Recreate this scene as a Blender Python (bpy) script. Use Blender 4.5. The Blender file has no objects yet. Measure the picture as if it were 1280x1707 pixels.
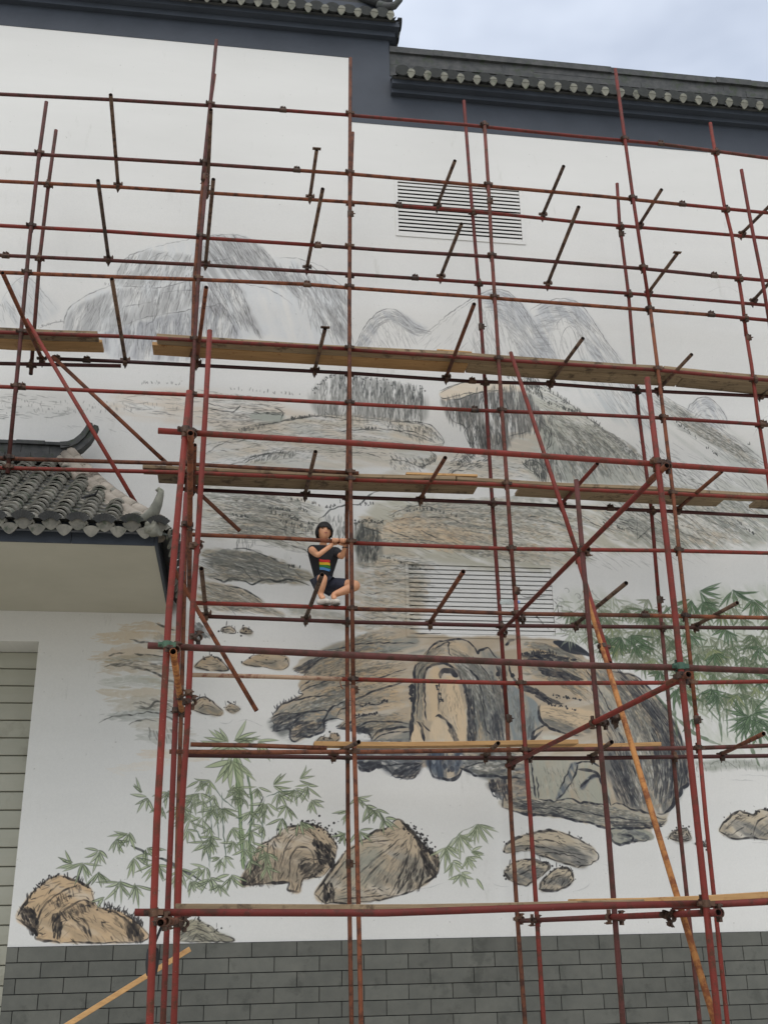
import bpy, bmesh, math, random
import numpy as np
from mathutils import Vector, Matrix

# ------------------------------------------------------------------ camera
S = bpy.context.scene
CAM = Vector((0.0, 0.0, 1.6))
ROT = Matrix(((0.99022024, -0.13861451, -0.01580789),     # camera right
              (-0.03453731, -0.3533373, 0.93485824),      # camera up
              (0.13517043, 0.92516959, 0.35466912)))      # camera forward
# rows above are in (X, Y, Z) = (along wall, into wall, up)
FPX = 1740.0
cd = bpy.data.cameras.new('camera')
cam = bpy.data.objects.new('camera', cd)
S.collection.objects.link(cam)
cd.sensor_fit = 'VERTICAL'
cd.sensor_height = 24.0
cd.lens = 24.0 * FPX / 1707.0
cd.clip_start = 0.05
cd.clip_end = 3000.0
r_, u_, f_ = ROT[0].normalized(), ROT[1].normalized(), ROT[2].normalized()
m = Matrix((r_, u_, -f_)).transposed().to_4x4()
m.translation = CAM
cam.matrix_world = m
S.camera = cam

# ------------------------------------------------------------------ light
SUN_EL, SUN_AZ = math.radians(55), math.radians(196)   # azimuth of the sun seen from above, from +Y clockwise
w = bpy.data.worlds.new('World')
S.world = w
w.use_nodes = True
nt = w.node_tree
for n in list(nt.nodes):
    nt.nodes.remove(n)
sky = nt.nodes.new('ShaderNodeTexSky')
sky.sky_type = 'NISHITA'
sky.sun_disc = False
sky.sun_elevation = SUN_EL
sky.sun_rotation = SUN_AZ
sky.air_density = 1.0
sky.dust_density = 3.0
sky.ozone_density = 1.5
SKYOFF = 1.3
# thin high cloud: white veil mixed into the clear sky by soft noise
tc = nt.nodes.new('ShaderNodeTexCoord')
mp = nt.nodes.new('ShaderNodeMapping')
mp.inputs['Scale'].default_value = (1.0, 1.0, 2.2)
mp.inputs['Location'].default_value = (SKYOFF, 0.0, 0.0)
nz = nt.nodes.new('ShaderNodeTexNoise')
nz.inputs['Scale'].default_value = 1.7
nz.inputs['Detail'].default_value = 5.0
nz.inputs['Roughness'].default_value = 0.55
mr = nt.nodes.new('ShaderNodeMapRange')
mr.inputs['From Min'].default_value = 0.36
mr.inputs['From Max'].default_value = 0.66
mr.inputs['To Min'].default_value = 0.35
mr.inputs['To Max'].default_value = 0.85
mx = nt.nodes.new('ShaderNodeMix')
mx.data_type = 'RGBA'
mx.inputs['B'].default_value = (8.3, 8.9, 9.9, 1)
bg = nt.nodes.new('ShaderNodeBackground')
bg.inputs['Strength'].default_value = 0.12
ow = nt.nodes.new('ShaderNodeOutputWorld')
L = nt.links.new
L(tc.outputs['Generated'], mp.inputs['Vector'])
L(mp.outputs['Vector'], nz.inputs['Vector'])
L(nz.outputs['Fac'], mr.inputs['Value'])
L(mr.outputs['Result'], mx.inputs['Factor'])
L(sky.outputs['Color'], mx.inputs['A'])
L(mx.outputs['Result'], bg.inputs['Color'])
L(bg.outputs['Background'], ow.inputs['Surface'])

sd = bpy.data.lights.new('sun', 'SUN')
sd.energy = 1.1
sd.angle = math.radians(60)
sd.color = (1.0, 0.985, 0.955)
sun = bpy.data.objects.new('sun', sd)
S.collection.objects.link(sun)
to_sun = Vector((math.sin(SUN_AZ) * math.cos(SUN_EL), math.cos(SUN_AZ) * math.cos(SUN_EL), math.sin(SUN_EL)))
sun.rotation_euler = (-to_sun).to_track_quat('-Z', 'Y').to_euler()
sun.location = (-10, -20, 30)

S.view_settings.view_transform = 'Standard'
S.view_settings.look = 'None'
S.view_settings.exposure = 0.22
S.view_settings.gamma = 1.0
S.view_settings.use_curve_mapping = False
S.render.engine = 'CYCLES'
S.cycles.max_bounces = 6
S.cycles.transparent_max_bounces = 12

# ------------------------------------------------------------------ helpers
rng = random.Random(7)
DF, DN, DM, DB, DW = 7.4, 9.3, 11.5, 12.15, 12.75     # scaffold rows (front, near-middle, main, back) and the wall


def ray(px, py):
    a = (px - 640.0) / FPX
    b = -(py - 853.5) / FPX
    return r_ * a + u_ * b + f_


def P(px, py, d):
    """point at distance d (measured square to the wall) seen at photo position px, py"""
    v = ray(px, py)
    return CAM + v * (d / v.y)


def PZ(px, py, z):
    v = ray(px, py)
    return CAM + v * ((z - CAM.z) / v.z)


def link(o, parent=None):
    S.collection.objects.link(o)
    if parent is not None:
        o.parent = parent
    return o


def obj(name, mesh, mats=None, parent=None, loc=None):
    o = bpy.data.objects.new(name, mesh)
    if mats is not None and not mesh.materials:
        for mm in (mats if isinstance(mats, (list, tuple)) else [mats]):
            mesh.materials.append(mm)
    link(o, parent)
    if loc is not None:
        o.location = loc
    return o


def thing(name, label, cat, loc=(0, 0, 0), group=None):
    o = bpy.data.objects.new(name, None)
    S.collection.objects.link(o)
    o.location = loc
    o['label'] = label
    o['category'] = cat
    if group:
        o['group'] = group
    o.empty_display_size = 0.2
    return o


def tag(o, label, cat, group=None):
    o['label'] = label
    o['category'] = cat
    if group:
        o['group'] = group
    return o


def mesh_from(verts, faces, name='mesh', smooth=False):
    me = bpy.data.meshes.new(name)
    me.from_pydata([tuple(v) for v in verts], [], faces)
    me.validate()
    if smooth:
        for p in me.polygons:
            p.use_smooth = True
    me.update()
    return me


def fixn(me):
    bm = bmesh.new()
    bm.from_mesh(me)
    bmesh.ops.recalc_face_normals(bm, faces=bm.faces)
    bm.to_mesh(me)
    bm.free()
    return me


def box_data(x0, x1, y0, y1, z0, z1):
    v = [(x0, y0, z0), (x1, y0, z0), (x1, y1, z0), (x0, y1, z0), (x0, y0, z1), (x1, y0, z1), (x1, y1, z1), (x0, y1, z1)]
    f = [(0, 3, 2, 1), (4, 5, 6, 7), (0, 1, 5, 4), (1, 2, 6, 5), (2, 3, 7, 6), (3, 0, 4, 7)]
    return v, f


def box_mesh(x0, x1, y0, y1, z0, z1, bev=0.0, name='box'):
    v, f = box_data(x0, x1, y0, y1, z0, z1)
    me = mesh_from(v, f, name)
    if bev > 0:
        bm = bmesh.new()
        bm.from_mesh(me)
        bmesh.ops.bevel(bm, geom=list(bm.edges), offset=bev, segments=1, affect='EDGES', profile=0.5)
        bm.to_mesh(me)
        bm.free()
    return me


class MB:
    """collects simple shapes into one mesh"""
    def __init__(s):
        s.v, s.f, s.sm = [], [], []

    def add(s, verts, faces, smooth=False):
        n = len(s.v)
        s.v += [tuple(v) for v in verts]
        s.f += [tuple(i + n for i in f) for f in faces]
        s.sm += [smooth] * len(faces)
        return s

    def box(s, x0, x1, y0, y1, z0, z1, mat=None):
        v, f = box_data(x0, x1, y0, y1, z0, z1)
        if mat is not None:
            v = [mat @ Vector(p) for p in v]
        return s.add(v, f)

    def tube(s, pts, r, n=12, caps=True, smooth=True, rads=None):
        v, f, sm = sweep(pts, r, n, caps, rads)
        k = len(s.v)
        s.v += v
        s.f += [tuple(i + k for i in q) for q in f]
        s.sm += sm
        return s

    def mesh(s, name='mesh'):
        me = bpy.data.meshes.new(name)
        me.from_pydata(s.v, [], s.f)
        me.polygons.foreach_set('use_smooth', s.sm)
        me.update()
        return me


def frames(pts):
    pts = [Vector(p) for p in pts]
    n = len(pts)
    tang = []
    for i in range(n):
        a = pts[max(0, i - 1)]
        b = pts[min(n - 1, i + 1)]
        tang.append((b - a).normalized())
    ref = Vector((0, 0, 1)) if abs(tang[0].z) < 0.9 else Vector((1, 0, 0))
    out = []
    for i in range(n):
        t = tang[i]
        x = ref.cross(t).normalized()
        y = t.cross(x).normalized()
        ref = y if abs(y.dot(t)) < 0.9 else ref
        out.append((pts[i], x, y))
        ref = t.cross(x).normalized()
    return out


def sweep(pts, r, n=12, caps=True, rads=None):
    v, f, sm = [], [], []
    fr = frames(pts)
    for k, (p, x, y) in enumerate(fr):
        rr = rads[k] if rads else r
        for i in range(n):
            a = 2 * math.pi * i / n
            v.append(tuple(p + (x * math.cos(a) + y * math.sin(a)) * rr))
    for k in range(len(fr) - 1):
        for i in range(n):
            j = (i + 1) % n
            f.append((k * n + i, k * n + j, (k + 1) * n + j, (k + 1) * n + i))
            sm.append(True)
    if caps:
        f.append(tuple(range(n))[::-1])
        sm.append(False)
        b = (len(fr) - 1) * n
        f.append(tuple(b + i for i in range(n)))
        sm.append(False)
    return v, f, sm


# ------------------------------------------------------------------ materials
def sr(r, g, b):
    def c(x):
        x /= 255.0
        return x / 12.92 if x <= 0.04045 else ((x + 0.055) / 1.055) ** 2.4
    return (c(r), c(g), c(b), 1.0)


def new_mat(name):
    mt = bpy.data.materials.new(name)
    mt.use_nodes = True
    t = mt.node_tree
    b = t.nodes['Principled BSDF']
    return mt, t, b


def noise_node(t, scale, detail=4.0, rough=0.6, vec=None, stretch=None):
    n = t.nodes.new('ShaderNodeTexNoise')
    n.inputs['Scale'].default_value = scale
    n.inputs['Detail'].default_value = detail
    n.inputs['Roughness'].default_value = rough
    if vec is None:
        g = t.nodes.new('ShaderNodeNewGeometry')
        vec = g.outputs['Position']
    if stretch:
        mpn = t.nodes.new('ShaderNodeMapping')
        mpn.inputs['Scale'].default_value = stretch
        t.links.new(vec, mpn.inputs['Vector'])
        vec = mpn.outputs['Vector']
    t.links.new(vec, n.inputs['Vector'])
    return n


def ramp(t, fac, stops):
    r = t.nodes.new('ShaderNodeValToRGB')
    e = r.color_ramp.elements
    while len(e) < len(stops):
        e.new(0.5)
    for i, (p, c) in enumerate(stops):
        e[i].position = p
        e[i].color = c
    t.links.new(fac, r.inputs['Fac'])
    return r


def mixc(t, fac, a, b, mode='MIX'):
    n = t.nodes.new('ShaderNodeMix')
    n.data_type = 'RGBA'
    n.blend_type = mode
    for s, v in (('Factor', fac), ('A', a), ('B', b)):
        if isinstance(v, (int, float)):
            n.inputs[s].default_value = v
        elif isinstance(v, tuple):
            n.inputs[s].default_value = v
        else:
            t.links.new(v, n.inputs[s])
    return n.outputs['Result']


def bump(t, b, h, strength=0.3, dist=0.01):
    n = t.nodes.new('ShaderNodeBump')
    n.inputs['Strength'].default_value = strength
    n.inputs['Distance'].default_value = dist
    t.links.new(h, n.inputs['Height'])
    t.links.new(n.outputs['Normal'], b.inputs['Normal'])


def mottled(name, c1, c2, scale=6.0, rough=0.8, bstr=0.2, bdist=0.004, c3=None, c3amt=0.6, c3scale=2.0, fine=60.0,
            objvar=0.12, stretch=None, metal=0.0):
    """two-tone surface with blotches (c3), fine relief and a slight tint of its own for every object"""
    mt, t, b = new_mat(name)
    n1 = noise_node(t, scale, 5.0, 0.65, stretch=stretch)
    r1 = ramp(t, n1.outputs['Fac'], [(0.32, c1), (0.68, c2)])
    col = r1.outputs['Color']
    if c3 is not None:
        n3 = noise_node(t, c3scale, 6.0, 0.7)
        r3 = ramp(t, n3.outputs['Fac'], [(c3amt - 0.04, (0, 0, 0, 1)), (c3amt + 0.06, (1, 1, 1, 1))])
        col = mixc(t, r3.outputs['Color'], col, c3)
    if objvar:
        oi = t.nodes.new('ShaderNodeObjectInfo')
        rv = ramp(t, oi.outputs['Random'], [(0.0, (1 - objvar,) * 3 + (1,)), (1.0, (1 + objvar,) * 3 + (1,))])
        col = mixc(t, 1.0, col, rv.outputs['Color'], 'MULTIPLY')
    t.links.new(col, b.inputs['Base Color'])
    b.inputs['Roughness'].default_value = rough
    b.inputs['Metallic'].default_value = metal
    nf = noise_node(t, fine, 3.0, 0.7)
    bump(t, b, nf.outputs['Fac'], bstr, bdist)
    return mt


def pipe_mat(name, paint, rust, amt, rough=0.5):
    mt, t, b = new_mat(name)
    n1 = noise_node(t, 9.0, 6.0, 0.7)
    n2 = noise_node(t, 2.2, 4.0, 0.6)
    n3 = noise_node(t, 70.0, 3.0, 0.7)
    c0 = ramp(t, n2.outputs['Fac'], [(0.3, paint), (0.7, tuple(x * 1.35 for x in paint[:3]) + (1,))]).outputs['Color']
    msk = ramp(t, n1.outputs['Fac'], [(amt - 0.05, (0, 0, 0, 1)), (amt + 0.09, (1, 1, 1, 1))]).outputs['Color']
    c1 = mixc(t, msk, c0, rust)
    sp = ramp(t, n3.outputs['Fac'], [(0.66, (0, 0, 0, 1)), (0.74, (1, 1, 1, 1))]).outputs['Color']
    spf = t.nodes.new('ShaderNodeMath')
    spf.operation = 'MULTIPLY'
    spf.inputs[1].default_value = 0.5
    t.links.new(sp, spf.inputs[0])
    c2 = mixc(t, spf.outputs[0], c1, (0.33, 0.29, 0.25, 1))
    oi = t.nodes.new('ShaderNodeObjectInfo')
    rv = ramp(t, oi.outputs['Random'], [(0.0, (0.72, 0.76, 0.82, 1)), (1.0, (1.22, 1.12, 1.02, 1))])
    c2 = mixc(t, 1.0, c2, rv.outputs['Color'], 'MULTIPLY')
    t.links.new(c2, b.inputs['Base Color'])
    b.inputs['Roughness'].default_value = rough
    b.inputs['Specular IOR Level'].default_value = 0.28
    bump(t, b, n1.outputs['Fac'], 0.25, 0.003)
    return mt


M_RED = pipe_mat('red_oxide_paint', sr(100, 38, 30), sr(76, 44, 30), 0.54, 0.62)
M_RED2 = pipe_mat('dull_red_paint', sr(88, 48, 42), sr(70, 46, 34), 0.5, 0.7)
M_RED_SHADED = pipe_mat('shaded_red_paint', sr(58, 28, 26), sr(52, 34, 26), 0.56)  # red paint darkened to carry the shade on the back ledgers under the boards
M_RUST = pipe_mat('rusty_steel', sr(104, 62, 42), sr(72, 44, 32), 0.52, 0.75)
M_PALE = pipe_mat('mortar_splashed_steel', sr(140, 122, 104), sr(104, 66, 54), 0.55, 0.85)
M_TAN = pipe_mat('yellow_primer_steel', sr(158, 110, 62), sr(118, 70, 42), 0.5, 0.8)
M_OLD = pipe_mat('weathered_brown_steel', sr(94, 76, 62), sr(62, 46, 38), 0.5, 0.8)
M_CLAMP = pipe_mat('greasy_clamp_steel', sr(78, 58, 44), sr(50, 36, 28), 0.5, 0.6)
M_CLAMPG = pipe_mat('green_painted_clamp', sr(62, 88, 72), sr(60, 50, 38), 0.55, 0.6)
M_PIPEIN = pipe_mat('pipe_bore', sr(30, 22, 18), sr(20, 15, 12), 0.5, 0.9)
# ------------------------------------------------------------------ the painted landscape on the wall
# painted stroke by stroke into an image that lies flat on the wall (metres -> pixels), built here from code only
MX0, MX1, MZ0, MZ1 = -4.2, 9.4, 1.1, 11.3
MS = 160.0          # working units per metre
KQ = 1.5            # image pixels per working unit
CW, CH = int((MX1 - MX0) * MS * KQ), int((MZ1 - MZ0) * MS * KQ)
nr = np.random.RandomState(11)
WHITE = np.array([0.835, 0.83, 0.805], np.float32)
canvas = np.empty((CH, CW, 3), np.float32)
canvas[:] = WHITE
NG = nr.rand(256, 256).astype(np.float32)


def vnoise(x, y):
    xi = np.floor(x).astype(np.int64)
    yi = np.floor(y).astype(np.int64)
    fx = (x - xi).astype(np.float32)
    fy = (y - yi).astype(np.float32)
    fx = fx * fx * (3 - 2 * fx)
    fy = fy * fy * (3 - 2 * fy)
    a = NG[yi & 255, xi & 255]
    b = NG[yi & 255, (xi + 1) & 255]
    c = NG[(yi + 1) & 255, xi & 255]
    d = NG[(yi + 1) & 255, (xi + 1) & 255]
    return (a * (1 - fx) + b * fx) * (1 - fy) + (c * (1 - fx) + d * fx) * fy


def fnoise(x, y, o=3):
    s = 0.0
    a = 0.5
    for k in range(o):
        s = s + a * vnoise(x * 2 ** k + 17 * k, y * 2 ** k + 31 * k)
        a *= 0.5
    return s / (1 - 0.5 ** o)


_R, _U, _F = [np.array(v[:]) for v in (r_, u_, f_)]


def c2(pts):
    """photo positions -> canvas positions on the wall plane"""
    p = np.asarray(pts, float).reshape(-1, 2)
    v = _R[None] * ((p[:, :1] - 640) / FPX) + _U[None] * (-(p[:, 1:] - 853.5) / FPX) + _F[None]
    k = DW / v[:, 1:2]
    X = v[:, 0] * k[:, 0]
    Z = CAM.z + v[:, 2] * k[:, 0]
    return np.stack([(X - MX0) * MS, (Z - MZ0) * MS], 1)      # y grows upwards, as Blender stores rows


def inside(poly, gx, gy):
    r = np.zeros(gx.shape, bool)
    n = len(poly)
    for i in range(n):
        x0, y0 = poly[i]
        x1, y1 = poly[(i + 1) % n]
        if y0 == y1:
            continue
        c = ((y0 > gy) != (y1 > gy)) & (gx < (x1 - x0) * (gy - y0) / (y1 - y0) + x0)
        r ^= c
    return r


def blur(a, k):
    k = int(k)
    if k < 1:
        return a
    for ax in (0, 1):
        p = np.concatenate([np.repeat(a.take([0], ax), k + 1, ax), a, np.repeat(a.take([-1], ax), k, ax)], ax)
        c = np.cumsum(p, ax, dtype=np.float32)
        n = a.shape[ax]
        a = (c.take(range(2 * k + 1, 2 * k + 1 + n), ax) - c.take(range(0, n), ax)) / (2 * k + 1)
    return a


def smoothp(p, closed=True, n=6):
    p = np.asarray(p, float)
    m_ = len(p)
    if m_ < 3:
        t = np.linspace(0, 1, n * 2)[:, None]
        return p[0] * (1 - t) + p[-1] * t
    out = []
    rg = range(m_ if closed else m_ - 1)
    for i in rg:
        if closed:
            a, b, c, d = p[i - 1], p[i], p[(i + 1) % m_], p[(i + 2) % m_]
        else:
            a, b, c, d = p[max(i - 1, 0)], p[i], p[i + 1], p[min(i + 2, m_ - 1)]
        t = np.linspace(0, 1, n, endpoint=False)[:, None]
        out.append(0.5 * ((2 * b) + (c - a) * t + (2 * a - 5 * b + 4 * c - d) * t ** 2 + (3 * b - 3 * c + d - a) * t ** 3))
    if not closed:
        out.append(p[-1:])
    return np.concatenate(out)


def col(r, g, b):
    """photo colour next to a wall that reads (196,195,189) there"""
    return np.array([r, g, b], np.float32) / 255.0 * (WHITE / (np.array([196, 195, 189], np.float32) / 255.0))


def wash(poly, c, a=0.7, feather=5, ang=0.0, rough=0.5, warp=6, size=14, aspect=6, edge=0.0, sharp=False):
    """a transparent wash of colour with ragged edge; streaks run at ang degrees (photo sense, 0 = level, 90 = down)"""
    p = c2(poly)
    if not sharp:
        p = smoothp(p)
    pad = feather * 3 + warp * 2 + 4
    x0, y0 = np.maximum(np.floor((p.min(0) - pad) * KQ), 0).astype(int)
    x1, y1 = np.minimum(np.ceil((p.max(0) + pad) * KQ), [CW, CH]).astype(int)
    if x1 <= x0 or y1 <= y0:
        return
    gy, gx = np.mgrid[y0:y1, x0:x1].astype(np.float32) / np.float32(KQ)
    wx = (fnoise(gx / 17 + 3, gy / 17) - 0.5) * 2 * warp
    wy = (fnoise(gx / 17 + 90, gy / 17 + 40) - 0.5) * 2 * warp
    msk = blur(inside(p, gx + wx, gy + wy).astype(np.float32), feather * KQ)
    t = math.radians(-ang)
    s = nr.rand() * 200
    ux = gx * math.cos(t) + gy * math.sin(t)
    uy = -gx * math.sin(t) + gy * math.cos(t)
    tex = fnoise(ux / (size * aspect) + s, uy / size + s, 4)
    tex2 = fnoise(gx / 60 + s, gy / 60 - s, 3)
    al = a * msk * np.clip(1 + rough * ((tex - 0.5) * 4.0 + (tex2 - 0.5) * 2.0), 0, 1.6)
    if edge:
        al = al + edge * 4 * msk * (1 - msk) * (0.5 + tex)
    al = np.clip(al, 0, 1)[..., None]
    canvas[y0:y1, x0:x1] = canvas[y0:y1, x0:x1] * (1 - al) + c * al


class Ink:
    """samples of many brush strokes of one colour, laid down together"""
    def __init__(s, c):
        s.c = c
        s.x, s.y, s.r, s.a = [], [], [], []

    def put(s, x, y, r, a):
        s.x.append(np.ravel(x)); s.y.append(np.ravel(y)); s.r.append(np.ravel(r)); s.a.append(np.ravel(a))

    def line(s, pts, w=2.0, a=0.9, taper=0.25, dry=0.3, wob=1.0, conv=True, curve=True):
        p = c2(pts) if conv else np.asarray(pts, float)
        if curve:
            p = smoothp(p, False, 8)
        d = np.r_[0, np.cumsum(np.hypot(*np.diff(p, axis=0).T))]
        Ln = d[-1]
        if Ln < 1:
            return
        n = max(int(Ln / 0.5), 4)
        u = np.linspace(0, Ln, n)
        x = np.interp(u, d, p[:, 0])
        y = np.interp(u, d, p[:, 1])
        k = nr.rand() * 500
        x = x + (vnoise(u / 9 + k, u * 0 + k) - 0.5) * 2 * wob
        y = y + (vnoise(u / 9 + k + 50, u * 0 + k) - 0.5) * 2 * wob
        t = u / Ln
        tp = np.clip(np.minimum(t, 1 - t) / max(taper, 1e-3), 0, 1) ** 0.6
        nn = vnoise(u / 14 + k, u * 0 + 7)
        rr = w * 0.62 * tp * (0.55 + 0.9 * nn)
        al = a * np.clip(1.15 - dry * 2.2 * vnoise(u / 6 + k, u * 0 + 3), 0.05, 1)
        s.put(x, y, rr, al)

    def hatch(s, poly, guides, n, ln=14, w=1.2, a=0.5, jit=0.15, bend=0.1, ln_var=0.6, dens=None):
        """short strokes inside poly that follow the guide lines (a number = an angle in degrees, 90 = down)"""
        p = c2(poly)
        lo, hi = p.min(0), p.max(0)
        q = lo + nr.rand(n * 4, 2) * (hi - lo)
        q = q[inside(p, q[:, 0], q[:, 1])][:n]
        if len(q) == 0:
            return
        if isinstance(guides, (int, float)):
            th = np.full(len(q), math.radians(-guides))
        else:
            gp, gd = [], []
            for g in guides:
                gg = smoothp(c2(g), False, 8)
                gp.append((gg[1:] + gg[:-1]) / 2)
                dd = np.diff(gg, axis=0)
                gd.append(dd / (np.hypot(dd[:, 0], dd[:, 1])[:, None] + 1e-6))
            gp = np.concatenate(gp); gd = np.concatenate(gd)
            d2 = ((q[:, None] - gp[None]) ** 2).sum(2) + 30
            wt = 1 / d2 ** 1.5
            dr = (wt[..., None] * gd[None]).sum(1)
            th = np.arctan2(dr[:, 1], dr[:, 0])
        k = len(q)
        th = th + nr.randn(k) * jit
        ll = ln * (1 - ln_var / 2 + ln_var * nr.rand(k)) * 1.2
        m_ = max(int(ln * 1.2 * (1 + ln_var) / 0.6), 5)
        t = np.linspace(0, 1, m_)[None]
        bd = (nr.randn(k) * bend)[:, None]
        a1 = th[:, None] + bd * (t - 0.5) * 2
        st = (ll / m_)[:, None]
        x = q[:, :1] + np.cumsum(np.cos(a1) * st, 1) - np.cos(th)[:, None] * ll[:, None] / 2
        y = q[:, 1:] + np.cumsum(np.sin(a1) * st, 1) - np.sin(th)[:, None] * ll[:, None] / 2
        tp = np.clip(np.minimum(t, 1 - t) * 4, 0, 1) ** 0.7
        ww = (w * 0.6 * (0.6 + 0.8 * nr.rand(k)))[:, None]
        al = (a * (0.4 + 0.8 * nr.rand(k)))[:, None] * np.ones_like(t) * (0.6 + 0.6 * vnoise(x / 5, y / 5))
        s.put(x, y, ww * tp, al)

    def dots(s, pts, n, spread=4, w=2.0, a=0.9):
        p = smoothp(c2(pts), False, 10)
        i = nr.randint(0, len(p), n)
        q = p[i] + nr.randn(n, 2) * spread
        s.put(q[:, 0], q[:, 1], w * 0.6 * (0.5 + nr.rand(n)), np.full(n, a))

    def grass(s, pts, n, h=8, w=1.0, a=0.8, lean=0.3, spread=1.0):
        p = smoothp(c2(pts), False, 10)
        i = nr.randint(0, len(p), n)
        for q in p[i]:
            th = math.pi / 2 + nr.randn() * lean
            l_ = h * 1.2 * (0.5 + nr.rand())
            b = q + nr.randn(2) * spread
            s.line([b, b + np.array([math.cos(th), math.sin(th)]) * l_], w, a, 0.3, 0.2, 0.4, conv=False, curve=False)

    def flush(s, mul=1.0):
        if not s.x:
            return
        x = np.concatenate(s.x); y = np.concatenate(s.y); r = np.concatenate(s.r); a = np.concatenate(s.a) * mul
        x, y, r = x * KQ, y * KQ, r * KQ
        ok = (x > 14) & (x < CW - 14) & (y > 14) & (y < CH - 14) & (r > 0.05)
        x, y, r, a = x[ok], y[ok], r[ok], a[ok]
        if len(x) == 0:
            return
        x0, y0 = int(x.min()) - 13, int(y.min()) - 13
        W_, H_ = int(x.max()) + 14 - x0, int(y.max()) + 14 - y0
        buf = np.zeros(W_ * H_, np.float32)
        lo = 0.0
        for hi in (0.8, 1.5, 2.5, 4.0, 7.0, 12.0):
            k = (r > lo) & (r <= hi)
            lo = hi
            if not k.any():
                continue
            xx, yy, rr, aa = x[k] - x0, y[k] - y0, r[k], a[k]
            ix, iy = np.round(xx).astype(np.int64), np.round(yy).astype(np.int64)
            R_ = int(math.ceil(hi + 0.7))
            for dy in range(-R_, R_ + 1):
                for dx in range(-R_, R_ + 1):
                    d = np.hypot(ix + dx - xx, iy + dy - yy)
                    cv = np.clip(rr - d + 0.5, 0, 1) * aa * np.minimum(1, rr * 2.2)
                    kk = cv > 0.01
                    if kk.any():
                        np.maximum.at(buf, (iy[kk] + dy) * W_ + ix[kk] + dx, cv[kk].astype(np.float32))
        buf = buf.reshape(H_, W_)[..., None]
        reg = canvas[y0:y0 + H_, x0:x0 + W_]
        reg[:] = reg * (1 - buf) + s.c * buf
        s.x, s.y, s.r, s.a = [], [], [], []


def leaves(base, ang, ln, wd, fill, dark, fa=0.85, da=0.85, dw=1.0):
    """arrays of bamboo leaves: base (n,2) canvas, ang radians, ln and wd in canvas pixels"""
    n = len(base)
    if n == 0:
        return
    t = np.linspace(0, 1, 40)[None]
    bend = (nr.randn(n) * 0.22)[:, None]
    a1 = ang[:, None] + bend * (t - 0.3)
    st = (ln / 40)[:, None]
    x = base[:, :1] + np.cumsum(np.cos(a1) * st, 1)
    y = base[:, 1:] + np.cumsum(np.sin(a1) * st, 1)
    pr = np.sin(np.pi * np.clip(t, 0, 1) ** 0.8) ** 0.9
    ww = wd[:, None] * pr
    fill.put(x, y, ww, np.full(x.shape, fa) * (0.75 + 0.35 * nr.rand(n))[:, None])
    nx, ny = -np.sin(a1), np.cos(a1)
    dw_ = dw * 0.56
    for sg, aa in ((1, da), (-1, da * 0.8)):
        dark.put(x + nx * ww * sg, y + ny * ww * sg, np.full(x.shape, dw_) * (0.6 + 0.8 * pr), aa * (0.35 + 0.65 * nr.rand(n))[:, None] * np.ones_like(t))


def spray(c, n, ln, mid, spread, fill, dark, wd=2.4, **k):
    """a tuft of leaves from one point; mid = main direction in degrees (photo sense, 90 = down)"""
    b = c2([c])[0]
    m_ = -math.radians(mid)
    an = m_ + np.linspace(-1, 1, n) * math.radians(spread) + nr.randn(n) * 0.13
    base = b[None] + nr.randn(n, 2) * 1.6
    leaves(base, an, ln * 1.22 * (0.65 + 0.5 * nr.rand(n)), wd * (0.75 + 0.5 * nr.rand(n)), fill, dark, **k)


def ribbons(A, B, n, pal, w=5, a=0.6):
    """n long strokes that run alongside the curves A and B, each in a colour of the palette"""
    A = smoothp(c2(A), False, 8)
    B = smoothp(c2(B), False, 8)
    Lm = (np.hypot(*np.diff(A, axis=0).T).sum() + np.hypot(*np.diff(B, axis=0).T).sum()) / 2
    for ci in range(len(pal)):
        k = Ink(col(*pal[ci]))
        for q in range(max(int(2.1 * n) // len(pal), 1)):
            t = nr.rand()
            C = A * (1 - t) + B * t
            m_ = len(C)
            ln = nr.uniform(0.2, 0.65)
            s0 = nr.uniform(0, 1 - ln)
            i0, i1 = int(s0 * (m_ - 1)), max(int((s0 + ln) * (m_ - 1)), int(s0 * (m_ - 1)) + 3)
            seg = C[i0:i1 + 1]
            if len(seg) < 3:
                continue
            seg = seg + nr.randn(1, 2) * 1.5
            k.line(seg[::2] if len(seg) > 6 else seg, w * nr.uniform(0.35, 1.7), a * nr.uniform(0.5, 1.2), 0.35, 0.8, 2.4, conv=False)
        k.flush()


def creases(A, B, n, w=1.3, a=0.62):
    ribbons(A, B, n, ((66, 67, 62), (98, 97, 89)), w, a)


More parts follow.
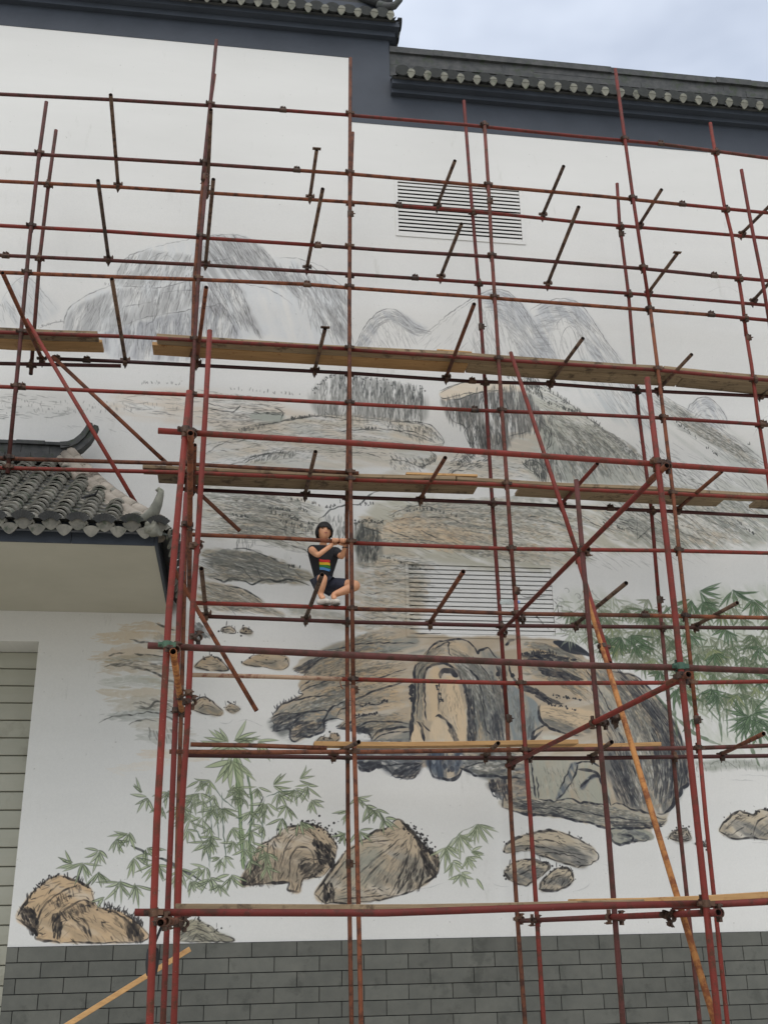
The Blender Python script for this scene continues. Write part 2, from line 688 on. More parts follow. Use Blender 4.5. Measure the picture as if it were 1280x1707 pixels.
def rock(poly, guides, ochre=(168, 150, 126), grey=(120, 122, 118), ink=(34, 32, 32), n=90, greyamt=0.5, a=0.85, ow=2.6, gw=1.6, moss=0,
         ln=16, sharp=False, ia=0.9):
    wash(poly, col(*ochre), a, 2, 20, 0.35, 2, 16, 3, edge=0.1)
    p = np.asarray(poly, float)
    cx, cy = p.mean(0)
    low = [(x + (cx - x) * 0.06, y if y > cy else cy + (y - cy) * 0.25) for x, y in poly]
    wash(low, col(*grey), greyamt, 5, 30, 1.0, 6, 9, 4)
    k = Ink(col(grey[0] * 0.6, grey[1] * 0.6, grey[2] * 0.6))
    k.hatch(poly, guides, n, ln, 1.3, 0.5, 0.18, 0.2)
    k.flush()
    k = Ink(col(*ink))
    for g in guides:
        k.line(g, gw, 0.85 * ia, 0.3, 0.35, 1.6)
    pp = list(poly) + [poly[0]]
    i = 0
    while i < len(pp) - 1:
        j = min(i + nr.randint(2, 4), len(pp) - 1)
        k.line(pp[i:j + 1], ow * (0.35 + 0.9 * nr.rand()), 0.95 * ia, 0.2, 0.35, 1.6)
        i = j
    k.hatch(poly, guides, n // 3, ln * 0.6, 1.6, 0.7 * ia, 0.35, 0.2)
    if moss:
        top = sorted([q for q in poly if q[1] < cy + 4], key=lambda q: q[0])
        if len(top) > 1:
            k.dots(top, moss, 3.5, 2.4, 0.9)
            k.grass(top, moss // 3, 7, 1.1, 0.8)
    k.flush()


def paint_mural():
    BL = (120, 128, 136)
    ink = Ink(col(82, 81, 79))
    # --- far peaks at the left
    wash([(0, 500), (25, 468), (45, 462), (70, 478), (98, 515), (70, 540), (0, 545)], col(176, 178, 176), 0.5, 8, 60, 0.9)
    ink.line([(0, 507), (20, 476), (42, 461), (60, 474), (97, 518)], 1.1, 0.6)
    ink.hatch([(0, 500), (25, 468), (45, 462), (70, 478), (90, 510), (60, 530), (0, 535)], 60, 60, 22, 1.0, 0.35)
    ink.line([(65, 548), (90, 538), (108, 536)], 1.4, 0.7)
    ink.grass([(66, 546), (106, 536)], 20, 5, 1.0, 0.6)
    # --- hat-shaped mountain
    body = [(105, 556), (112, 520), (145, 492), (190, 475), (200, 445), (215, 426), (255, 412), (310, 400), (365, 392), (405, 394),
            (432, 405), (458, 430), (500, 434), (530, 452), (562, 470), (577, 492), (584, 560), (588, 590), (540, 585), (430, 560), (300, 600), (200, 600)]
    wash(body, col(186, 188, 186), 0.55, 6, 75, 0.8, 5, 12, 7)
    for pl, an, cc, aa in (([(200, 445), (215, 428), (250, 420), (330, 432), (335, 468), (250, 476), (195, 474)], 110, (164, 164, 160), .6),
                           ([(120, 518), (190, 486), (260, 482), (335, 470), (335, 508), (250, 530), (200, 545), (112, 556)], 100, (158, 158, 155), .6),
                           ([(165, 562), (240, 536), (340, 514), (372, 512), (400, 562), (350, 600), (200, 596)], 95, (158, 159, 159), .65),
                           ([(338, 398), (400, 395), (432, 408), (470, 450), (530, 470), (575, 490), (584, 560), (560, 560), (505, 505), (440, 470), (345, 468)], 55, (158, 158, 155), .6),
                           ([(345, 470), (395, 472), (420, 520), (440, 565), (400, 540), (345, 515)], 65, (158, 158, 156), .6)):
        wash(pl, col(*cc), aa, 5, an, 1.2, 5, 8, 7)
    ink.hatch([(200, 445), (215, 428), (250, 420), (330, 432), (335, 468), (250, 476), (195, 474)], 108, 90, 22, 1.2, 0.55)
    ink.hatch([(120, 518), (190, 486), (260, 482), (335, 470), (335, 508), (250, 530), (200, 545), (112, 556)], 98, 130, 26, 1.3, 0.55)
    ink.hatch([(345, 470), (395, 472), (420, 520), (440, 565), (400, 540), (345, 515)], 68, 90, 26, 1.3, 0.55)
    ink.hatch([(338, 398), (400, 395), (432, 408), (470, 450), (530, 470), (500, 490), (440, 462), (345, 440)], 58, 130, 30, 1.3, 0.6)
    ink.hatch([(460, 440), (530, 455), (575, 490), (586, 570), (560, 575), (520, 520), (470, 480)], 70, 120, 30, 1.3, 0.5)
    ink.hatch([(490, 490), (560, 500), (580, 560), (530, 560)], 84, 40, 34, 1.2, 0.45)
    ink.hatch([(165, 562), (240, 538), (340, 518), (372, 515), (396, 558), (340, 596), (200, 592)], 91, 190, 24, 1.3, 0.5)
    for g in ([(105, 556), (113, 518), (146, 492), (190, 475)], [(190, 475), (201, 445), (216, 426), (255, 413)],
              [(255, 413), (310, 400), (365, 392), (405, 394), (432, 406)], [(430, 408), (455, 432), (470, 465), (500, 500)],
              [(458, 430), (500, 432), (530, 452), (562, 470), (577, 492), (583, 540), (590, 582)],
              [(200, 476), (260, 480), (300, 472), (335, 462)], [(205, 545), (240, 530), (300, 520), (345, 511), (372, 510)],
              [(268, 490), (258, 530), (240, 545)], [(372, 510), (385, 535), (398, 562)], [(300, 472), (350, 466), (392, 474), (412, 510), (428, 562)],
              [(345, 445), (380, 440), (405, 470), (440, 480), (470, 495), (490, 510)]):
        ink.line(g, 1.7, 0.75, 0.2, 0.4, 1.8)
    ink.hatch([(170, 470), (335, 455), (335, 475), (180, 486)], 100, 60, 6, 1.3, 0.6)
    ik = Ink(col(62, 62, 62))
    ik.hatch([(165, 548), (240, 534), (340, 513), (374, 512), (398, 560), (330, 575), (200, 572)], 91, 240, 16, 0.8, 0.7, 0.06)
    ik.hatch([(200, 480), (300, 474), (392, 474), (410, 500), (330, 505), (205, 500)], 97, 170, 20, 0.8, 0.6, 0.08)
    ik.hatch([(345, 400), (405, 396), (430, 410), (480, 460), (440, 462), (350, 440)], 60, 190, 26, 0.8, 0.6, 0.08)
    ik.hatch([(500, 436), (575, 490), (585, 575), (560, 575), (545, 520), (490, 470)], 76, 130, 30, 0.8, 0.6, 0.08)
    ik.hatch([(350, 474), (395, 476), (435, 560), (415, 555), (350, 515)], 66, 130, 24, 0.8, 0.65, 0.08)
    ik.hatch([(200, 448), (330, 436), (335, 462), (196, 474)], 106, 100, 14, 0.8, 0.6, 0.1)
    ik.hatch([(115, 520), (190, 488), (200, 520), (130, 550)], 115, 50, 22, 0.8, 0.5, 0.1)
    for g in ([(268, 490), (300, 484), (340, 486)], [(205, 512), (245, 505), (262, 500)], [(215, 428), (235, 440), (262, 424), (280, 420)], [(268, 432), (280, 426), (295, 436)],
              [(345, 436), (380, 432), (395, 420)], [(500, 432), (540, 446), (556, 462)], [(470, 440), (480, 470), (500, 480)], [(345, 515), (370, 508), (392, 540)]):
        ik.line(g, 1.3, 0.8, 0.25, 0.4, 1.6)
    ik.flush(0.62)
    # --- three middle peaks
    def peak(o, body, an, n, ln=34, cc=(166, 168, 168)):
        wash(body, col(*cc), 0.5, 6, an, 0.9, 5, 9, 5)
        ink.line(o, 1.5, 0.85, 0.2, 0.3, 1.6)
        ink.line([(x + 1.5, y + 4) for x, y in o], 1.1, 0.5, 0.2, 0.5, 2.0)
        ink.hatch(body, [o], int(n * 1.3), ln * 0.75, 1.0, 0.55, 0.10, 0.12)
    peak([(590, 582), (605, 550), (625, 524), (645, 515), (665, 520), (690, 545), (715, 552)],
         [(592, 580), (610, 545), (630, 522), (650, 517), (672, 524), (715, 552), (690, 560), (650, 532), (630, 545), (610, 585)], 60, 130)
    peak([(690, 575), (740, 530), (790, 495), (825, 482), (848, 488), (872, 512), (900, 558), (926, 592)],
         [(800, 492), (825, 484), (850, 490), (880, 520), (930, 600), (870, 600), (850, 555), (815, 515)], 60, 220)
    ink.hatch([(700, 570), (790, 500), (830, 490), (800, 590), (700, 590)], 125, 40, 30, 1.0, 0.3)
    ink.hatch([(790, 530), (850, 540), (870, 600), (790, 600)], 75, 40, 34, 1.0, 0.4)
    peak([(880, 520), (905, 505), (935, 498), (965, 506), (985, 530), (1010, 568), (1036, 602)],
         [(900, 512), (935, 500), (965, 508), (1036, 604), (990, 600), (960, 550), (935, 530), (915, 560), (905, 600), (890, 560)], 60, 210)
    ink.hatch([(640, 535), (670, 530), (700, 570), (610, 585), (615, 550)], 70, 60, 30, 0.9, 0.45)
    ink.hatch([(800, 500), (850, 500), (900, 595), (780, 595)], 78, 110, 34, 0.9, 0.5)
    ink.hatch([(900, 520), (965, 515), (1000, 595), (900, 598)], 76, 90, 32, 0.9, 0.45)
    ink.line([(920, 560), (930, 535), (950, 528), (965, 545), (980, 590)], 1.3, 0.6)
    ink.line([(932, 590), (938, 555), (950, 545), (960, 565), (965, 595)], 1.3, 0.6)
    wash([(960, 600), (1030, 600), (1088, 665), (1092, 720), (1020, 700), (940, 640)], col(170, 174, 172), 0.45, 9, 60, 1.2, 6, 9, 8)
    ink.hatch([(970, 602), (1030, 605), (1088, 665), (1090, 720), (1020, 690)], 62, 130, 32, 1.1, 0.5)
    # --- right peaks
    peak([(1140, 695), (1150, 675), (1175, 661), (1200, 680), (1216, 712)], [(1140, 695), (1155, 672), (1175, 663), (1200, 682), (1214, 712), (1180, 715)], 70, 90, 18)
    wash([(1090, 655), (1150, 700), (1200, 705), (1280, 775), (1290, 800), (1180, 770), (1100, 700)], col(176, 178, 170), 0.5, 8, 35, 1.2, 6, 9, 8)
    ink.hatch([(1095, 655), (1150, 700), (1200, 705), (1280, 775), (1285, 795), (1180, 750), (1100, 690)], 36, 170, 34, 1.1, 0.5)
    ink.line([(1090, 650), (1125, 672), (1180, 702), (1230, 735), (1285, 778)], 1.5, 0.7)
    ink.line([(1255, 728), (1270, 700), (1290, 690)], 1.1, 0.4)
    ink.line([(1175, 490), (1205, 478), (1235, 490), (1260, 510)], 0.9, 0.3)
    ink.flush(0.78)
    # --- far plains, pencil marks
    ink = Ink(col(92, 92, 88))
    wash([(190, 660), (340, 650), (480, 680), (520, 700), (400, 720), (330, 710), (200, 690)], col(190, 180, 164), 0.5, 9, 3, 1.0, 6, 9, 10)
    wash([(0, 655), (120, 660), (130, 690), (0, 700)], col(186, 186, 180), 0.5, 8, 3, 1.0)
    ink.hatch([(0, 655), (115, 660), (120, 695), (0, 700)], 2, 60, 16, 1.2, 0.5)
    ink.hatch([(0, 665), (105, 668), (105, 690), (0, 690)], 80, 45, 6, 1.1, 0.55)
    ink.hatch([(200, 655), (340, 650), (470, 680), (465, 712), (330, 700), (210, 685)], 4, 130, 22, 1.3, 0.5)
    ink.hatch([(100, 668), (300, 672), (320, 680), (105, 690)], 85, 60, 7, 1.1, 0.55)
    ink.grass([(236, 640), (310, 642)], 22, 5, 1.0, 0.7)
    ink.grass([(385, 650), (500, 660)], 26, 6, 1.1, 0.7)
    ink.hatch([(120, 690), (200, 700), (230, 730), (100, 720)], 10, 14, 16, 0.9, 0.3)
    ink.hatch([(390, 690), (470, 695), (460, 712), (340, 725)], -8, 60, 16, 1.4, 0.6)
    # --- cliff of trees
    wash([(515, 660), (530, 640), (560, 622), (600, 628), (660, 638), (704, 650), (704, 702), (600, 700), (530, 690)], col(150, 150, 144), 0.7, 6, 90, 1.1, 5, 6, 8)
    ink.hatch([(520, 655), (560, 624), (600, 630), (660, 640), (704, 652), (704, 700), (600, 700), (530, 688)], 91, 360, 26, 1.5, 0.6)
    k2 = Ink(col(66, 68, 66))
    k2.hatch([(560, 624), (704, 646), (704, 672), (560, 655)], 91, 110, 14, 1.9, 0.7)
    k2.hatch([(640, 655), (704, 660), (704, 700), (640, 700)], 92, 60, 22, 1.8, 0.6)
    k2.dots([(522, 652), (560, 626), (620, 632), (704, 648)], 90, 4, 2.6, 0.7)
    # --- small hills with a light stream between them
    hills = (([(330, 725), (400, 712), (470, 698), (560, 692), (640, 698), (712, 710), (738, 742), (690, 752), (560, 745), (400, 760), (335, 765)], (190, 178, 158)),
             ([(500, 745), (600, 735), (690, 738), (726, 758), (700, 780), (600, 778), (480, 790), (400, 780)], (186, 178, 162)),
             ([(640, 790), (760, 752), (860, 752), (900, 770), (930, 800), (800, 812), (700, 812)], (190, 178, 158)),
             ([(860, 640), (900, 640), (960, 680), (1020, 728), (1065, 772), (1100, 800), (900, 800), (880, 740), (905, 700), (860, 700)], (176, 174, 160)),
             ([(800, 732), (880, 716), (905, 690), (918, 720), (912, 745), (830, 765)], (188, 176, 158)))
    for h_, c_ in hills:
        wash(h_, col(*c_), 0.5, 4, 8, 0.9, 4, 10, 5, edge=0.05)
        wash(h_, col(140, 142, 130), 0.16, 7, 12, 1.6, 6, 8, 9)
    for g in ([(395, 714), (440, 706), (520, 694), (560, 692), (640, 700), (702, 708), (730, 728), (738, 743), (715, 740)],
              [(560, 720), (610, 716), (650, 716), (690, 726), (730, 740)], [(640, 738), (690, 742), (722, 756), (722, 770), (690, 782)],
              [(330, 765), (370, 740), (400, 735), (440, 722)], [(400, 772), (420, 762), (450, 756), (492, 756)],
              [(330, 790), (380, 775), (410, 770)], [(560, 752), (620, 758), (640, 770)],
              [(820, 745), (850, 728), (885, 718)], [(870, 640), (905, 648), (960, 682), (1020, 728), (1060, 768)],
              [(900, 770), (885, 776), (870, 772)], [(905, 700), (918, 722), (910, 745)], [(745, 790), (770, 778), (800, 772)]):
        ink.line(g, 1.8, 0.8, 0.2, 0.35, 1.8)
    for h_ in ([(640, 705), (700, 712), (728, 735), (700, 738)], [(650, 760), (718, 765), (700, 785), (650, 780)]):
        k2.hatch(h_, 60, 60, 9, 1.5, 0.65)
    ink.hatch([(400, 768), (450, 752), (495, 752), (490, 762), (420, 772)], 105, 45, 8, 1.2, 0.6)
    ink.grass([(510, 696), (560, 692), (640, 698), (700, 708)], 60, 5, 1.2, 0.8)
    ink.hatch([(340, 715), (540, 700), (700, 745), (420, 760)], 5, 110, 26, 1.2, 0.35)
    # right hill with long streaks
    wash([(900, 700), (960, 705), (1050, 760), (1095, 800), (940, 805), (915, 770)], col(146, 148, 138), 0.55, 6, 70, 1.4, 5, 8, 7)
    k2.hatch([(930, 740), (1000, 745), (1060, 770), (1080, 800), (930, 800)], 68, 190, 26, 1.4, 0.5)
    k2.hatch([(1060, 735), (1130, 760), (1140, 800), (1080, 805)], 60, 60, 18, 1.3, 0.45)
    k2.hatch([(1120, 740), (1200, 770), (1240, 800), (1100, 800)], 30, 60, 26, 1.0, 0.35)
    k2.grass([(905, 645), (960, 684), (1020, 732), (1060, 770)], 70, 8, 1.3, 0.8)
    k2.dots([(880, 630), (905, 648), (960, 684), (1020, 730), (1065, 765)], 90, 4, 2.2, 0.7)
    k2.hatch([(820, 620), (890, 615), (905, 640), (870, 645)], 60, 70, 10, 1.6, 0.7)
    # mushroom-shaped cliff
    cap = [(733, 656), (760, 641), (800, 634), (850, 640), (870, 652), (800, 655), (760, 664), (742, 668)]
    clf = [(736, 664), (760, 664), (800, 652), (850, 645), (885, 660), (905, 700), (900, 716), (860, 728), (832, 758), (792, 752), (775, 715), (748, 700)]
    wash(clf, col(120, 118, 112), 0.8, 4, 90, 1.0, 4, 6, 7)
    wash(cap, col(192, 180, 160), 0.9, 3, 5, 0.4, 2)
    k2.hatch(clf, 88, 420, 24, 1.8, 0.65)
    k2.line([(733, 656), (762, 641), (802, 634), (852, 640)], 1.8, 0.9)
    k2.line([(736, 664), (760, 666), (800, 654), (845, 650)], 2.2, 0.9)
    k2.line([(740, 668), (752, 700), (775, 712), (785, 745), (800, 756), (832, 758)], 1.8, 0.85)
    k2.hatch([(760, 755), (830, 745), (800, 785), (745, 785)], -30, 60, 10, 1.8, 0.7)
    k2.line([(868, 776), (890, 768), (925, 800)], 2.0, 0.8)
    k2.hatch([(868, 772), (925, 755), (935, 800), (900, 802)], 88, 100, 20, 1.8, 0.65)
    k2.hatch([(905, 690), (920, 690), (925, 750), (905, 750)], 88, 40, 16, 1.8, 0.6)
    ink.flush()
    k2.flush()
    # --- foothills either side of the waterfall (drawn as long ribbons of wash)
    q5 = lambda *p: [(320 + x / 2.975, 780 + y / 2.975) for x, y in p]
    q6 = lambda *p: [(320 + x / 2.975, 620 + y / 2.975) for x, y in p]
    q7 = lambda *p: [(640 + x / 2.975, 620 + y / 2.975) for x, y in p]
    q8 = lambda *p: [(960 + x / 2.975, 640 + y / 2.975) for x, y in p]
    SOFT = ((190, 186, 174), (172, 170, 158), (156, 156, 146), (182, 168, 146), (200, 198, 190))
    EARTH = ((152, 144, 124), (134, 134, 122), (170, 152, 126), (116, 118, 110), (184, 176, 158))
    DARKG = ((84, 86, 82), (104, 106, 100))
    # right of the fall: broad slope
    wash([(640, 832), (760, 834), (900, 840), (1040, 850), (1150, 868), (1172, 905), (1020, 925), (880, 955), (700, 935), (600, 925), (600, 870)], col(166, 163, 147), 0.62, 8, 22, 0.9, 8, 9, 5)
    wash([(1010, 830), (1290, 838), (1300, 895), (1160, 922), (1060, 900)], col(150, 152, 141), 0.6, 12, 42, 1.3, 9, 9, 6)
    wash([(1010, 765), (1100, 795), (1290, 800), (1290, 850), (1010, 850)], col(170, 170, 160), 0.42, 9, 40, 1.3, 8, 9, 6)
    wash([(600, 925), (700, 925), (690, 1060), (590, 1050)], col(172, 163, 144), 0.6, 10, 8, 1.0, 8, 9, 5)
    wash(q5((50, 90), (300, 110), (480, 140), (640, 190), (640, 270), (600, 420), (500, 400), (250, 345), (50, 335)), col(170, 168, 156), 0.62, 6, 8, 0.9, 5, 8, 6)
    wash(q5((50, 415), (200, 415), (350, 435), (585, 520), (585, 572), (340, 562), (140, 556), (50, 540)), col(140, 134, 116), 0.72, 5, 14, 1.0, 5, 7, 6)
    wash(q5((50, 560), (180, 590), (280, 630), (350, 668), (460, 735), (320, 712), (50, 705)), col(160, 146, 122), 0.66, 5, 16, 1.0, 5, 7, 6)
    wash(q5((450, 690), (600, 700), (800, 740), (800, 800), (600, 755)), col(150, 150, 140), 0.5, 6, 5, 1.0, 5, 7, 6)
    wash(q5((812, 280), (950, 280), (935, 440), (860, 500), (815, 440)), col(112, 112, 104), 0.6, 4, 90, 1.0, 4, 6, 6)
    ribbons([(650, 850), (760, 838), (900, 842), (1010, 870)], [(600, 905), (700, 905), (820, 930), (960, 950)], 120, SOFT + EARTH, 6, 0.6)
    ribbons([(660, 836), (780, 832), (900, 832), (1000, 850)], [(640, 862), (760, 868), (880, 880), (980, 905)], 60, EARTH[:4] + SOFT[:2], 5, 0.55)
    ribbons([(640, 870), (700, 862), (760, 880), (820, 900)], [(600, 900), (660, 900), (720, 915), (780, 930)], 40, ((188, 164, 132), (176, 152, 122), (190, 178, 156)), 6, 0.6)
    ribbons([(1000, 830), (1080, 860), (1130, 890), (1170, 925)], [(960, 860), (1010, 885), (1050, 905), (1080, 930)], 70, SOFT + EARTH[1:2], 5, 0.55)
    ribbons([(1060, 790), (1130, 840), (1190, 880), (1260, 910)], [(1010, 810), (1080, 860), (1130, 890), (1180, 925)], 110, EARTH[1:2] + EARTH[3:4] + SOFT, 6, 0.6)
    ribbons([(1130, 800), (1200, 825), (1260, 850), (1320, 880)], [(1080, 830), (1160, 865), (1220, 895), (1300, 915)], 60, SOFT + EARTH[1:2], 5, 0.5)
    ribbons([(600, 930), (660, 925), (700, 930), (740, 935)], [(595, 1050), (640, 1048), (680, 1050), (700, 1052)], 90, SOFT + EARTH + ((188, 172, 146),), 6, 0.55)
    ribbons([(1095, 652), (1150, 690), (1210, 730), (1290, 785)], [(1110, 690), (1170, 730), (1230, 765), (1290, 805)], 70, SOFT + ((136, 140, 136),), 4, 0.5)
    ribbons([(980, 702), (1040, 735), (1080, 775), (1100, 805)], [(905, 700), (930, 740), (950, 780), (960, 805)], 90, SOFT + EARTH[1:2] + DARKG, 4, 0.55)
    # left foothills
    ribbons(q5((60, 100), (300, 120), (480, 140), (640, 190)), q5((50, 330), (250, 330), (420, 370), (560, 430)), 190, SOFT + EARTH[1:2], 6, 0.62)
    ribbons(q5((250, 170), (420, 190), (540, 200), (640, 250)), q5((220, 300), (400, 330), (500, 370), (560, 430)), 70, EARTH + DARKG[1:], 3.5, 0.5)
    ribbons(q5((50, 420), (200, 415), (350, 435), (585, 520)), q5((60, 540), (200, 555), (340, 562), (585, 572)), 150, EARTH + EARTH + DARKG[1:], 6, 0.65)
    ribbons(q5((50, 560), (180, 590), (280, 630), (350, 668)), q5((50, 700), (180, 700), (320, 710), (460, 735)), 110, EARTH + SOFT[3:4], 6, 0.62)
    ribbons(q5((450, 690), (600, 700), (720, 720), (800, 740)), q5((460, 735), (600, 750), (720, 770), (800, 800)), 40, SOFT + EARTH[1:2], 4, 0.5)
    ribbons(q5((820, 240), (880, 250), (920, 260), (960, 280)), q5((840, 290), (880, 300), (920, 310), (960, 320)), 24, EARTH, 5, 0.6)
    ribbons(q5((830, 480), (880, 500), (920, 520), (960, 540)), q5((830, 760), (880, 770), (920, 780), (960, 800)), 60, SOFT + EARTH[1:3], 5, 0.5)
    creases([(650, 845), (760, 838), (900, 842), (1010, 868)], [(600, 905), (700, 905), (820, 930), (960, 950)], 110)
    creases([(1000, 800), (1080, 850), (1150, 880), (1240, 905)], [(990, 850), (1040, 880), (1090, 905), (1160, 930)], 60)
    creases([(1100, 770), (1180, 810), (1250, 840), (1300, 870)], [(1060, 830), (1130, 870), (1190, 900), (1260, 920)], 70, 1.1)
    creases([(1095, 652), (1150, 690), (1210, 730), (1290, 785)], [(1110, 690), (1170, 730), (1230, 765), (1290, 805)], 60, 1.0)
    creases([(980, 702), (1040, 735), (1080, 775), (1100, 805)], [(905, 700), (930, 740), (950, 780), (960, 805)], 90)
    creases([(600, 930), (660, 925), (700, 930), (740, 935)], [(595, 1050), (640, 1048), (680, 1050), (700, 1052)], 90, 1.1)
    creases(q5((60, 100), (300, 120), (480, 140), (640, 190)), q5((50, 330), (250, 330), (420, 370), (560, 430)), 150)
    creases(q5((50, 420), (200, 415), (350, 435), (585, 520)), q5((60, 540), (200, 555), (340, 562), (585, 572)), 130)
    creases(q5((50, 560), (180, 590), (280, 630), (350, 668)), q5((50, 700), (180, 700), (320, 710), (460, 735)), 80)
    creases([(330, 725), (440, 706), (560, 694), (700, 710)], [(330, 790), (440, 775), (560, 765), (720, 770)], 70, 0.9, 0.6)
    creases([(330, 655), (400, 660), (450, 668), (480, 680)], [(330, 715), (380, 712), (430, 705), (470, 700)], 50, 1.0, 0.6)
    creases([(880, 640), (960, 682), (1020, 728), (1060, 768)], [(870, 700), (930, 730), (980, 760), (1020, 800)], 60, 1.0, 0.6)
    creases([(740, 760), (820, 750), (880, 760), (930, 790)], [(690, 805), (780, 800), (860, 805), (920, 812)], 36, 0.9, 0.6)
    ink = Ink(col(86, 88, 84))
    pap = Ink(col(198, 196, 187))
    kd = Ink(col(50, 52, 50))
    ink.hatch([(640, 832), (900, 840), (1100, 870), (960, 940), (700, 930), (600, 900)], 22, 260, 26, 1.0, 0.45)
    ink.hatch([(1020, 820), (1290, 838), (1290, 890), (1160, 920), (1060, 900)], 44, 340, 30, 1.1, 0.5)
    ink.hatch([(1060, 760), (1110, 780), (1280, 800), (1285, 840), (1060, 835)], 44, 160, 24, 1.1, 0.45)
    ink.hatch(q8((380, 50), (520, 130), (740, 250), (900, 350), (900, 400), (600, 250), (400, 120)), 34, 130, 22, 1.1, 0.55)
    ink.hatch([(960, 915), (1140, 915), (1180, 935), (990, 950)], 35, 60, 26, 1.0, 0.3)
    for an, pl, n in ((6, q5((60, 100), (640, 190), (560, 430), (50, 330)), 240), (14, q5((50, 420), (350, 435), (585, 530), (560, 570), (60, 540)), 220), (20, q5((50, 570), (350, 668), (460, 735), (50, 700)), 120),
                      (8, [(600, 930), (735, 935), (690, 1050), (600, 1045)], 150)):
        ink.hatch(pl, an, n, 24, 1.0, 0.5)
        pap.hatch(pl, an, n // 3, 26, 1.4, 0.5)
    pap.flush()
    kd.line(q5((100, 545), (140, 560), (165, 566), (190, 552), (240, 558), (272, 568), (302, 577), (340, 560), (380, 552), (424, 566), (470, 556), (520, 562), (585, 582)), 2.8, 0.92, 0.1, 0.3, 1.6)
    kd.line(q5((160, 582), (200, 590), (252, 602), (322, 640), (352, 668)), 2.4, 0.9)
    kd.line(q5((632, 275), (632, 250), (652, 240), (692, 206), (760, 186), (832, 180), (872, 140), (930, 112)), 2.2, 0.88, 0.15, 0.3, 1.6)
    for g in (q5((560, 430), (590, 445), (560, 410), (480, 385)), q5((180, 250), (300, 262), (420, 290)), q5((420, 300), (500, 320), (560, 330)), q5((480, 245), (540, 265), (630, 275)), q5((360, 200), (480, 215)),
              q5((200, 400), (300, 410), (440, 470)), q5((300, 470), (330, 520), (350, 560)), q5((430, 500), (450, 540), (480, 556)), q5((500, 500), (530, 530), (560, 550)), q5((200, 480), (260, 510), (300, 560)),
              q5((810, 275), (860, 265), (950, 275)), q5((820, 290), (900, 310), (950, 330)), q5((860, 620), (900, 625), (950, 620)), [(645, 862), (668, 850), (700, 843), (735, 850)],
              [(655, 868), (700, 862), (745, 864), (775, 876)], [(640, 882), (680, 896), (700, 906)], [(870, 868), (890, 862), (940, 876), (965, 886)], [(700, 884), (728, 898)],
              q8((20, 650), (100, 700), (200, 740)), q8((300, 640), (300, 770)), q8((380, 700), (300, 770))):
        kd.line(g, 1.7, 0.8, 0.2, 0.4, 1.6)
    for g, n in ((q5((360, 200), (480, 216)), 20), (q5((390, 226), (460, 240)), 12), (q5((480, 246), (600, 288)), 22), (q5((510, 204), (570, 216)), 10), (q5((600, 180), (680, 200), (740, 170)), 26),
                 (q5((180, 235), (290, 250)), 14), (q5((440, 270), (560, 300)), 16), (q5((490, 160), (550, 170)), 6), (q5((465, 490), (540, 500)), 14), (q5((840, 190), (920, 180)), 10),
                 (q8((500, 200), (600, 280)), 12), (q8((640, 320), (700, 360)), 8), (q8((800, 690), (880, 750)), 14), (q8((850, 300), (870, 310)), 4), ([(650, 864), (700, 850), (760, 862)], 34),
                 ([(640, 930), (700, 950)], 14), (q8((130, 690), (240, 730)), 26)):
        kd.grass(g, n, 4.5, 1.5, 0.85, 0.25)
    ink.hatch(q5((200, 290), (320, 300), (320, 400), (210, 400)), 90, 36, 14, 1.6, 0.45)
    ribbons(q5((812, 290), (812, 350), (815, 400), (812, 440)), q5((930, 300), (930, 360), (920, 430), (900, 500)), 60, ((78, 80, 76), (110, 112, 104), (140, 138, 126), (58, 60, 58)), 3.5, 0.7)
    kd.hatch(q5((812, 285), (930, 300), (915, 460), (830, 460)), 90, 110, 16, 1.6, 0.65)
    kd.dots(q5((812, 276), (860, 262), (950, 270)), 46, 2.6, 2.4, 0.85)
    ink.hatch(q5((650, 250), (765, 245), (765, 350), (690, 330)), 90, 46, 16, 1.8, 0.6)
    kd.hatch(q5((0, 770), (60, 780), (90, 830), (0, 850)), 50, 70, 12, 3.4, 0.6)
    kd.hatch([(1000, 862), (1060, 862), (1050, 890), (1000, 880)], 20, 40, 12, 1.6, 0.6)
    kd.hatch(q5((430, 270), (600, 290), (600, 330), (460, 320)), 90, 60, 9, 1.4, 0.55)
    # finish of the hills above
    for g in (q6((230, 300), (300, 272), (372, 260), (480, 240), (620, 222), (702, 225), (790, 240), (880, 240), (950, 252)), q6((722, 298), (850, 285), (950, 296)), q6((255, 456), (302, 430), (362, 410), (432, 400), (512, 416)),
              q6((408, 178), (450, 200), (440, 245)), q7((0, 248), (180, 250), (250, 280), (296, 350), (240, 362)), q7((0, 290), (150, 300), (262, 352)), q7((0, 440), (100, 442), (180, 472), (250, 432), (250, 400)),
              q7((268, 100), (332, 70), (422, 50), (500, 60)), q7((270, 112), (300, 132), (400, 108), (480, 106)), q7((320, 510), (360, 490), (400, 490)), q7((680, 440), (700, 470), (760, 510), (780, 545)),
              q7((765, 235), (820, 290), (828, 350), (800, 390)), q7((440, 250), (400, 300), (430, 370)), q6((60, 150), (180, 180), (250, 172)), q6((80, 180), (200, 200), (240, 160))):
        kd.line(g, 1.6, 0.85, 0.2, 0.35, 1.4)
    kd.hatch(q6((300, 200), (450, 202), (446, 215), (310, 212)), 4, 30, 12, 1.6, 0.7)
    wash(q6((300, 205), (450, 208), (440, 248), (370, 252), (310, 240)), col(150, 154, 144), 0.6, 4, 0, 0.8, 3)
    kd.hatch(q6((230, 285), (360, 258), (360, 275), (220, 300)), 70, 60, 5, 1.3, 0.7)
    kd.grass(q6((480, 238), (620, 222)), 22, 5, 1.6, 0.9, 0.2)
    kd.grass(q6((840, 284), (910, 288)), 12, 5, 1.5, 0.9, 0.2)
    kd.hatch(q6((280, 420), (440, 395), (510, 405), (500, 420), (300, 445)), 110, 60, 7, 1.2, 0.6)
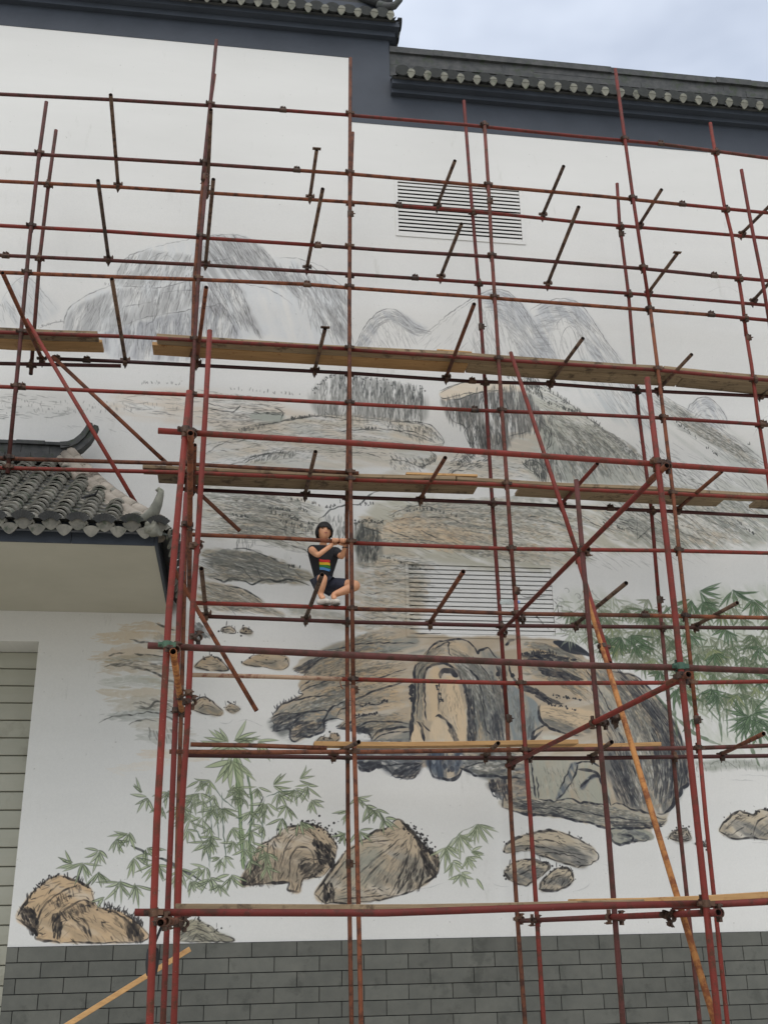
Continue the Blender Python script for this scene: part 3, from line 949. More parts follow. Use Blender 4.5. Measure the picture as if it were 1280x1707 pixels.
    kd.hatch(q7((0, 258), (180, 262), (250, 292), (280, 340), (150, 290), (0, 275)), 75, 90, 6, 1.3, 0.65)
    kd.hatch(q7((160, 470), (250, 400), (250, 440), (190, 480)), 60, 50, 8, 1.4, 0.7)
    kd.hatch(q7((350, 470), (400, 400), (470, 390), (440, 440)), 60, 80, 8, 1.5, 0.75)
    kd.hatch(q7((690, 440), (800, 430), (806, 545), (740, 500)), 80, 90, 14, 1.6, 0.65)
    kd.hatch(q7((700, 20), (760, 40), (790, 140), (700, 90)), 75, 110, 8, 1.6, 0.75)
    kd.grass(q7((760, 60), (790, 140), (860, 180), (950, 205)), 46, 7, 1.6, 0.8, 0.4)
    kd.hatch(q7((400, 290), (440, 245), (500, 270), (510, 370), (430, 375)), 88, 90, 12, 1.4, 0.6)
    ink.flush()
    kd.flush()
    # --- stones in the water
    for pl, gs in (([(368, 1052), (376, 1045), (388, 1046), (393, 1054), (380, 1056)], [[(374, 1050), (388, 1051)]]),
                   ([(400, 1052), (408, 1046), (420, 1052), (419, 1057), (404, 1056)], [[(404, 1051), (418, 1054)]]),
                   ([(324, 1112), (336, 1100), (352, 1094), (366, 1099), (380, 1117), (350, 1118)], [[(336, 1106), (350, 1108), (364, 1106)]]),
                   ([(404, 1106), (424, 1093), (452, 1090), (478, 1096), (481, 1110), (465, 1117), (438, 1112), (415, 1110)], [[(420, 1103), (450, 1106), (470, 1100)]]),
                   ([(320, 1172), (336, 1163), (352, 1169), (372, 1186), (366, 1194), (344, 1190), (320, 1184)], [[(330, 1184), (342, 1176), (360, 1182)]]),
                   ([(375, 1182), (385, 1174), (399, 1182), (388, 1190)], [[(380, 1182), (394, 1184)]]),
                   ([(524, 1241), (536, 1229), (549, 1230), (551, 1223), (562, 1224), (566, 1232), (556, 1238)], [[(548, 1230), (556, 1234)]])):
        rock(pl, gs, (160, 142, 116), (104, 104, 96), (40, 38, 38), 10, 0.45, 0.9, 1.8, 1.2, 8, 8)
    # --- ragged shore at the left, washes that run out in streaks
    for g, cc, wd in (([(158, 1064), (200, 1058), (260, 1060), (310, 1066)], (182, 156, 116), 9), ([(205, 1047), (250, 1043), (300, 1052)], (176, 150, 112), 5),
                      ([(160, 1096), (205, 1084), (295, 1080)], (176, 150, 114), 12), ([(176, 1100), (230, 1098), (290, 1096)], (118, 112, 92), 5),
                      ([(170, 1112), (220, 1112), (270, 1118), (300, 1136)], (160, 140, 108), 9), ([(168, 1138), (220, 1133), (300, 1142)], (146, 148, 132), 7),
                      ([(176, 1155), (230, 1152), (300, 1152)], (168, 150, 118), 9), ([(190, 1178), (240, 1170), (300, 1172)], (156, 146, 122), 11),
                      ([(180, 1196), (240, 1188), (300, 1192)], (122, 126, 116), 9), ([(222, 1208), (270, 1208), (320, 1222)], (158, 150, 130), 8),
                      ([(235, 1225), (280, 1230), (330, 1240)], (140, 142, 130), 9), ([(190, 1285), (240, 1274), (300, 1270)], (198, 188, 170), 5),
                      ([(240, 1256), (300, 1256), (345, 1262)], (190, 168, 138), 5), ([(260, 1060), (290, 1100), (300, 1140)], (128, 130, 122), 14)):
        kk = Ink(col(*cc))
        for q in range(7):
            off = (nr.rand() - 0.5) * wd * 1.3
            kk.line([(x + nr.randn() * 5, y + off + nr.randn() * 1.4) for x, y in g], wd * 0.8, 0.45, 0.5, 0.5, 2.5)
        kk.hatch([(g[0][0], g[0][1] - wd), (g[-1][0], g[-1][1] - wd), (g[-1][0], g[-1][1] + wd), (g[0][0], g[0][1] + wd)], 2, 26, 30, 3, 0.35)
        kk.flush()
    kk = Ink(col(62, 62, 58))
    for g in ([(172, 1112), (200, 1108), (222, 1112), (255, 1120), (290, 1140), (320, 1160)], [(164, 1207), (185, 1195), (215, 1192), (250, 1188), (285, 1198), (320, 1215)],
              [(214, 1207), (240, 1200), (262, 1202)], [(222, 1090), (250, 1092), (280, 1094)], [(258, 1038), (275, 1046), (300, 1052)], [(190, 1112), (225, 1104)],
              [(226, 1180), (250, 1180), (262, 1170), (290, 1180)], [(180, 1092), (210, 1088)], [(216, 1066), (236, 1072), (250, 1072)]):
        kk.line(g, 2.6, 0.8, 0.25, 0.4, 2.5)
    kk.hatch([(225, 1165), (300, 1165), (300, 1190), (230, 1185)], 12, 40, 16, 2, 0.5)
    kk.hatch([(185, 1100), (290, 1100), (290, 1120), (190, 1115)], 5, 40, 16, 1.6, 0.5)
    kk.hatch([(245, 1215), (300, 1215), (310, 1240), (250, 1235)], 70, 40, 10, 1.6, 0.4)
    kk.flush()
    # --- the great rock
    q1 = lambda *p: [(440 + x / 3.66, 1040 + y / 3.66) for x, y in p]
    q2 = lambda *p: [(680 + x / 3.66, 1040 + y / 3.66) for x, y in p]
    q3 = lambda *p: [(800 + x / 2.644, 1180 + y / 2.644) for x, y in p]
    q4 = lambda *p: [(860 + x / 3.173, 1050 + y / 3.173) for x, y in p]
    big = [(590, 1062), (560, 1074), (530, 1085), (500, 1100), (489, 1116), (506, 1124), (497, 1142), (503, 1158), (468, 1176), (451, 1198), (457, 1208), (460, 1219), (481, 1215),
           (485, 1232), (493, 1236), (520, 1226), (540, 1217), (542, 1202), (560, 1197), (574, 1201), (561, 1214), (594, 1215), (615, 1223), (619, 1238), (600, 1262), (598, 1276),
           (606, 1284), (622, 1283), (630, 1278), (643, 1281), (657, 1295), (690, 1297), (703, 1280), (714, 1278), (719, 1290), (742, 1300), (764, 1292), (772, 1281), (790, 1289),
           (814, 1300), (818, 1316), (838, 1330), (836, 1346), (880, 1358), (925, 1361), (990, 1373), (1012, 1382), (1018, 1402), (1030, 1407), (1085, 1400), (1087, 1382),
           (1108, 1369), (1110, 1362), (1122, 1340), (1134, 1322), (1146, 1304), (1142, 1262), (1132, 1220), (1112, 1185), (1087, 1154), (1055, 1125), (1010, 1112), (975, 1098), (950, 1070),
           (905, 1065), (850, 1058), (760, 1062), (700, 1056), (672, 1046), (640, 1046)]
    wash(big, col(160, 147, 126), 0.92, 2, -12, 0.3, 3, 14, 5, sharp=True)
    for pl, cc, aa, an in ((q1((180, 280), (340, 165), (500, 110), (640, 40), (860, 40), (950, 110), (950, 180), (500, 190), (300, 250)), (126, 128, 120), .6, -16),
                           (q1((40, 580), (200, 480), (400, 440), (440, 575), (370, 590), (360, 650), (180, 716), (60, 650)), (112, 114, 110), .62, -18),
                           (q1((450, 620), (620, 600), (890, 610), (890, 716), (650, 716), (640, 660)), (122, 122, 114), .6, -12),
                           (q1((590, 730), (950, 730), (950, 900), (790, 930), (700, 870), (590, 880)), (88, 92, 96), .7, -6),
                           (q2((250, 130), (560, 200), (600, 400), (650, 790), (390, 790), (360, 480), (300, 280)), (124, 124, 116), .6, 80),
                           (q2((130, 790), (330, 790), (315, 900), (220, 950), (140, 915)), (62, 70, 80), .85, 88), (q2((330, 790), (735, 790), (735, 940), (420, 930)), (104, 108, 108), .7, -10),
                           (q4((360, 180), (560, 230), (720, 330), (905, 700), (905, 790), (560, 790), (440, 400)), (124, 120, 110), .55, 62),
                           (q3((560, 160), (910, 160), (905, 350), (810, 460), (600, 420)), (100, 100, 96), .6, 78), (q3((40, 320), (220, 312), (240, 400), (70, 392)), (104, 98, 90), .75, 8)):
        wash(pl, col(*cc), aa, 5, an, 1.0, 6, 8, 6)
    TANS = ((186, 166, 136), (170, 148, 116), (178, 152, 116), (150, 140, 122))
    GREYS = ((112, 114, 108), (134, 134, 126), (92, 96, 96), (150, 150, 140))
    DARKS = ((58, 60, 64), (76, 78, 80))
    PALE = ((202, 198, 186),)
    ribbons(q1((190, 270), (400, 180), (640, 60), (900, 60)), q1((230, 400), (430, 350), (620, 300), (900, 250)), 70, GREYS + TANS, 5, 0.6)
    ribbons(q1((230, 380), (430, 320), (620, 270), (900, 230)), q1((400, 560), (560, 540), (700, 520), (900, 500)), 90, TANS + TANS + GREYS[:2], 6, 0.65)
    ribbons(q1((60, 560), (220, 480), (420, 420), (620, 380)), q1((90, 640), (240, 560), (390, 530), (560, 480)), 60, GREYS + PALE + TANS[:1], 4, 0.65)
    ribbons(q1((170, 600), (240, 560), (370, 540), (400, 540)), q1((170, 700), (230, 680), (320, 660), (360, 630)), 40, GREYS + TANS[:2] + DARKS[1:], 4, 0.7)
    ribbons(q1((460, 620), (560, 580), (720, 560), (890, 550)), q1((650, 710), (720, 660), (800, 640), (890, 640)), 50, GREYS + TANS, 4, 0.6)
    ribbons(q1((600, 730), (720, 720), (820, 720), (950, 720)), q1((590, 880), (700, 870), (820, 910), (950, 900)), 60, GREYS + DARKS + PALE, 5, 0.7)
    # arches of the middle column
    ribbons(q2((20, 720), (40, 300), (190, 120), (320, 110)), q2((100, 720), (95, 300), (170, 250), (240, 245)), 50, TANS + GREYS[:1], 5, 0.6)
    ribbons(q2((250, 130), (400, 220), (560, 420), (640, 780)), q2((280, 260), (360, 380), (395, 560), (400, 780)), 130, TANS + GREYS + GREYS + PALE, 4.5, 0.7)
    ribbons(q2((480, 250), (560, 420), (600, 580), (620, 780)), q2((400, 420), (440, 560), (470, 680), (480, 800)), 50, GREYS + DARKS, 5, 0.65)
    wash(q2((195, 345), (240, 312), (298, 345), (320, 430), (352, 520), (356, 715), (300, 715), (255, 610), (190, 560), (184, 450)), col(188, 168, 138), 0.9, 2, 84, 0.5, 3, 8, 6)
    wash(q2((112, 340), (168, 264), (196, 300), (184, 450), (180, 560), (140, 600), (112, 560)), col(184, 164, 134), 0.85, 2, 84, 0.5, 3, 8, 6)
    wash(q2((138, 716), (142, 620), (180, 570), (232, 612), (276, 660), (292, 716)), col(188, 170, 142), 0.85, 2, 84, 0.5, 3, 8, 6)
    wash(q2((15, 720), (50, 602), (95, 650), (102, 720)), col(190, 170, 140), 0.8, 2, 84, 0.5, 3, 8, 6)
    wash(q2((255, 122), (330, 110), (392, 180), (380, 205), (270, 196)), col(180, 160, 130), 0.7, 2, 30, 0.5, 3)
    wash(q2((603, 370), (700, 418), (782, 480), (800, 520), (795, 570), (830, 620), (765, 650), (742, 720), (640, 722), (612, 500)), col(122, 128, 126), 0.9, 2, 80, 0.6, 4, 8, 6)
    ribbons(q2((610, 400), (630, 520), (650, 640), (660, 720)), q2((780, 500), (760, 560), (760, 640), (740, 720)), 26, GREYS + DARKS[1:], 4, 0.5)
    ribbons(q2((135, 790), (140, 850), (142, 900), (150, 915)), q2((320, 790), (318, 840), (310, 880), (300, 900)), 50, ((66, 74, 84), (92, 100, 108), (128, 132, 132), (48, 52, 60)), 5, 0.75)
    ribbons(q2((340, 790), (500, 790), (620, 780), (700, 790)), q2((330, 890), (430, 915), (600, 930), (735, 940)), 60, GREYS + DARKS + PALE, 4.5, 0.7)
    ribbons(q2((300, 790), (320, 820), (350, 850), (360, 880)), q2((740, 790), (650, 830), (550, 860), (420, 890)), 22, GREYS + PALE, 4, 0.6)
    # right side
    ribbons(q4((20, 60), (160, 80), (300, 140), (420, 200)), q4((20, 240), (150, 260), (300, 330), (420, 420)), 90, TANS + TANS + GREYS[:2], 6, 0.65)
    ribbons(q4((330, 160), (500, 330), (640, 560), (740, 790)), q4((720, 330), (830, 480), (890, 640), (905, 790)), 170, TANS + GREYS + DARKS + ((196, 184, 160),), 5, 0.7)
    ribbons(q4((330, 200), (430, 360), (520, 560), (590, 790)), q4((400, 200), (520, 360), (640, 560), (720, 790)), 80, TANS + GREYS + ((196, 184, 160),), 5, 0.65)
    wash(q4((125, 402), (250, 410), (425, 440), (412, 530), (330, 556), (230, 505), (150, 480), (120, 450)), col(184, 164, 134), 0.9, 3, 14, 0.4, 3)
    wash(q4((140, 465), (230, 480), (330, 520), (410, 500), (412, 535), (330, 560), (230, 530), (160, 500)), col(112, 110, 102), 0.75, 4, 16, 0.9, 3, 7, 5)
    wash(q4((130, 560), (240, 556), (330, 590), (180, 600)), col(182, 180, 166), 0.8, 3, 10, 0.4, 3)
    ribbons(q3((560, 150), (620, 300), (660, 400), (690, 440)), q3((880, 150), (905, 250), (880, 360), (820, 450)), 120, GREYS + DARKS + TANS[3:] + PALE, 5, 0.65)
    wash(q3((222, 238), (420, 232), (520, 250), (575, 425), (500, 420), (330, 410), (240, 402)), col(150, 150, 136), 0.92, 2, 84, 0.5, 3, 8, 7)
    wash(q3((402, 246), (432, 244), (414, 300), (374, 368), (330, 412), (350, 360), (378, 300)), col(92, 98, 102), 0.85, 2, 70, 0.8, 3, 6, 4)
    wash(q3((440, 352), (466, 316), (505, 292), (528, 308), (500, 312), (470, 336), (455, 360)), col(78, 82, 88), 0.85, 2, 30, 0.8, 3, 6, 4)
    ledge = q3((97, 402), (250, 400), (560, 430), (600, 420), (720, 460), (818, 488), (800, 520), (740, 524), (560, 524), (400, 492), (210, 470), (95, 440))
    wash(ledge, col(156, 148, 130), 0.95, 2, 8, 0.4, 2, 8, 5)
    ribbons(q3((100, 410), (300, 415), (560, 440), (800, 495)), q3((110, 440), (300, 465), (560, 515), (790, 518)), 60, TANS[:1] + GREYS + ((190, 184, 166),), 4, 0.65)
    wash(q3((560, 534), (640, 522), (752, 552), (756, 582), (660, 592), (602, 600), (575, 578)), col(140, 140, 126), 0.95, 2, 8, 0.7, 2, 7, 4)
    ribbons(q3((560, 536), (640, 528), (700, 545), (750, 560)), q3((580, 580), (640, 590), (700, 585), (755, 580)), 24, GREYS + DARKS, 3.5, 0.6)
    ribbons(q3((45, 330), (110, 320), (180, 318), (225, 315)), q3((70, 388), (120, 392), (180, 395), (240, 398)), 40, GREYS[:3] + DARKS + TANS[3:] + ((170, 150, 126),), 4, 0.75)
    creases(q1((190, 270), (400, 180), (640, 60), (900, 60)), q1((230, 400), (430, 350), (620, 300), (900, 250)), 90, 1.4)
    creases(q1((230, 380), (430, 320), (620, 270), (900, 230)), q1((400, 560), (560, 540), (700, 520), (900, 500)), 90, 1.3)
    creases(q1((60, 560), (220, 480), (420, 420), (620, 380)), q1((90, 640), (240, 560), (390, 530), (560, 480)), 60, 1.5)
    creases(q1((460, 620), (560, 580), (720, 560), (890, 550)), q1((650, 710), (720, 660), (800, 640), (890, 640)), 60, 1.5)
    creases(q2((20, 720), (40, 300), (190, 120), (320, 110)), q2((100, 720), (95, 300), (170, 250), (240, 245)), 50, 1.3)
    creases(q2((250, 130), (400, 220), (560, 420), (640, 780)), q2((280, 260), (360, 380), (395, 560), (400, 780)), 130, 1.5)
    creases(q2((200, 350), (190, 450), (190, 520), (300, 700)), q2((310, 350), (330, 450), (350, 560), (355, 700)), 26, 0.9, 0.55)
    creases(q2((610, 380), (640, 500), (650, 620), (650, 720)), q2((780, 490), (770, 560), (760, 650), (740, 720)), 30, 1.0, 0.6)
    creases(q2((340, 800), (500, 790), (620, 780), (700, 790)), q2((330, 890), (430, 915), (600, 930), (735, 940)), 60, 1.6)
    creases(q4((20, 60), (160, 80), (300, 140), (420, 200)), q4((20, 240), (150, 260), (300, 330), (420, 420)), 110, 1.4)
    creases(q4((120, 410), (240, 420), (340, 440), (420, 460)), q4((140, 500), (230, 520), (330, 560), (420, 560)), 40, 1.2, 0.6)
    creases(q4((330, 160), (500, 330), (640, 560), (740, 790)), q4((720, 330), (830, 480), (890, 640), (905, 790)), 150, 1.5)
    creases(q3((560, 150), (620, 300), (660, 400), (690, 440)), q3((880, 150), (905, 250), (880, 360), (820, 450)), 110, 1.4)
    creases(q3((240, 250), (255, 300), (258, 350), (260, 400)), q3((420, 250), (440, 300), (470, 360), (520, 415)), 40, 0.9, 0.5)
    creases(q3((100, 410), (300, 415), (560, 440), (800, 495)), q3((110, 440), (300, 465), (560, 515), (790, 518)), 70, 1.4)
    kk = Ink(col(36, 38, 44))
    # dark hatching on the shoulders
    kk.hatch(q4((30, 140), (90, 125), (200, 135), (340, 160), (330, 175), (200, 165), (60, 165)), 10, 90, 10, 3.2, 0.85)
    kk.hatch(q4((120, 205), (250, 215), (345, 262), (250, 268), (150, 235)), 22, 110, 14, 3.0, 0.75)
    kk.hatch(q4((20, 290), (110, 310), (160, 355), (245, 390), (150, 375), (80, 340)), 35, 60, 12, 3.2, 0.85)
    kk.grass(q4((40, 145), (110, 130), (240, 130)), 26, 7, 2.2, 0.85, 0.2)
    kk.hatch(q4((540, 220), (640, 260), (860, 560), (905, 780), (840, 780), (760, 560), (600, 330)), [q4((560, 220), (720, 400), (840, 600), (890, 780))], 150, 26, 2.4, 0.65, 0.08)
    kk.hatch(q4((400, 300), (470, 420), (560, 560), (640, 790), (570, 790), (480, 560)), [q4((400, 300), (480, 450), (560, 600), (620, 790))], 70, 22, 2.2, 0.6, 0.08)
    kk.hatch(q3((560, 200), (640, 260), (720, 420), (600, 410)), [q3((580, 200), (640, 320), (690, 430))], 120, 20, 2.0, 0.65, 0.1)
    kk.hatch(q3((760, 60), (900, 220), (905, 330), (830, 430), (760, 380)), [q3((800, 60), (870, 220), (860, 420))], 150, 24, 2.2, 0.65, 0.08)
    kk.hatch(q3((45, 330), (110, 320), (140, 395), (70, 388)), 80, 60, 14, 2.4, 0.7)
    kk.hatch(q3((110, 400), (240, 405), (400, 480), (210, 465)), 8, 60, 18, 2.0, 0.6)
    kk.hatch(q3((560, 500), (700, 505), (800, 500), (790, 522), (600, 524)), 4, 60, 16, 2.2, 0.7)
    kk.hatch(q2((330, 380), (395, 420), (420, 720), (365, 720), (360, 500)), 86, 90, 16, 2.6, 0.7)
    kk.hatch(q2((230, 590), (285, 640), (300, 716), (270, 716)), 60, 30, 10, 2.4, 0.65)
    kk.hatch(q2((540, 250), (600, 300), (610, 400), (550, 330)), 70, 50, 10, 3.0, 0.7)
    kk.hatch(q2((500, 560), (560, 560), (580, 720), (490, 720)), 88, 50, 20, 2.6, 0.5)
    kk.hatch(q1((160, 600), (370, 590), (360, 650), (170, 710)), -14, 110, 12, 2.2, 0.65)
    kk.hatch(q1((50, 570), (200, 545), (170, 640), (65, 650)), -24, 90, 14, 2.0, 0.6)
    kk.hatch(q1((450, 620), (640, 640), (640, 670), (500, 640)), -12, 60, 14, 2.4, 0.7)
    kk.hatch(q1((575, 845), (700, 850), (690, 880), (620, 895)), -4, 70, 10, 3.4, 0.8)
    kk.hatch(q1((790, 920), (850, 870), (950, 850), (950, 880), (900, 940)), -28, 60, 18, 1.8, 0.7)
    kk.hatch(q1((180, 280), (300, 210), (360, 210), (260, 290)), -35, 60, 16, 1.8, 0.65)
    # contours
    for g, wv in ((q1((40, 580), (100, 550), (200, 545), (380, 525)), 2.4), (q1((62, 652), (110, 600), (200, 562), (262, 540), (382, 530), (362, 592), (322, 640), (240, 652), (172, 702)), 2.8),
                  (q1((160, 640), (200, 590), (240, 550)), 2.6), (q1((370, 590), (402, 520), (500, 472), (560, 460), (700, 402), (850, 356)), 2.6), (q1((210, 420), (300, 380), (400, 345)), 2.0),
                  (q1((100, 500), (250, 450), (430, 440)), 1.8), (q1((180, 280), (260, 250), (400, 200), (500, 186)), 2.2), (q1((340, 165), (450, 150), (560, 126), (750, 115), (950, 120)), 1.8),
                  (q1((440, 575), (480, 520), (560, 492), (700, 490), (760, 470)), 2.0), (q1((450, 640), (520, 600), (600, 562), (700, 546)), 2.2), (q1((560, 640), (640, 602), (780, 600), (900, 612)), 2.4),
                  (q1((650, 712), (700, 652), (800, 636), (890, 636)), 3.2), (q1((662, 720), (740, 672), (890, 656)), 2.0), (q1((880, 270), (700, 330), (560, 360), (430, 390)), 1.8),
                  (q1((580, 860), (640, 850), (720, 870), (800, 860), (950, 850)), 2.6), (q1((780, 932), (830, 880), (950, 850)), 3.0), (q1((820, 932), (870, 892), (950, 870)), 2.0),
                  (q1((780, 932), (850, 942), (912, 940), (950, 882)), 3.0), (q1((572, 862), (600, 892), (660, 892), (692, 870), (742, 882), (790, 932)), 4.5),
                  (q1((40, 580), (60, 612), (66, 656), (150, 642), (162, 702), (186, 716), (240, 692), (300, 682), (362, 652), (374, 592), (440, 577), (490, 590)), 2.8),
                  (q1((442, 640), (500, 642), (560, 642), (640, 672), (652, 720)), 3.2), (q1((180, 280), (212, 300), (270, 292), (242, 322), (290, 342), (232, 376), (212, 422), (232, 440), (100, 500), (42, 578)), 2.2),
                  (q1((920, 240), (915, 300), (920, 400), (900, 540), (888, 720)), 4.0),
                  (q2((15, 720), (30, 560), (45, 420), (40, 272), (72, 236)), 3.6), (q2((52, 592), (62, 420), (66, 300), (110, 250)), 1.8), (q2((52, 592), (80, 640), (100, 716)), 3.6),
                  (q2((112, 600), (98, 420), (106, 302), (142, 252), (190, 240), (242, 246), (300, 292), (342, 382), (366, 500), (372, 716)), 3.8), (q2((84, 600), (104, 630), (132, 660)), 3.4),
                  (q2((105, 190), (150, 130), (200, 110), (320, 96), (392, 130), (422, 182), (442, 160), (490, 150), (520, 192), (546, 212)), 3.0), (q2((150, 162), (240, 112), (248, 182), (268, 196)), 1.8),
                  (q2((194, 330), (206, 296), (224, 284), (262, 290), (304, 322)), 7.0), (q2((186, 340), (184, 450), (188, 540)), 2.8), (q2((165, 566), (188, 560), (232, 590), (262, 630), (280, 680)), 3.6),
                  (q2((344, 260), (420, 330), (450, 420), (470, 520)), 2.6), (q2((392, 200), (480, 300), (530, 420)), 1.8), (q2((430, 420), (455, 520), (470, 620), (520, 716)), 2.0),
                  (q2((560, 330), (590, 460), (600, 560)), 3.0), (q2((600, 230), (640, 330), (700, 400), (790, 420), (830, 470), (950, 490)), 4.0), (q2((592, 132), (612, 110), (650, 100)), 4.0),
                  (q2((800, 500), (798, 570), (832, 620), (900, 650), (950, 668)), 3.4), (q2((832, 622), (770, 652), (752, 712)), 4.4), (q2((132, 792), (142, 915), (220, 950), (296, 938), (330, 880)), 4.6),
                  (q2((310, 878), (362, 900), (412, 926), (520, 932), (600, 938), (700, 942)), 4.0), (q2((340, 880), (430, 850), (540, 830)), 2.0), (q2((490, 966), (512, 1010), (560, 1020)), 3.4),
                  (q3((225, 240), (234, 330), (246, 402)), 3.4), (q3((250, 300), (256, 402)), 2.0), (q3((432, 244), (414, 300), (374, 368), (330, 412)), 2.4), (q3((404, 246), (378, 300), (350, 362)), 2.0),
                  (q3((430, 270), (490, 280), (522, 302), (546, 362), (576, 432)), 4.0), (q3((438, 356), (470, 320), (502, 298), (524, 308)), 3.6), (q3((420, 244), (480, 238), (530, 262)), 2.4),
                  (q3((250, 402), (330, 412), (400, 402), (440, 418), (500, 420), (560, 432)), 2.6), (q3((576, 432), (600, 418), (650, 440), (722, 460), (800, 492), (818, 486)), 2.8),
                  (q3((95, 440), (210, 470), (330, 476), (402, 492), (500, 512), (560, 530), (702, 530), (790, 520), (820, 490)), 3.4), (q3((40, 328), (60, 390), (100, 392), (100, 402), (96, 440)), 3.2),
                  (q3((560, 530), (580, 560), (576, 578), (602, 600), (660, 594), (668, 570), (620, 556)), 3.2), (q3((602, 602), (640, 606), (664, 590)), 1.4), (q3((755, 582), (700, 588), (664, 590)), 1.8),
                  (q3((892, 230), (914, 330), (886, 356), (880, 382), (852, 402), (850, 424), (812, 466), (780, 470)), 5.0), (q3((790, 60), (838, 180), (846, 300), (842, 400)), 3.0),
                  (q3((260, 430), (400, 450), (560, 480), (740, 500)), 1.8), (q3((130, 420), (240, 440), (330, 446)), 1.6),
                  (q4((482, 222), (540, 226), (620, 242), (660, 270), (722, 332), (802, 432), (862, 562), (902, 702)), 2.6), (q4((360, 200), (450, 340), (530, 500)), 2.2),
                  (q4((125, 392), (120, 442), (146, 492), (232, 540), (332, 562)), 2.8), (q4((100, 560), (80, 590), (140, 530)), 3.0), (q4((30, 300), (102, 320), (152, 362), (242, 392)), 3.4)):
        kk.line(g, wv, 0.92, 0.15, 0.35, 1.6)
    for g in (q4((200, 350), (340, 370)), q4((170, 390), (340, 430)), q1((570, 560), (690, 545)), q1((600, 500), (750, 470)), q2((172, 380), (210, 480)), q1((890, 380), (900, 470)), q2((690, 180), (860, 180))):
        kk.dots(g, 26, 1.6, 2.4, 0.9)
    for p_ in (q1((897, 382))[0], q1((897, 412))[0], q1((900, 462))[0], q2((18, 382))[0], q2((636, 318))[0], q2((545, 305))[0]):
        kk.dots([p_, (p_[0] + 1, p_[1] + 1)], 6, 1.2, 5.0, 0.9)
    kk.grass(q1((50, 560), (110, 490), (210, 455)), 22, 6, 1.1, 0.8)
    kk.flush()
    kk = Ink(col(38, 40, 46))
    lf = q4((200, 60), (280, 62), (340, 90), (392, 138), (330, 130), (270, 120), (220, 90))
    wash(lf, col(44, 48, 54), 0.95, 1, 20, 0.2, 2)
    kk.flush()
    # --- rocks along the foot of the wall
    rock([(28, 1531), (45, 1500), (75, 1470), (100, 1460), (130, 1470), (152, 1482), (163, 1512), (200, 1520), (230, 1540), (240, 1569), (100, 1571), (62, 1566), (60, 1556)],
         [[(58, 1556), (70, 1515), (105, 1485), (135, 1474)], [(94, 1568), (88, 1545), (104, 1522), (140, 1500), (160, 1512)], [(118, 1530), (138, 1545), (150, 1566)],
          [(165, 1514), (200, 1526), (228, 1552), (236, 1568)], [(130, 1528), (146, 1540), (154, 1566)], [(34, 1532), (50, 1548), (60, 1556)]],
         (180, 155, 122), (132, 118, 96), (30, 28, 28), 150, 0.3, 0.95, 3.4, 2.6, 20)
    kk = Ink(col(30, 28, 28))
    kk.hatch([(34, 1520), (60, 1515), (66, 1556), (50, 1556)], 60, 60, 12, 3.2, 0.8)
    kk.hatch([(86, 1530), (100, 1522), (104, 1560), (92, 1566)], 95, 40, 10, 2.8, 0.75)
    kk.hatch([(205, 1530), (236, 1545), (240, 1568), (215, 1566)], 70, 70, 12, 3.0, 0.75)
    kk.grass([(34, 1525), (60, 1488), (100, 1460), (150, 1482)], 46, 8, 1.4, 0.85, 0.5)
    kk.grass([(168, 1514), (205, 1522), (238, 1546)], 60, 8, 1.6, 0.85, 0.4)
    kk.hatch([(80, 1505), (130, 1475), (140, 1482), (90, 1515)], 60, 50, 9, 1.6, 0.6)
    kk.hatch([(100, 1525), (150, 1500), (160, 1508), (110, 1535)], 60, 50, 10, 1.8, 0.6)
    kk.flush()
    rock([(298, 1569), (303, 1545), (322, 1534), (345, 1541), (366, 1556), (388, 1569)], [[(306, 1556), (330, 1548), (352, 1560)], [(318, 1568), (330, 1560), (342, 1568)]],
         (152, 146, 124), (110, 110, 100), (46, 44, 42), 60, 0.4, 0.85, 1.8, 1.4, 14)
    rock([(401, 1476), (410, 1450), (432, 1410), (452, 1401), (474, 1381), (500, 1377), (512, 1374), (540, 1382), (560, 1408), (554, 1440), (536, 1462), (505, 1466), (499, 1488),
          (480, 1484), (480, 1471), (440, 1474)],
         [[(408, 1470), (428, 1440), (440, 1408)], [(418, 1470), (440, 1440), (448, 1405)], [(455, 1402), (458, 1440), (454, 1468)], [(466, 1450), (478, 1410), (500, 1385)],
          [(482, 1470), (484, 1430), (500, 1412), (518, 1420), (526, 1450)], [(494, 1470), (500, 1440), (520, 1432), (545, 1436)], [(505, 1378), (530, 1400), (550, 1432)]],
         (166, 149, 124), (118, 110, 96), (28, 26, 26), 190, 0.4, 0.95, 3.0, 2.0, 16)
    rock([(524, 1490), (545, 1460), (576, 1420), (600, 1404), (622, 1388), (650, 1378), (664, 1366), (690, 1390), (716, 1420), (729, 1424), (728, 1456), (700, 1480),
          (650, 1497), (600, 1505), (540, 1506)],
         [[(530, 1500), (556, 1460), (590, 1420)], [(600, 1480), (622, 1452), (645, 1430)], [(590, 1462), (640, 1420), (668, 1398)], [(648, 1494), (672, 1450), (688, 1400)],
          [(660, 1492), (690, 1450), (700, 1410)], [(612, 1404), (650, 1400)], [(700, 1480), (706, 1440), (700, 1410)], [(555, 1500), (600, 1496), (650, 1492)]],
         (168, 152, 128), (124, 120, 108), (28, 26, 26), 230, 0.45, 0.95, 3.0, 2.2, 10)
    wash([(575, 1430), (620, 1410), (640, 1440), (600, 1480)], col(140, 140, 126), 0.5, 8, -40, 1.0)
    kk = Ink(col(30, 28, 28))
    kk.hatch([(520, 1400), (555, 1410), (556, 1445), (530, 1440)], 60, 90, 9, 3.2, 0.85)
    kk.hatch([(500, 1440), (545, 1440), (520, 1468), (505, 1462)], -30, 70, 10, 2.6, 0.6)
    kk.hatch([(405, 1440), (430, 1430), (440, 1474), (405, 1474)], 75, 60, 12, 2.4, 0.55)
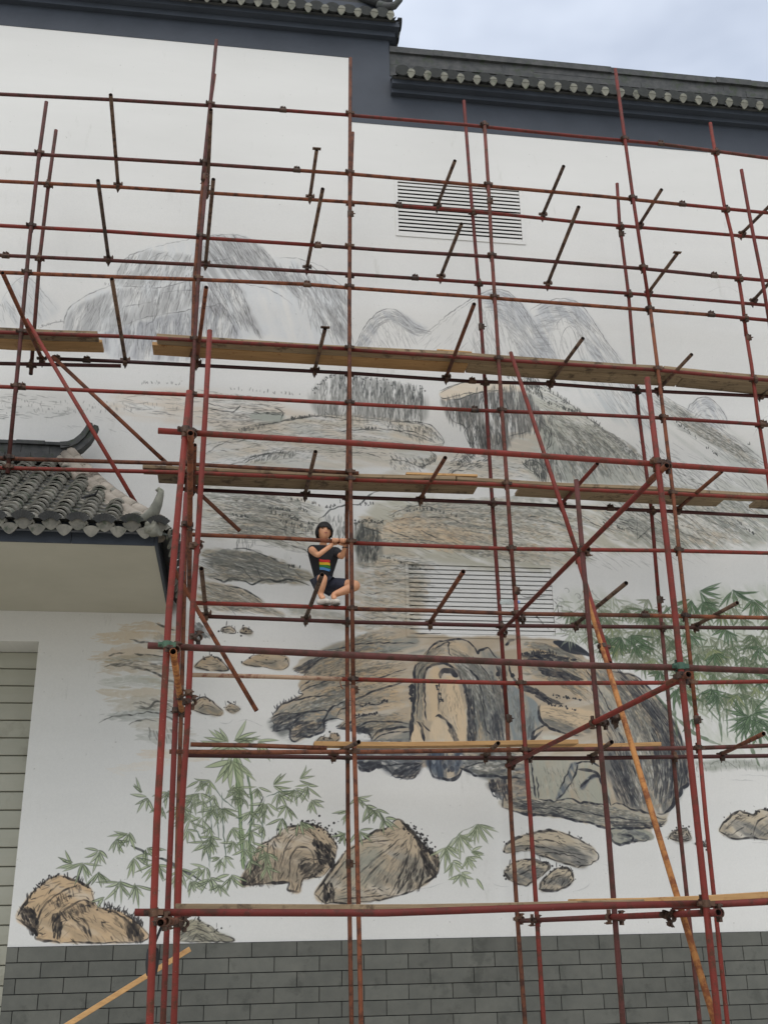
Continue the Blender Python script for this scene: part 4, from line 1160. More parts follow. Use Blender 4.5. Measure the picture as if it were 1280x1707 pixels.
    kk.line([(666, 1368), (690, 1390), (700, 1410), (712, 1440), (728, 1455)], 6, 0.95)
    kk.hatch([(695, 1395), (728, 1425), (728, 1462), (710, 1460)], 70, 60, 12, 3.4, 0.8)
    kk.hatch([(660, 1440), (700, 1420), (705, 1480), (665, 1490)], -70, 50, 16, 2.2, 0.6)
    kk.dots([(510, 1374), (540, 1378), (566, 1402)], 50, 6, 2.6, 0.9)
    kk.dots([(680, 1380), (705, 1398), (722, 1424)], 60, 6, 2.8, 0.9)
    kk.hatch([(536, 1478), (560, 1470), (556, 1500), (540, 1504)], 75, 40, 10, 3.2, 0.8)
    kk.line([(400, 1462), (408, 1470), (402, 1478)], 5, 0.9)
    kk.flush()
    for pl, gs in (([(838, 1416), (850, 1403), (872, 1393), (900, 1385), (930, 1386), (956, 1396), (986, 1412), (996, 1428), (986, 1440), (960, 1446), (930, 1436), (900, 1426),
                     (880, 1418), (845, 1422)], [[(846, 1414), (880, 1410), (930, 1418), (980, 1428)], [(880, 1400), (920, 1402), (950, 1412)], [(900, 1420), (940, 1424), (980, 1436)]]),
                   ([(840, 1456), (850, 1441), (870, 1433), (905, 1438), (916, 1445), (902, 1460), (876, 1476), (850, 1468)], [[(860, 1462), (880, 1452), (905, 1446)]]),
                   ([(898, 1482), (906, 1465), (930, 1447), (950, 1450), (956, 1466), (940, 1480), (915, 1486)], [[(912, 1476), (926, 1462), (940, 1458)], [(934, 1478), (944, 1462)]]),
                   ([(1113, 1396), (1124, 1385), (1144, 1382), (1152, 1399), (1132, 1403)], [[(1122, 1394), (1140, 1390)]]),
                   ([(1158, 1407), (1166, 1410), (1178, 1412), (1170, 1404)], [[(1162, 1408), (1174, 1410)]]),
                   ([(1197, 1386), (1210, 1366), (1232, 1352), (1254, 1358), (1266, 1350), (1300, 1356), (1310, 1395), (1280, 1400), (1250, 1397), (1222, 1398)],
                    [[(1206, 1384), (1226, 1366), (1250, 1364)], [(1254, 1396), (1262, 1370), (1280, 1360)], [(1220, 1392), (1240, 1378)], [(1270, 1396), (1290, 1376)]])):
        rock(pl, gs, (168, 156, 134), (96, 96, 92), (26, 25, 26), 55, 0.55, 0.95, 3.2, 1.8, 12, 12)
    # ripples
    kk = Ink(col(150, 150, 146))
    for g in ([(690, 1486), (720, 1478), (745, 1470)], [(820, 1472), (835, 1478), (850, 1478)], [(955, 1486), (975, 1480), (985, 1470)], [(1000, 1440), (1015, 1444), (1012, 1452)],
              [(1215, 1300), (1260, 1302)], [(1230, 1292), (1290, 1294)], [(1250, 1405), (1290, 1406)], [(365, 1204), (380, 1206), (390, 1198)], [(392, 1205), (410, 1200), (440, 1212)]):
        kk.line(g, 1.0, 0.6, 0.3, 0.3, 1)
    kk.flush()
    # --- ground under the right-hand bamboo
    wash([(1158, 1276), (1180, 1268), (1300, 1262), (1300, 1284), (1230, 1284), (1180, 1284)], col(150, 152, 142), 0.75, 4, 0, 0.9, 4)
    kk = Ink(col(90, 94, 86))
    kk.hatch([(1158, 1270), (1300, 1264), (1300, 1284), (1160, 1284)], 85, 60, 8, 1.4, 0.5)
    kk.line([(1180, 1276), (1205, 1268), (1230, 1282)], 1.8, 0.7)
    kk.flush()
    # --- bamboo at the left, pale outlined leaves
    fill, dark = Ink(col(150, 160, 124)), Ink(col(42, 50, 38))
    cane = Ink(col(128, 144, 102))
    cl = Ink(col(56, 74, 58))
    for g, wv in (([(392, 1262), (396, 1300), (399, 1340), (402, 1395), (406, 1450)], 7), ([(412, 1290), (420, 1340), (416, 1400), (420, 1440)], 3.4)):
        cane.line(g, wv, 0.9, 0.05, 0.1, 0.6)
        for o in (-wv * 0.3, wv * 0.3):
            cl.line([(x + o, y) for x, y in g], 1.1, 0.8, 0.05, 0.2, 0.5)
    for y in (1340, 1362, 1404):
        cl.line([(394, y), (400, y + 3), (408, y - 1)], 2.0, 0.9)
    for g in ([(345, 1300), (352, 1360), (350, 1440)], [(370, 1320), (372, 1380), (378, 1450)], [(325, 1380), (345, 1420), (350, 1450)], [(442, 1330), (425, 1365), (408, 1395)],
              [(440, 1350), (436, 1400), (440, 1420)], [(360, 1340), (365, 1400)], [(395, 1350), (370, 1330), (350, 1300)], [(440, 1330), (470, 1320), (500, 1318)]):
        cl.line(g, 1.6, 0.75, 0.2, 0.3, 1)
    cane.flush()
    cl.flush()
    # dark twigs
    tw = Ink(col(34, 38, 36))
    tw.line([(218, 1410), (236, 1418), (250, 1426)], 3, 0.9)
    tw.line([(250, 1426), (280, 1436), (306, 1452), (346, 1474)], 4, 0.9)
    tw.line([(440, 1328), (428, 1352), (412, 1376)], 2.2, 0.85)
    tw.flush()
    # top crown
    spray((386, 1244), 9, 44, 90, 100, fill, dark, 3.2)
    spray((388, 1268), 9, 46, 90, 65, fill, dark, 4.0)
    spray((380, 1238), 5, 34, 200, 40, fill, dark, 3.0)
    spray((392, 1236), 6, 40, -10, 40, fill, dark, 3.0)
    spray((430, 1238), 5, 34, 40, 40, fill, dark, 2.8)
    for q in range(50):
        cx = nr.uniform(305, 450)
        cy = nr.uniform(1300, 1450)
        if cx < 330 and cy > 1400:
            continue
        spray((cx, cy), nr.randint(4, 7), nr.uniform(18, 27), nr.uniform(60, 130), 60, fill, dark, 1.8, dw=0.85)
    for c_, n_, l_, mm, sp_ in (((465, 1322), 7, 30, 60, 60), ((492, 1316), 7, 28, 80, 70), ((512, 1310), 6, 26, 90, 80), ((520, 1335), 6, 24, 60, 50), ((478, 1345), 6, 26, 90, 60),
                            ((500, 1300), 4, 26, -20, 40), ((455, 1310), 5, 30, -15, 40), ((440, 1340), 6, 26, 120, 60), ((500, 1370), 5, 26, 60, 40), ((470, 1365), 5, 24, 100, 50),
                            ((280, 1320), 7, 26, 90, 80), ((245, 1330), 5, 26, 120, 60), ((235, 1322), 3, 24, 230, 20), ((300, 1345), 7, 28, 100, 60), ((270, 1345), 5, 24, 110, 50),
                            ((215, 1390), 7, 30, 120, 70), ((165, 1420), 7, 28, 110, 70), ((138, 1440), 8, 30, 90, 75), ((120, 1440), 4, 24, 200, 30), ((195, 1400), 6, 26, 70, 50),
                            ((165, 1455), 6, 26, 80, 60), ((200, 1470), 9, 34, 90, 75), ((225, 1475), 7, 34, 60, 50), ((225, 1430), 7, 30, 60, 60), ((262, 1440), 8, 34, 90, 70),
                            ((300, 1450), 7, 28, 80, 60), ((245, 1415), 6, 28, 40, 50), ((175, 1495), 2, 22, 140, 20), ((320, 1470), 6, 24, 70, 50), ((350, 1465), 7, 26, 90, 70),
                            ((385, 1460), 7, 26, 90, 70), ((365, 1475), 5, 22, 90, 60), ((595, 1330), 7, 26, 60, 60), ((610, 1345), 6, 26, 60, 40), ((580, 1352), 4, 24, 150, 30),
                            ((628, 1350), 7, 30, 90, 60), ((640, 1365), 5, 26, 60, 50), ((600, 1388), 6, 26, 60, 70), ((575, 1390), 5, 22, 140, 60)):
        spray(c_, n_, l_ * 0.95, mm, sp_, fill, dark, 2.0)
    fill.flush(); dark.flush()
    # --- finer branch right of the pointed rock
    fill, dark = Ink(col(158, 164, 132)), Ink(col(62, 74, 52))
    tw = Ink(col(90, 100, 76))
    tw.line([(728, 1450), (745, 1415), (765, 1390), (795, 1374)], 1.6, 0.85)
    tw.flush()
    for c_, n_, l_, mm, sp_ in (((795, 1374), 9, 34, 70, 60), ((765, 1392), 9, 34, 60, 55), ((742, 1412), 8, 34, 75, 60), ((755, 1438), 6, 24, 70, 60), ((778, 1428), 6, 24, 60, 60),
                            ((768, 1458), 7, 24, 70, 90), ((795, 1466), 1, 24, 60, 1), ((785, 1420), 4, 26, 10, 30)):
        spray(c_, n_, l_, mm, sp_, fill, dark, 2.1)
    fill.flush(); dark.flush()
    # --- bamboo grove at the right, several depths of green
    wash([(1120, 1010), (1180, 985), (1310, 1000), (1320, 1200), (1230, 1260), (1150, 1200), (1110, 1090)], col(168, 172, 156), 0.5, 14, 60, 0.9, 12, 10, 3)
    wash([(930, 1000), (1000, 985), (1060, 1010), (1110, 1060), (1100, 1120), (1030, 1090), (960, 1060)], col(170, 172, 158), 0.4, 12, 60, 0.9, 12, 10, 3)
    far_f, far_d = Ink(col(150, 154, 134)), Ink(col(108, 116, 98))
    for q in range(190):
        cx, cy = nr.uniform(925, 1310), nr.uniform(995, 1190)
        if cx < 1120 and cy > 1052 + (cx - 930) * 0.5:
            continue
        spray((cx, cy), nr.randint(4, 8), nr.uniform(20, 30), nr.uniform(50, 130), 65, far_f, far_d, 1.3, fa=0.7, da=0.7, dw=0.8)
    far_f.flush(); far_d.flush()
    canes = Ink(col(76, 92, 68))
    for g, wv in (([(1086, 1150), (1120, 1190), (1160, 1225), (1202, 1242)], 5), ([(1120, 1150), (1124, 1190), (1128, 1230)], 3.4), ([(1188, 1100), (1196, 1170), (1202, 1238)], 4),
                  ([(1222, 1090), (1236, 1150), (1248, 1200)], 4), ([(1215, 1020), (1235, 1110), (1246, 1190)], 3), ([(1210, 1180), (1212, 1230)], 3), ([(1228, 1190), (1226, 1240)], 3.4),
                  ([(1270, 1100), (1262, 1180), (1250, 1230)], 3.4), ([(1245, 1230), (1258, 1262), (1266, 1278)], 5), ([(1080, 1080), (1150, 1150), (1200, 1205)], 2.4),
                  ([(1160, 1040), (1180, 1120), (1190, 1180)], 2.6), ([(1130, 1020), (1150, 1100), (1165, 1160)], 2.2)):
        canes.line(g, wv, 0.75, 0.1, 0.3, 1)
    canes.flush()
    for lay, (fc, dc, n) in enumerate((((126, 132, 106), (76, 84, 66), 120), ((98, 114, 82), (48, 58, 44), 80), ((134, 140, 98), (76, 90, 62), 14))):
        fill, dark = Ink(col(*fc)), Ink(col(*dc))
        for q in range(n):
            cx, cy = nr.uniform(1130, 1320), nr.uniform(1000, 1170)
            if nr.rand() < 0.42:
                cx, cy = nr.uniform(950, 1130), nr.uniform(1000, 1120)
                if cy > 1052 + (cx - 940) * 0.45:
                    continue
            spray((cx, cy), nr.randint(5, 9), nr.uniform(20, 30), nr.uniform(55, 125), 60, fill, dark, 1.6, fa=0.8, da=0.8, dw=0.8)
        fill.flush(); dark.flush()
    fill, dark = Ink(col(84, 106, 74)), Ink(col(34, 48, 36))
    for c_, n_, l_, mm, sp_ in (((1165, 985), 7, 44, 30, 60), ((1150, 1000), 6, 40, 110, 60), ((1170, 1005), 8, 42, 60, 70), ((1220, 985), 7, 44, 70, 70), ((1225, 990), 4, 42, 10, 20),
                            ((1255, 1000), 6, 38, 80, 50), ((1120, 1010), 6, 34, 70, 60), ((1035, 1062), 9, 38, 100, 70), ((1050, 1060), 8, 44, 60, 50), ((1060, 1075), 6, 30, 50, 60),
                            ((1010, 1060), 7, 30, 110, 60), ((1125, 1150), 8, 34, 90, 70), ((1140, 1160), 5, 30, 40, 40), ((1195, 1160), 7, 34, 120, 60), ((1185, 1150), 7, 34, 80, 60),
                            ((1248, 1195), 10, 44, 90, 100), ((1255, 1190), 8, 44, 40, 80), ((1245, 1195), 6, 42, 180, 50), ((1270, 1200), 8, 40, 90, 70), ((1262, 1215), 7, 40, 80, 60),
                            ((1240, 1205), 6, 36, 110, 40), ((1150, 1200), 5, 28, 60, 60), ((1100, 1120), 6, 28, 120, 60), ((1150, 1060), 7, 30, 90, 70), ((1210, 1050), 7, 32, 90, 70),
                            ((1265, 1080), 7, 34, 110, 60), ((1190, 1090), 6, 30, 90, 60), ((1280, 1130), 7, 34, 120, 60)):
        spray(c_, n_, l_, mm, sp_, fill, dark, 2.2, fa=0.85, da=0.85)
    fill.flush(); dark.flush()
    # grasses and curls on the lower vent
    kk = Ink(col(60, 60, 56))
    kk.hatch([(930, 990), (1000, 985), (1000, 1060), (930, 1060)], 60, 60, 18, 1.2, 0.5, 0.8, 0.8)
    for g in ([(868, 993), (880, 996), (910, 994)], [(700, 996), (728, 998)], [(702, 1003), (730, 1004)], [(920, 1000), (928, 1010), (930, 1030)], [(888, 1020), (900, 1035), (915, 1050)],
              [(690, 1058), (735, 1056)]):
        kk.line(g, 2.0, 0.8)
    kk.flush()


paint_mural()
# fine tooth of the plaster under the paint
gy, gx = np.mgrid[0:CH, 0:CW].astype(np.float32)
canvas *= (0.985 + 0.03 * fnoise(gx / 3, gy / 3, 2))[..., None]
np.clip(canvas, 0, 1, out=canvas)
img = bpy.data.images.new('landscape_painting', CW, CH)
buf4 = np.ones((CH, CW, 4), np.float32)
buf4[..., :3] = canvas
img.pixels.foreach_set(buf4.ravel())
img.update()
img.pack()
del buf4, gy, gx
# ------------------------------------------------------------------ materials of the place
def wall_mat(name, painted=True):
    mt, t, b = new_mat(name)
    g = t.nodes.new('ShaderNodeNewGeometry')
    base = tuple(float(x) for x in WHITE)
    lin = sr(*(255 * c for c in base))
    if painted:
        sx = t.nodes.new('ShaderNodeSeparateXYZ')
        t.links.new(g.outputs['Position'], sx.inputs[0])
        cb = t.nodes.new('ShaderNodeCombineXYZ')
        for ax, lo, hi in (('X', MX0, MX1), ('Z', MZ0, MZ1)):
            n = t.nodes.new('ShaderNodeMapRange')
            n.clamp = False
            n.inputs['From Min'].default_value = lo
            n.inputs['From Max'].default_value = hi
            t.links.new(sx.outputs[ax], n.inputs['Value'])
            t.links.new(n.outputs['Result'], cb.inputs['X' if ax == 'X' else 'Y'])
        im = t.nodes.new('ShaderNodeTexImage')
        im.image = img
        im.extension = 'CLIP'
        im.interpolation = 'Cubic'
        t.links.new(cb.outputs[0], im.inputs['Vector'])
        c = mixc(t, im.outputs['Alpha'], lin, im.outputs['Color'])
    else:
        rgb = t.nodes.new('ShaderNodeRGB')
        rgb.outputs[0].default_value = lin
        c = rgb.outputs[0]
    n1 = noise_node(t, 0.55, 4.0, 0.6, stretch=(0.5, 1, 2.2))
    r1 = ramp(t, n1.outputs['Fac'], [(0.3, (0.93, 0.93, 0.925, 1)), (0.7, (1.0, 1.0, 1.0, 1))])
    c = mixc(t, 1.0, c, r1.outputs['Color'], 'MULTIPLY')
    n3 = noise_node(t, 3.2, 7.0, 0.75, stretch=(1.4, 1, 0.35))
    r3 = ramp(t, n3.outputs['Fac'], [(0.62, (1, 1, 1, 1)), (0.78, (0.80, 0.80, 0.77, 1))])
    c = mixc(t, 1.0, c, r3.outputs['Color'], 'MULTIPLY')
    n4 = noise_node(t, 22.0, 2.0, 0.5)
    r4 = ramp(t, n4.outputs['Fac'], [(0.74, (1, 1, 1, 1)), (0.79, (0.72, 0.71, 0.69, 1))])
    c = mixc(t, 1.0, c, r4.outputs['Color'], 'MULTIPLY')
    t.links.new(c, b.inputs['Base Color'])
    b.inputs['Roughness'].default_value = 0.85
    n2 = noise_node(t, 45.0, 4.0, 0.7)
    bump(t, b, n2.outputs['Fac'], 0.25, 0.004)
    return mt


M_WALL = wall_mat('painted_plaster')
M_PLAIN = mottled('white_plaster', sr(205, 204, 196), sr(216, 215, 208), 1.2, 0.85, 0.25, 0.004, objvar=0)
M_BAND = mottled('dark_blue_grey_paint', sr(50, 56, 64), sr(59, 65, 73), 1.5, 0.7, 0.3, 0.004, objvar=0.04)
M_BRICK = mottled('grey_face_brick', sr(86, 87, 80), sr(98, 98, 90), 5, 0.8, 0.35, 0.003, c3=sr(78, 79, 72), c3amt=0.6, c3scale=3, objvar=0.13)
M_MORT = mottled('dark_joint', sr(36, 36, 35), sr(46, 46, 44), 8, 0.9)
M_TILE = mottled('grey_clay_tile', sr(96, 94, 86), sr(128, 124, 112), 9, 0.85, 0.4, 0.004, c3=sr(66, 72, 58), c3amt=0.57, c3scale=5, objvar=0.18)
M_TILED = mottled('dark_clay_tile', sr(52, 54, 54), sr(76, 76, 74), 9, 0.85, 0.4, 0.004, c3=sr(56, 62, 50), c3amt=0.58, c3scale=6, objvar=0.2)
M_OVAL = mottled('shaded_tile_mouth', sr(36, 38, 36), sr(50, 52, 48), 14, 0.9, 0.5, 0.006, objvar=0.25)  # dark colour paints in the shade inside the hollow cover tile ends
M_TILEL = mottled('pale_clay_tile', sr(98, 98, 88), sr(132, 130, 116), 10, 0.85, 0.4, 0.004, c3=sr(92, 98, 78), c3amt=0.6, c3scale=7, objvar=0.15)
M_HIP = mottled('mortar_bedded_tile', sr(128, 120, 108), sr(152, 143, 130), 6, 0.9, 0.4, 0.006, c3=sr(104, 98, 86), c3amt=0.6, c3scale=5, objvar=0.08)
M_SOFF = mottled('grey_render', sr(172, 168, 152), sr(180, 176, 160), 1.2, 0.9, 0.15, 0.003, objvar=0)
M_SHUT = mottled('shutter_steel', sr(160, 159, 143), sr(170, 168, 152), 1.6, 0.5, 0.1, 0.002, c3=sr(150, 148, 132), c3amt=0.6, c3scale=1.5, objvar=0.03)
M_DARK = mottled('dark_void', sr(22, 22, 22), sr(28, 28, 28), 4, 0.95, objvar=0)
M_CONC = mottled('concrete_paving', sr(172, 168, 158), sr(188, 184, 174), 0.8, 0.9, 0.3, 0.01, c3=sr(158, 154, 146), c3amt=0.6, c3scale=0.4, objvar=0)
M_WOODY = mottled('new_pine_board', sr(158, 120, 74), sr(186, 146, 94), 3, 0.75, 0.3, 0.003, c3=sr(140, 96, 54), c3amt=0.62, c3scale=9, objvar=0.12, stretch=(1, 14, 14))
M_WOODG = mottled('weathered_board', sr(116, 98, 74), sr(148, 128, 98), 3, 0.85, 0.4, 0.004, c3=sr(84, 68, 50), c3amt=0.58, c3scale=5, objvar=0.15, stretch=(1, 14, 14))

# ------------------------------------------------------------------ ground
gm = mesh_from([(-250, -250, 0), (250, -250, 0), (250, 250, 0), (-250, 250, 0)], [(0, 1, 2, 3)])
gr = obj('ground', gm, M_CONC)
gr['kind'] = 'structure'


def X_(px, py, d):
    return P(px, py, d).x


def Z_(px, py, d):
    return P(px, py, d).z


# ------------------------------------------------------------------ the building
bld = thing('exhibition_hall', 'tall white wall with ink landscape mural, grey brick foot and dark tiled coping', 'building', (0, DW, 0))


def bpart(name, me, mats, parent=None):
    o = obj(name, me, mats)
    par = parent or bld
    o.parent = par
    if par is bld:
        o.matrix_parent_inverse = Matrix.Translation((0, -DW, 0))
    return o


zWL = Z_(583, 96.5, DW)          # top of the white field, left block
zWR = Z_(640, 208, DW)           # top of the white field, right block
xS = X_(586, 150, DW)            # edge of the white field where it steps down
xE = X_(649, 130, DW)            # corner of the tall block
zB = 1.6 + (-0.0262) * DW        # top of the brick foot
# openings
v1 = (X_(663, 330, DW), X_(867, 355, DW), Z_(663, 389, DW), Z_(663, 303, DW))
v2 = (X_(682, 1000, DW), X_(921, 1000, DW), Z_(683, 1056, DW), Z_(683, 941, DW))
xo = X_(50, 1220, DW)
zo = Z_(40, 1069, DW)
opn = (-6.6, xo, 0.0, zo)
XL, XR = -9.0, 15.0
zTL = zWL + 1.15
zTR = zWR + 0.95


def panel(holes, x0, x1, z0, z1, y):
    xs = sorted({x0, x1} | {h[0] for h in holes} | {h[1] for h in holes})
    zs = sorted({z0, z1} | {h[2] for h in holes} | {h[3] for h in holes})
    xs = [x for x in xs if x0 <= x <= x1]
    zs = [z for z in zs if z0 <= z <= z1]
    v, f = [], []
    idx = {}
    for i, x in enumerate(xs):
        for j, z in enumerate(zs):
            idx[i, j] = len(v)
            v.append((x, y, z))
    for i in range(len(xs) - 1):
        for j in range(len(zs) - 1):
            cx, cz = (xs[i] + xs[i + 1]) / 2, (zs[j] + zs[j + 1]) / 2
            if any(h[0] < cx < h[1] and h[2] < cz < h[3] for h in holes):
                continue
            f.append((idx[i, j], idx[i + 1, j], idx[i + 1, j + 1], idx[i, j + 1]))
    return v, f


mb = MB()
mb.add(*panel([v1, v2, opn], XL, xE, 0.0, zTL, DW))
mb.add(*panel([v1, v2], xE, XR, 0.0, zTR, DW))
for h in (v1, v2, opn):       # reveals
    dd = 0.16 if h is not opn else 0.62
    a, b_, c_, d_ = h
    mb.add([(a, DW, c_), (a, DW, d_), (a, DW + dd, d_), (a, DW + dd, c_)], [(0, 1, 2, 3)])
    mb.add([(b_, DW, c_), (b_, DW + dd, c_), (b_, DW + dd, d_), (b_, DW, d_)], [(0, 1, 2, 3)])
    mb.add([(a, DW, d_), (b_, DW, d_), (b_, DW + dd, d_), (a, DW + dd, d_)], [(0, 1, 2, 3)])
    mb.add([(a, DW, c_), (a, DW + dd, c_), (b_, DW + dd, c_), (b_, DW, c_)], [(0, 1, 2, 3)])
wall = bpart('wall', mb.mesh('wall'), M_WALL)
# body behind the face: sides, back and top of both blocks
mb = MB()
D2 = DW + 6.0
mb.add([(xE, DW, zTR), (xE, D2, zTR), (xE, D2, zTL), (xE, DW, zTL)], [(0, 1, 2, 3)])
mb.add([(XL, DW, zTL), (xE, DW, zTL), (xE, D2, zTL), (XL, D2, zTL)], [(0, 1, 2, 3)])
mb.add([(XL, DW, 0), (XL, DW, zTL), (XL, D2, zTL), (XL, D2, 0)], [(0, 1, 2, 3)])
mb.add([(XL, D2, 0), (XL, D2, zTL), (xE, D2, zTL), (xE, D2, 0)], [(0, 1, 2, 3)])
mb.add([(xE, D2, 0), (xE, D2, zTR), (XR, D2, zTR), (XR, D2, 0)], [(0, 1, 2, 3)])
mb.add([(xE, DW, zTR), (XR, DW, zTR), (XR, D2, zTR), (xE, D2, zTR)], [(0, 1, 2, 3)])
mb.add([(XR, DW, 0), (XR, D2, 0), (XR, D2, zTR), (XR, DW, zTR)], [(0, 1, 2, 3)])
bpart('rear_wall', mb.mesh('rear'), M_PLAIN)
# dark painted border, a skim coat 8 mm proud
mb = MB()
yb = DW - 0.008
mb.box(XL, xE + 0.002, yb, DW - 0.001, zWL, zTL)
mb.box(xS, xE + 0.002, yb, DW - 0.001, zWR, zWL)
mb.box(xE + 0.002, XR, yb, DW - 0.001, zWR, zTR)
mb.box(xE + 0.001, xE + 0.009, DW, D2, zTR, zTL)
bpart('dark_border', mb.mesh('border'), M_BAND)

# ---- brick foot
rowh, bl = 0.1576, 0.5035
jx = X_(111, 1585, DW)        # one perpend of the top course
nrows = 8
mb = MB()
mb.box(xo, XR, DW - 0.006, DW - 0.0005, 0.0, zB)
foot = bpart('brick_foot', mb.mesh('foot'), M_MORT)
bmesh_cache = {}


def brick_mesh(w):
    k = round(w, 3)
    if k not in bmesh_cache:
        me = box_mesh(0, w - 0.008, -0.016, 0, 0.004, rowh - 0.005, 0.0025, 'brick')
        me.materials.append(M_BRICK)
        bmesh_cache[k] = me
    return bmesh_cache[k]


far = MB()
for r in range(nrows):
    z = zB - (r + 1) * rowh
    if z < -0.02:
        break
    z = max(z, 0.0)
    off = jx + (0.5 * bl if r % 2 else 0.0) + 0.003 * math.sin(r * 7)
    k0 = math.floor((xo - off) / bl)
    x = off + k0 * bl
    while x < XR:
        a, b_ = max(x, xo), min(x + bl, XR)
        if b_ - a > 0.05:
            if a < 8.0:
                o = bpart('brick', brick_mesh(b_ - a), None, foot)
                o.location = (a + 0.004, DW - 0.006 + rng.uniform(-0.001, 0.001), z)
            else:
                far.box(a + 0.004, b_ - 0.004, DW - 0.022, DW - 0.006, z + 0.005, z + rowh - 0.006)
        x += bl
o = bpart('distant_bricks', far.mesh('far_bricks'), M_BRICK, foot)
o['kind'] = 'stuff'

# ---- louvred vents
for h, n, lip in ((v1, 14, 0.55), (v2, 15, 0.68)):
    a, b_, c_, d_ = h
    mb = MB()
    fw, fp = 0.045, 0.012
    mb.box(a - fw, a, DW - fp, DW + 0.02, c_ - fw, d_ + fw)
    mb.box(b_, b_ + fw, DW - fp, DW + 0.02, c_ - fw, d_ + fw)
    mb.box(a, b_, DW - fp, DW + 0.02, d_, d_ + fw)
    mb.box(a, b_, DW - fp, DW + 0.02, c_ - fw, c_)
    vent = bpart('vent', mb.mesh('vent_frame'), M_WALL)
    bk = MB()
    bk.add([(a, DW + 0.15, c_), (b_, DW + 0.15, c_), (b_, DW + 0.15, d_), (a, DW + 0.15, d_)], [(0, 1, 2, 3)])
    bpart('duct_shade', bk.mesh('duct_shade'), M_DARK, vent)  # dark sheet stands for the unlit space behind the slats
    pt = (d_ - c_) / n
    sm = MB()
    hh, th = pt * lip, 0.003
    prof = [(-0.004, 0.0), (-0.004, hh), (0.04, hh + pt * 0.5), (0.04, hh + pt * 0.5 - 0.006), (0.0, hh - 0.004), (0.0, 0.0)]
    L_ = b_ - a - 0.004
    v = [(0, y, z) for y, z in prof] + [(L_, y, z) for y, z in prof]
    np_ = len(prof)
    f = [tuple(range(np_)), tuple(range(2 * np_ - 1, np_ - 1, -1))] + [(i, i + np_, (i + 1) % np_ + np_, (i + 1) % np_) for i in range(np_)]
    sm.add(v, f)
    me = fixn(sm.mesh('slat'))
    me.materials.append(M_WALL)
    for i in range(n):
        o = bpart('slat', me, None, vent)
        o.location = (a + 0.002, DW + 0.002, c_ + (i + 0.12) * pt)


# ---- coping: two mouldings, drip and fan tiles, ridge
def lens_plate(w, h, point, th, top=0.2, n=8):
    """half-moon plate in the XZ plane hanging below z=0, thickness along y"""
    pts = []
    for i in range(n + 1):
        t = i / n
        x = -w / 2 + w * t
        pts.append((x, top * h * (1 - (2 * t - 1) ** 2)))
    for i in range(1, n):
        t = 1 - i / n
        x = -w / 2 + w * t
        s = 1 - abs(2 * t - 1) ** 2.0
        z = -h * (s * (1 - point) + point * (1 - abs(2 * t - 1)) ** 0.9)
        pts.append((x, z))
    k = len(pts)
    v = [(x, -th / 2, z) for x, z in pts] + [(x, th / 2, z) for x, z in pts]
    f = [tuple(range(k)), tuple(range(2 * k - 1, k - 1, -1))] + [(i, (i + 1) % k, (i + 1) % k + k, i + k) for i in range(k)]
    return v, f


def arch_plate(r0, r1, span, th, teeth=0, n=10, flare=0.0):
    v, f = [], []
    for i in range(n + 1):
        a = math.radians(90 + span * (1 - 2 * i / n))
        r = r1 + (0.006 if teeth and i % 2 else 0)
        for (rr, y) in ((r0, -th / 2), (r, -th / 2 - flare), (r, th / 2 - flare), (r0, th / 2)):
            v.append((rr * math.cos(a), y, rr * math.sin(a)))
    for i in range(n):
        b0, b1 = 4 * i, 4 * (i + 1)
        for j in range(4):
            f.append((b0 + j, b0 + (j + 1) % 4, b1 + (j + 1) % 4, b1 + j))
    f.append((0, 3, 2, 1))
    f.append((4 * n, 4 * n + 1, 4 * n + 2, 4 * n + 3))
    return v, f


def rotx(v, deg, dz=0, dy=0):
    c, s = math.cos(math.radians(deg)), math.sin(math.radians(deg))
    return [(x, y * c - z * s + dy, y * s + z * c + dz) for x, y, z in v]


def tile_arc(r, ln, th, up=True, n=7, span=80, taper=0.9):
    """one curved roof tile, axis along +y, arch up (cover) or down (pan)"""
    v, f = [], []
    sg = 1 if up else -1
    for k, (y, sc) in enumerate(((0, 1.0), (ln, taper))):
        for i in range(n + 1):
            a = math.radians(90 + span * (1 - 2 * i / n))
            for rr in (r * sc, (r - th) * sc):
                v.append((rr * math.cos(a), y, sg * rr * math.sin(a) - sg * r * math.cos(math.radians(span))))
    m_ = 2 * (n + 1)
    for i in range(n):
        a, b_ = 2 * i, 2 * i + 2
        f.append((a, b_, b_ + m_, a + m_))
        f.append((a + 1, a + 1 + m_, b_ + 1 + m_, b_ + 1))
        f.append((a, a + 1, b_ + 1, b_))
        f.append((a + m_, b_ + m_, b_ + 1 + m_, a + 1 + m_))
    f.append((0, m_, m_ + 1, 1))
    f.append((2 * n, 2 * n + 1, 2 * n + 1 + m_, 2 * n + m_))
    me = fixn(mesh_from(v, f, 'tile'))
    for p in me.polygons:
        p.use_smooth = False
    return me


def joined(parts, name):
    mb = MB()
    for v, f in parts:
        mb.add(v, f)
    return fixn(mb.mesh(name))


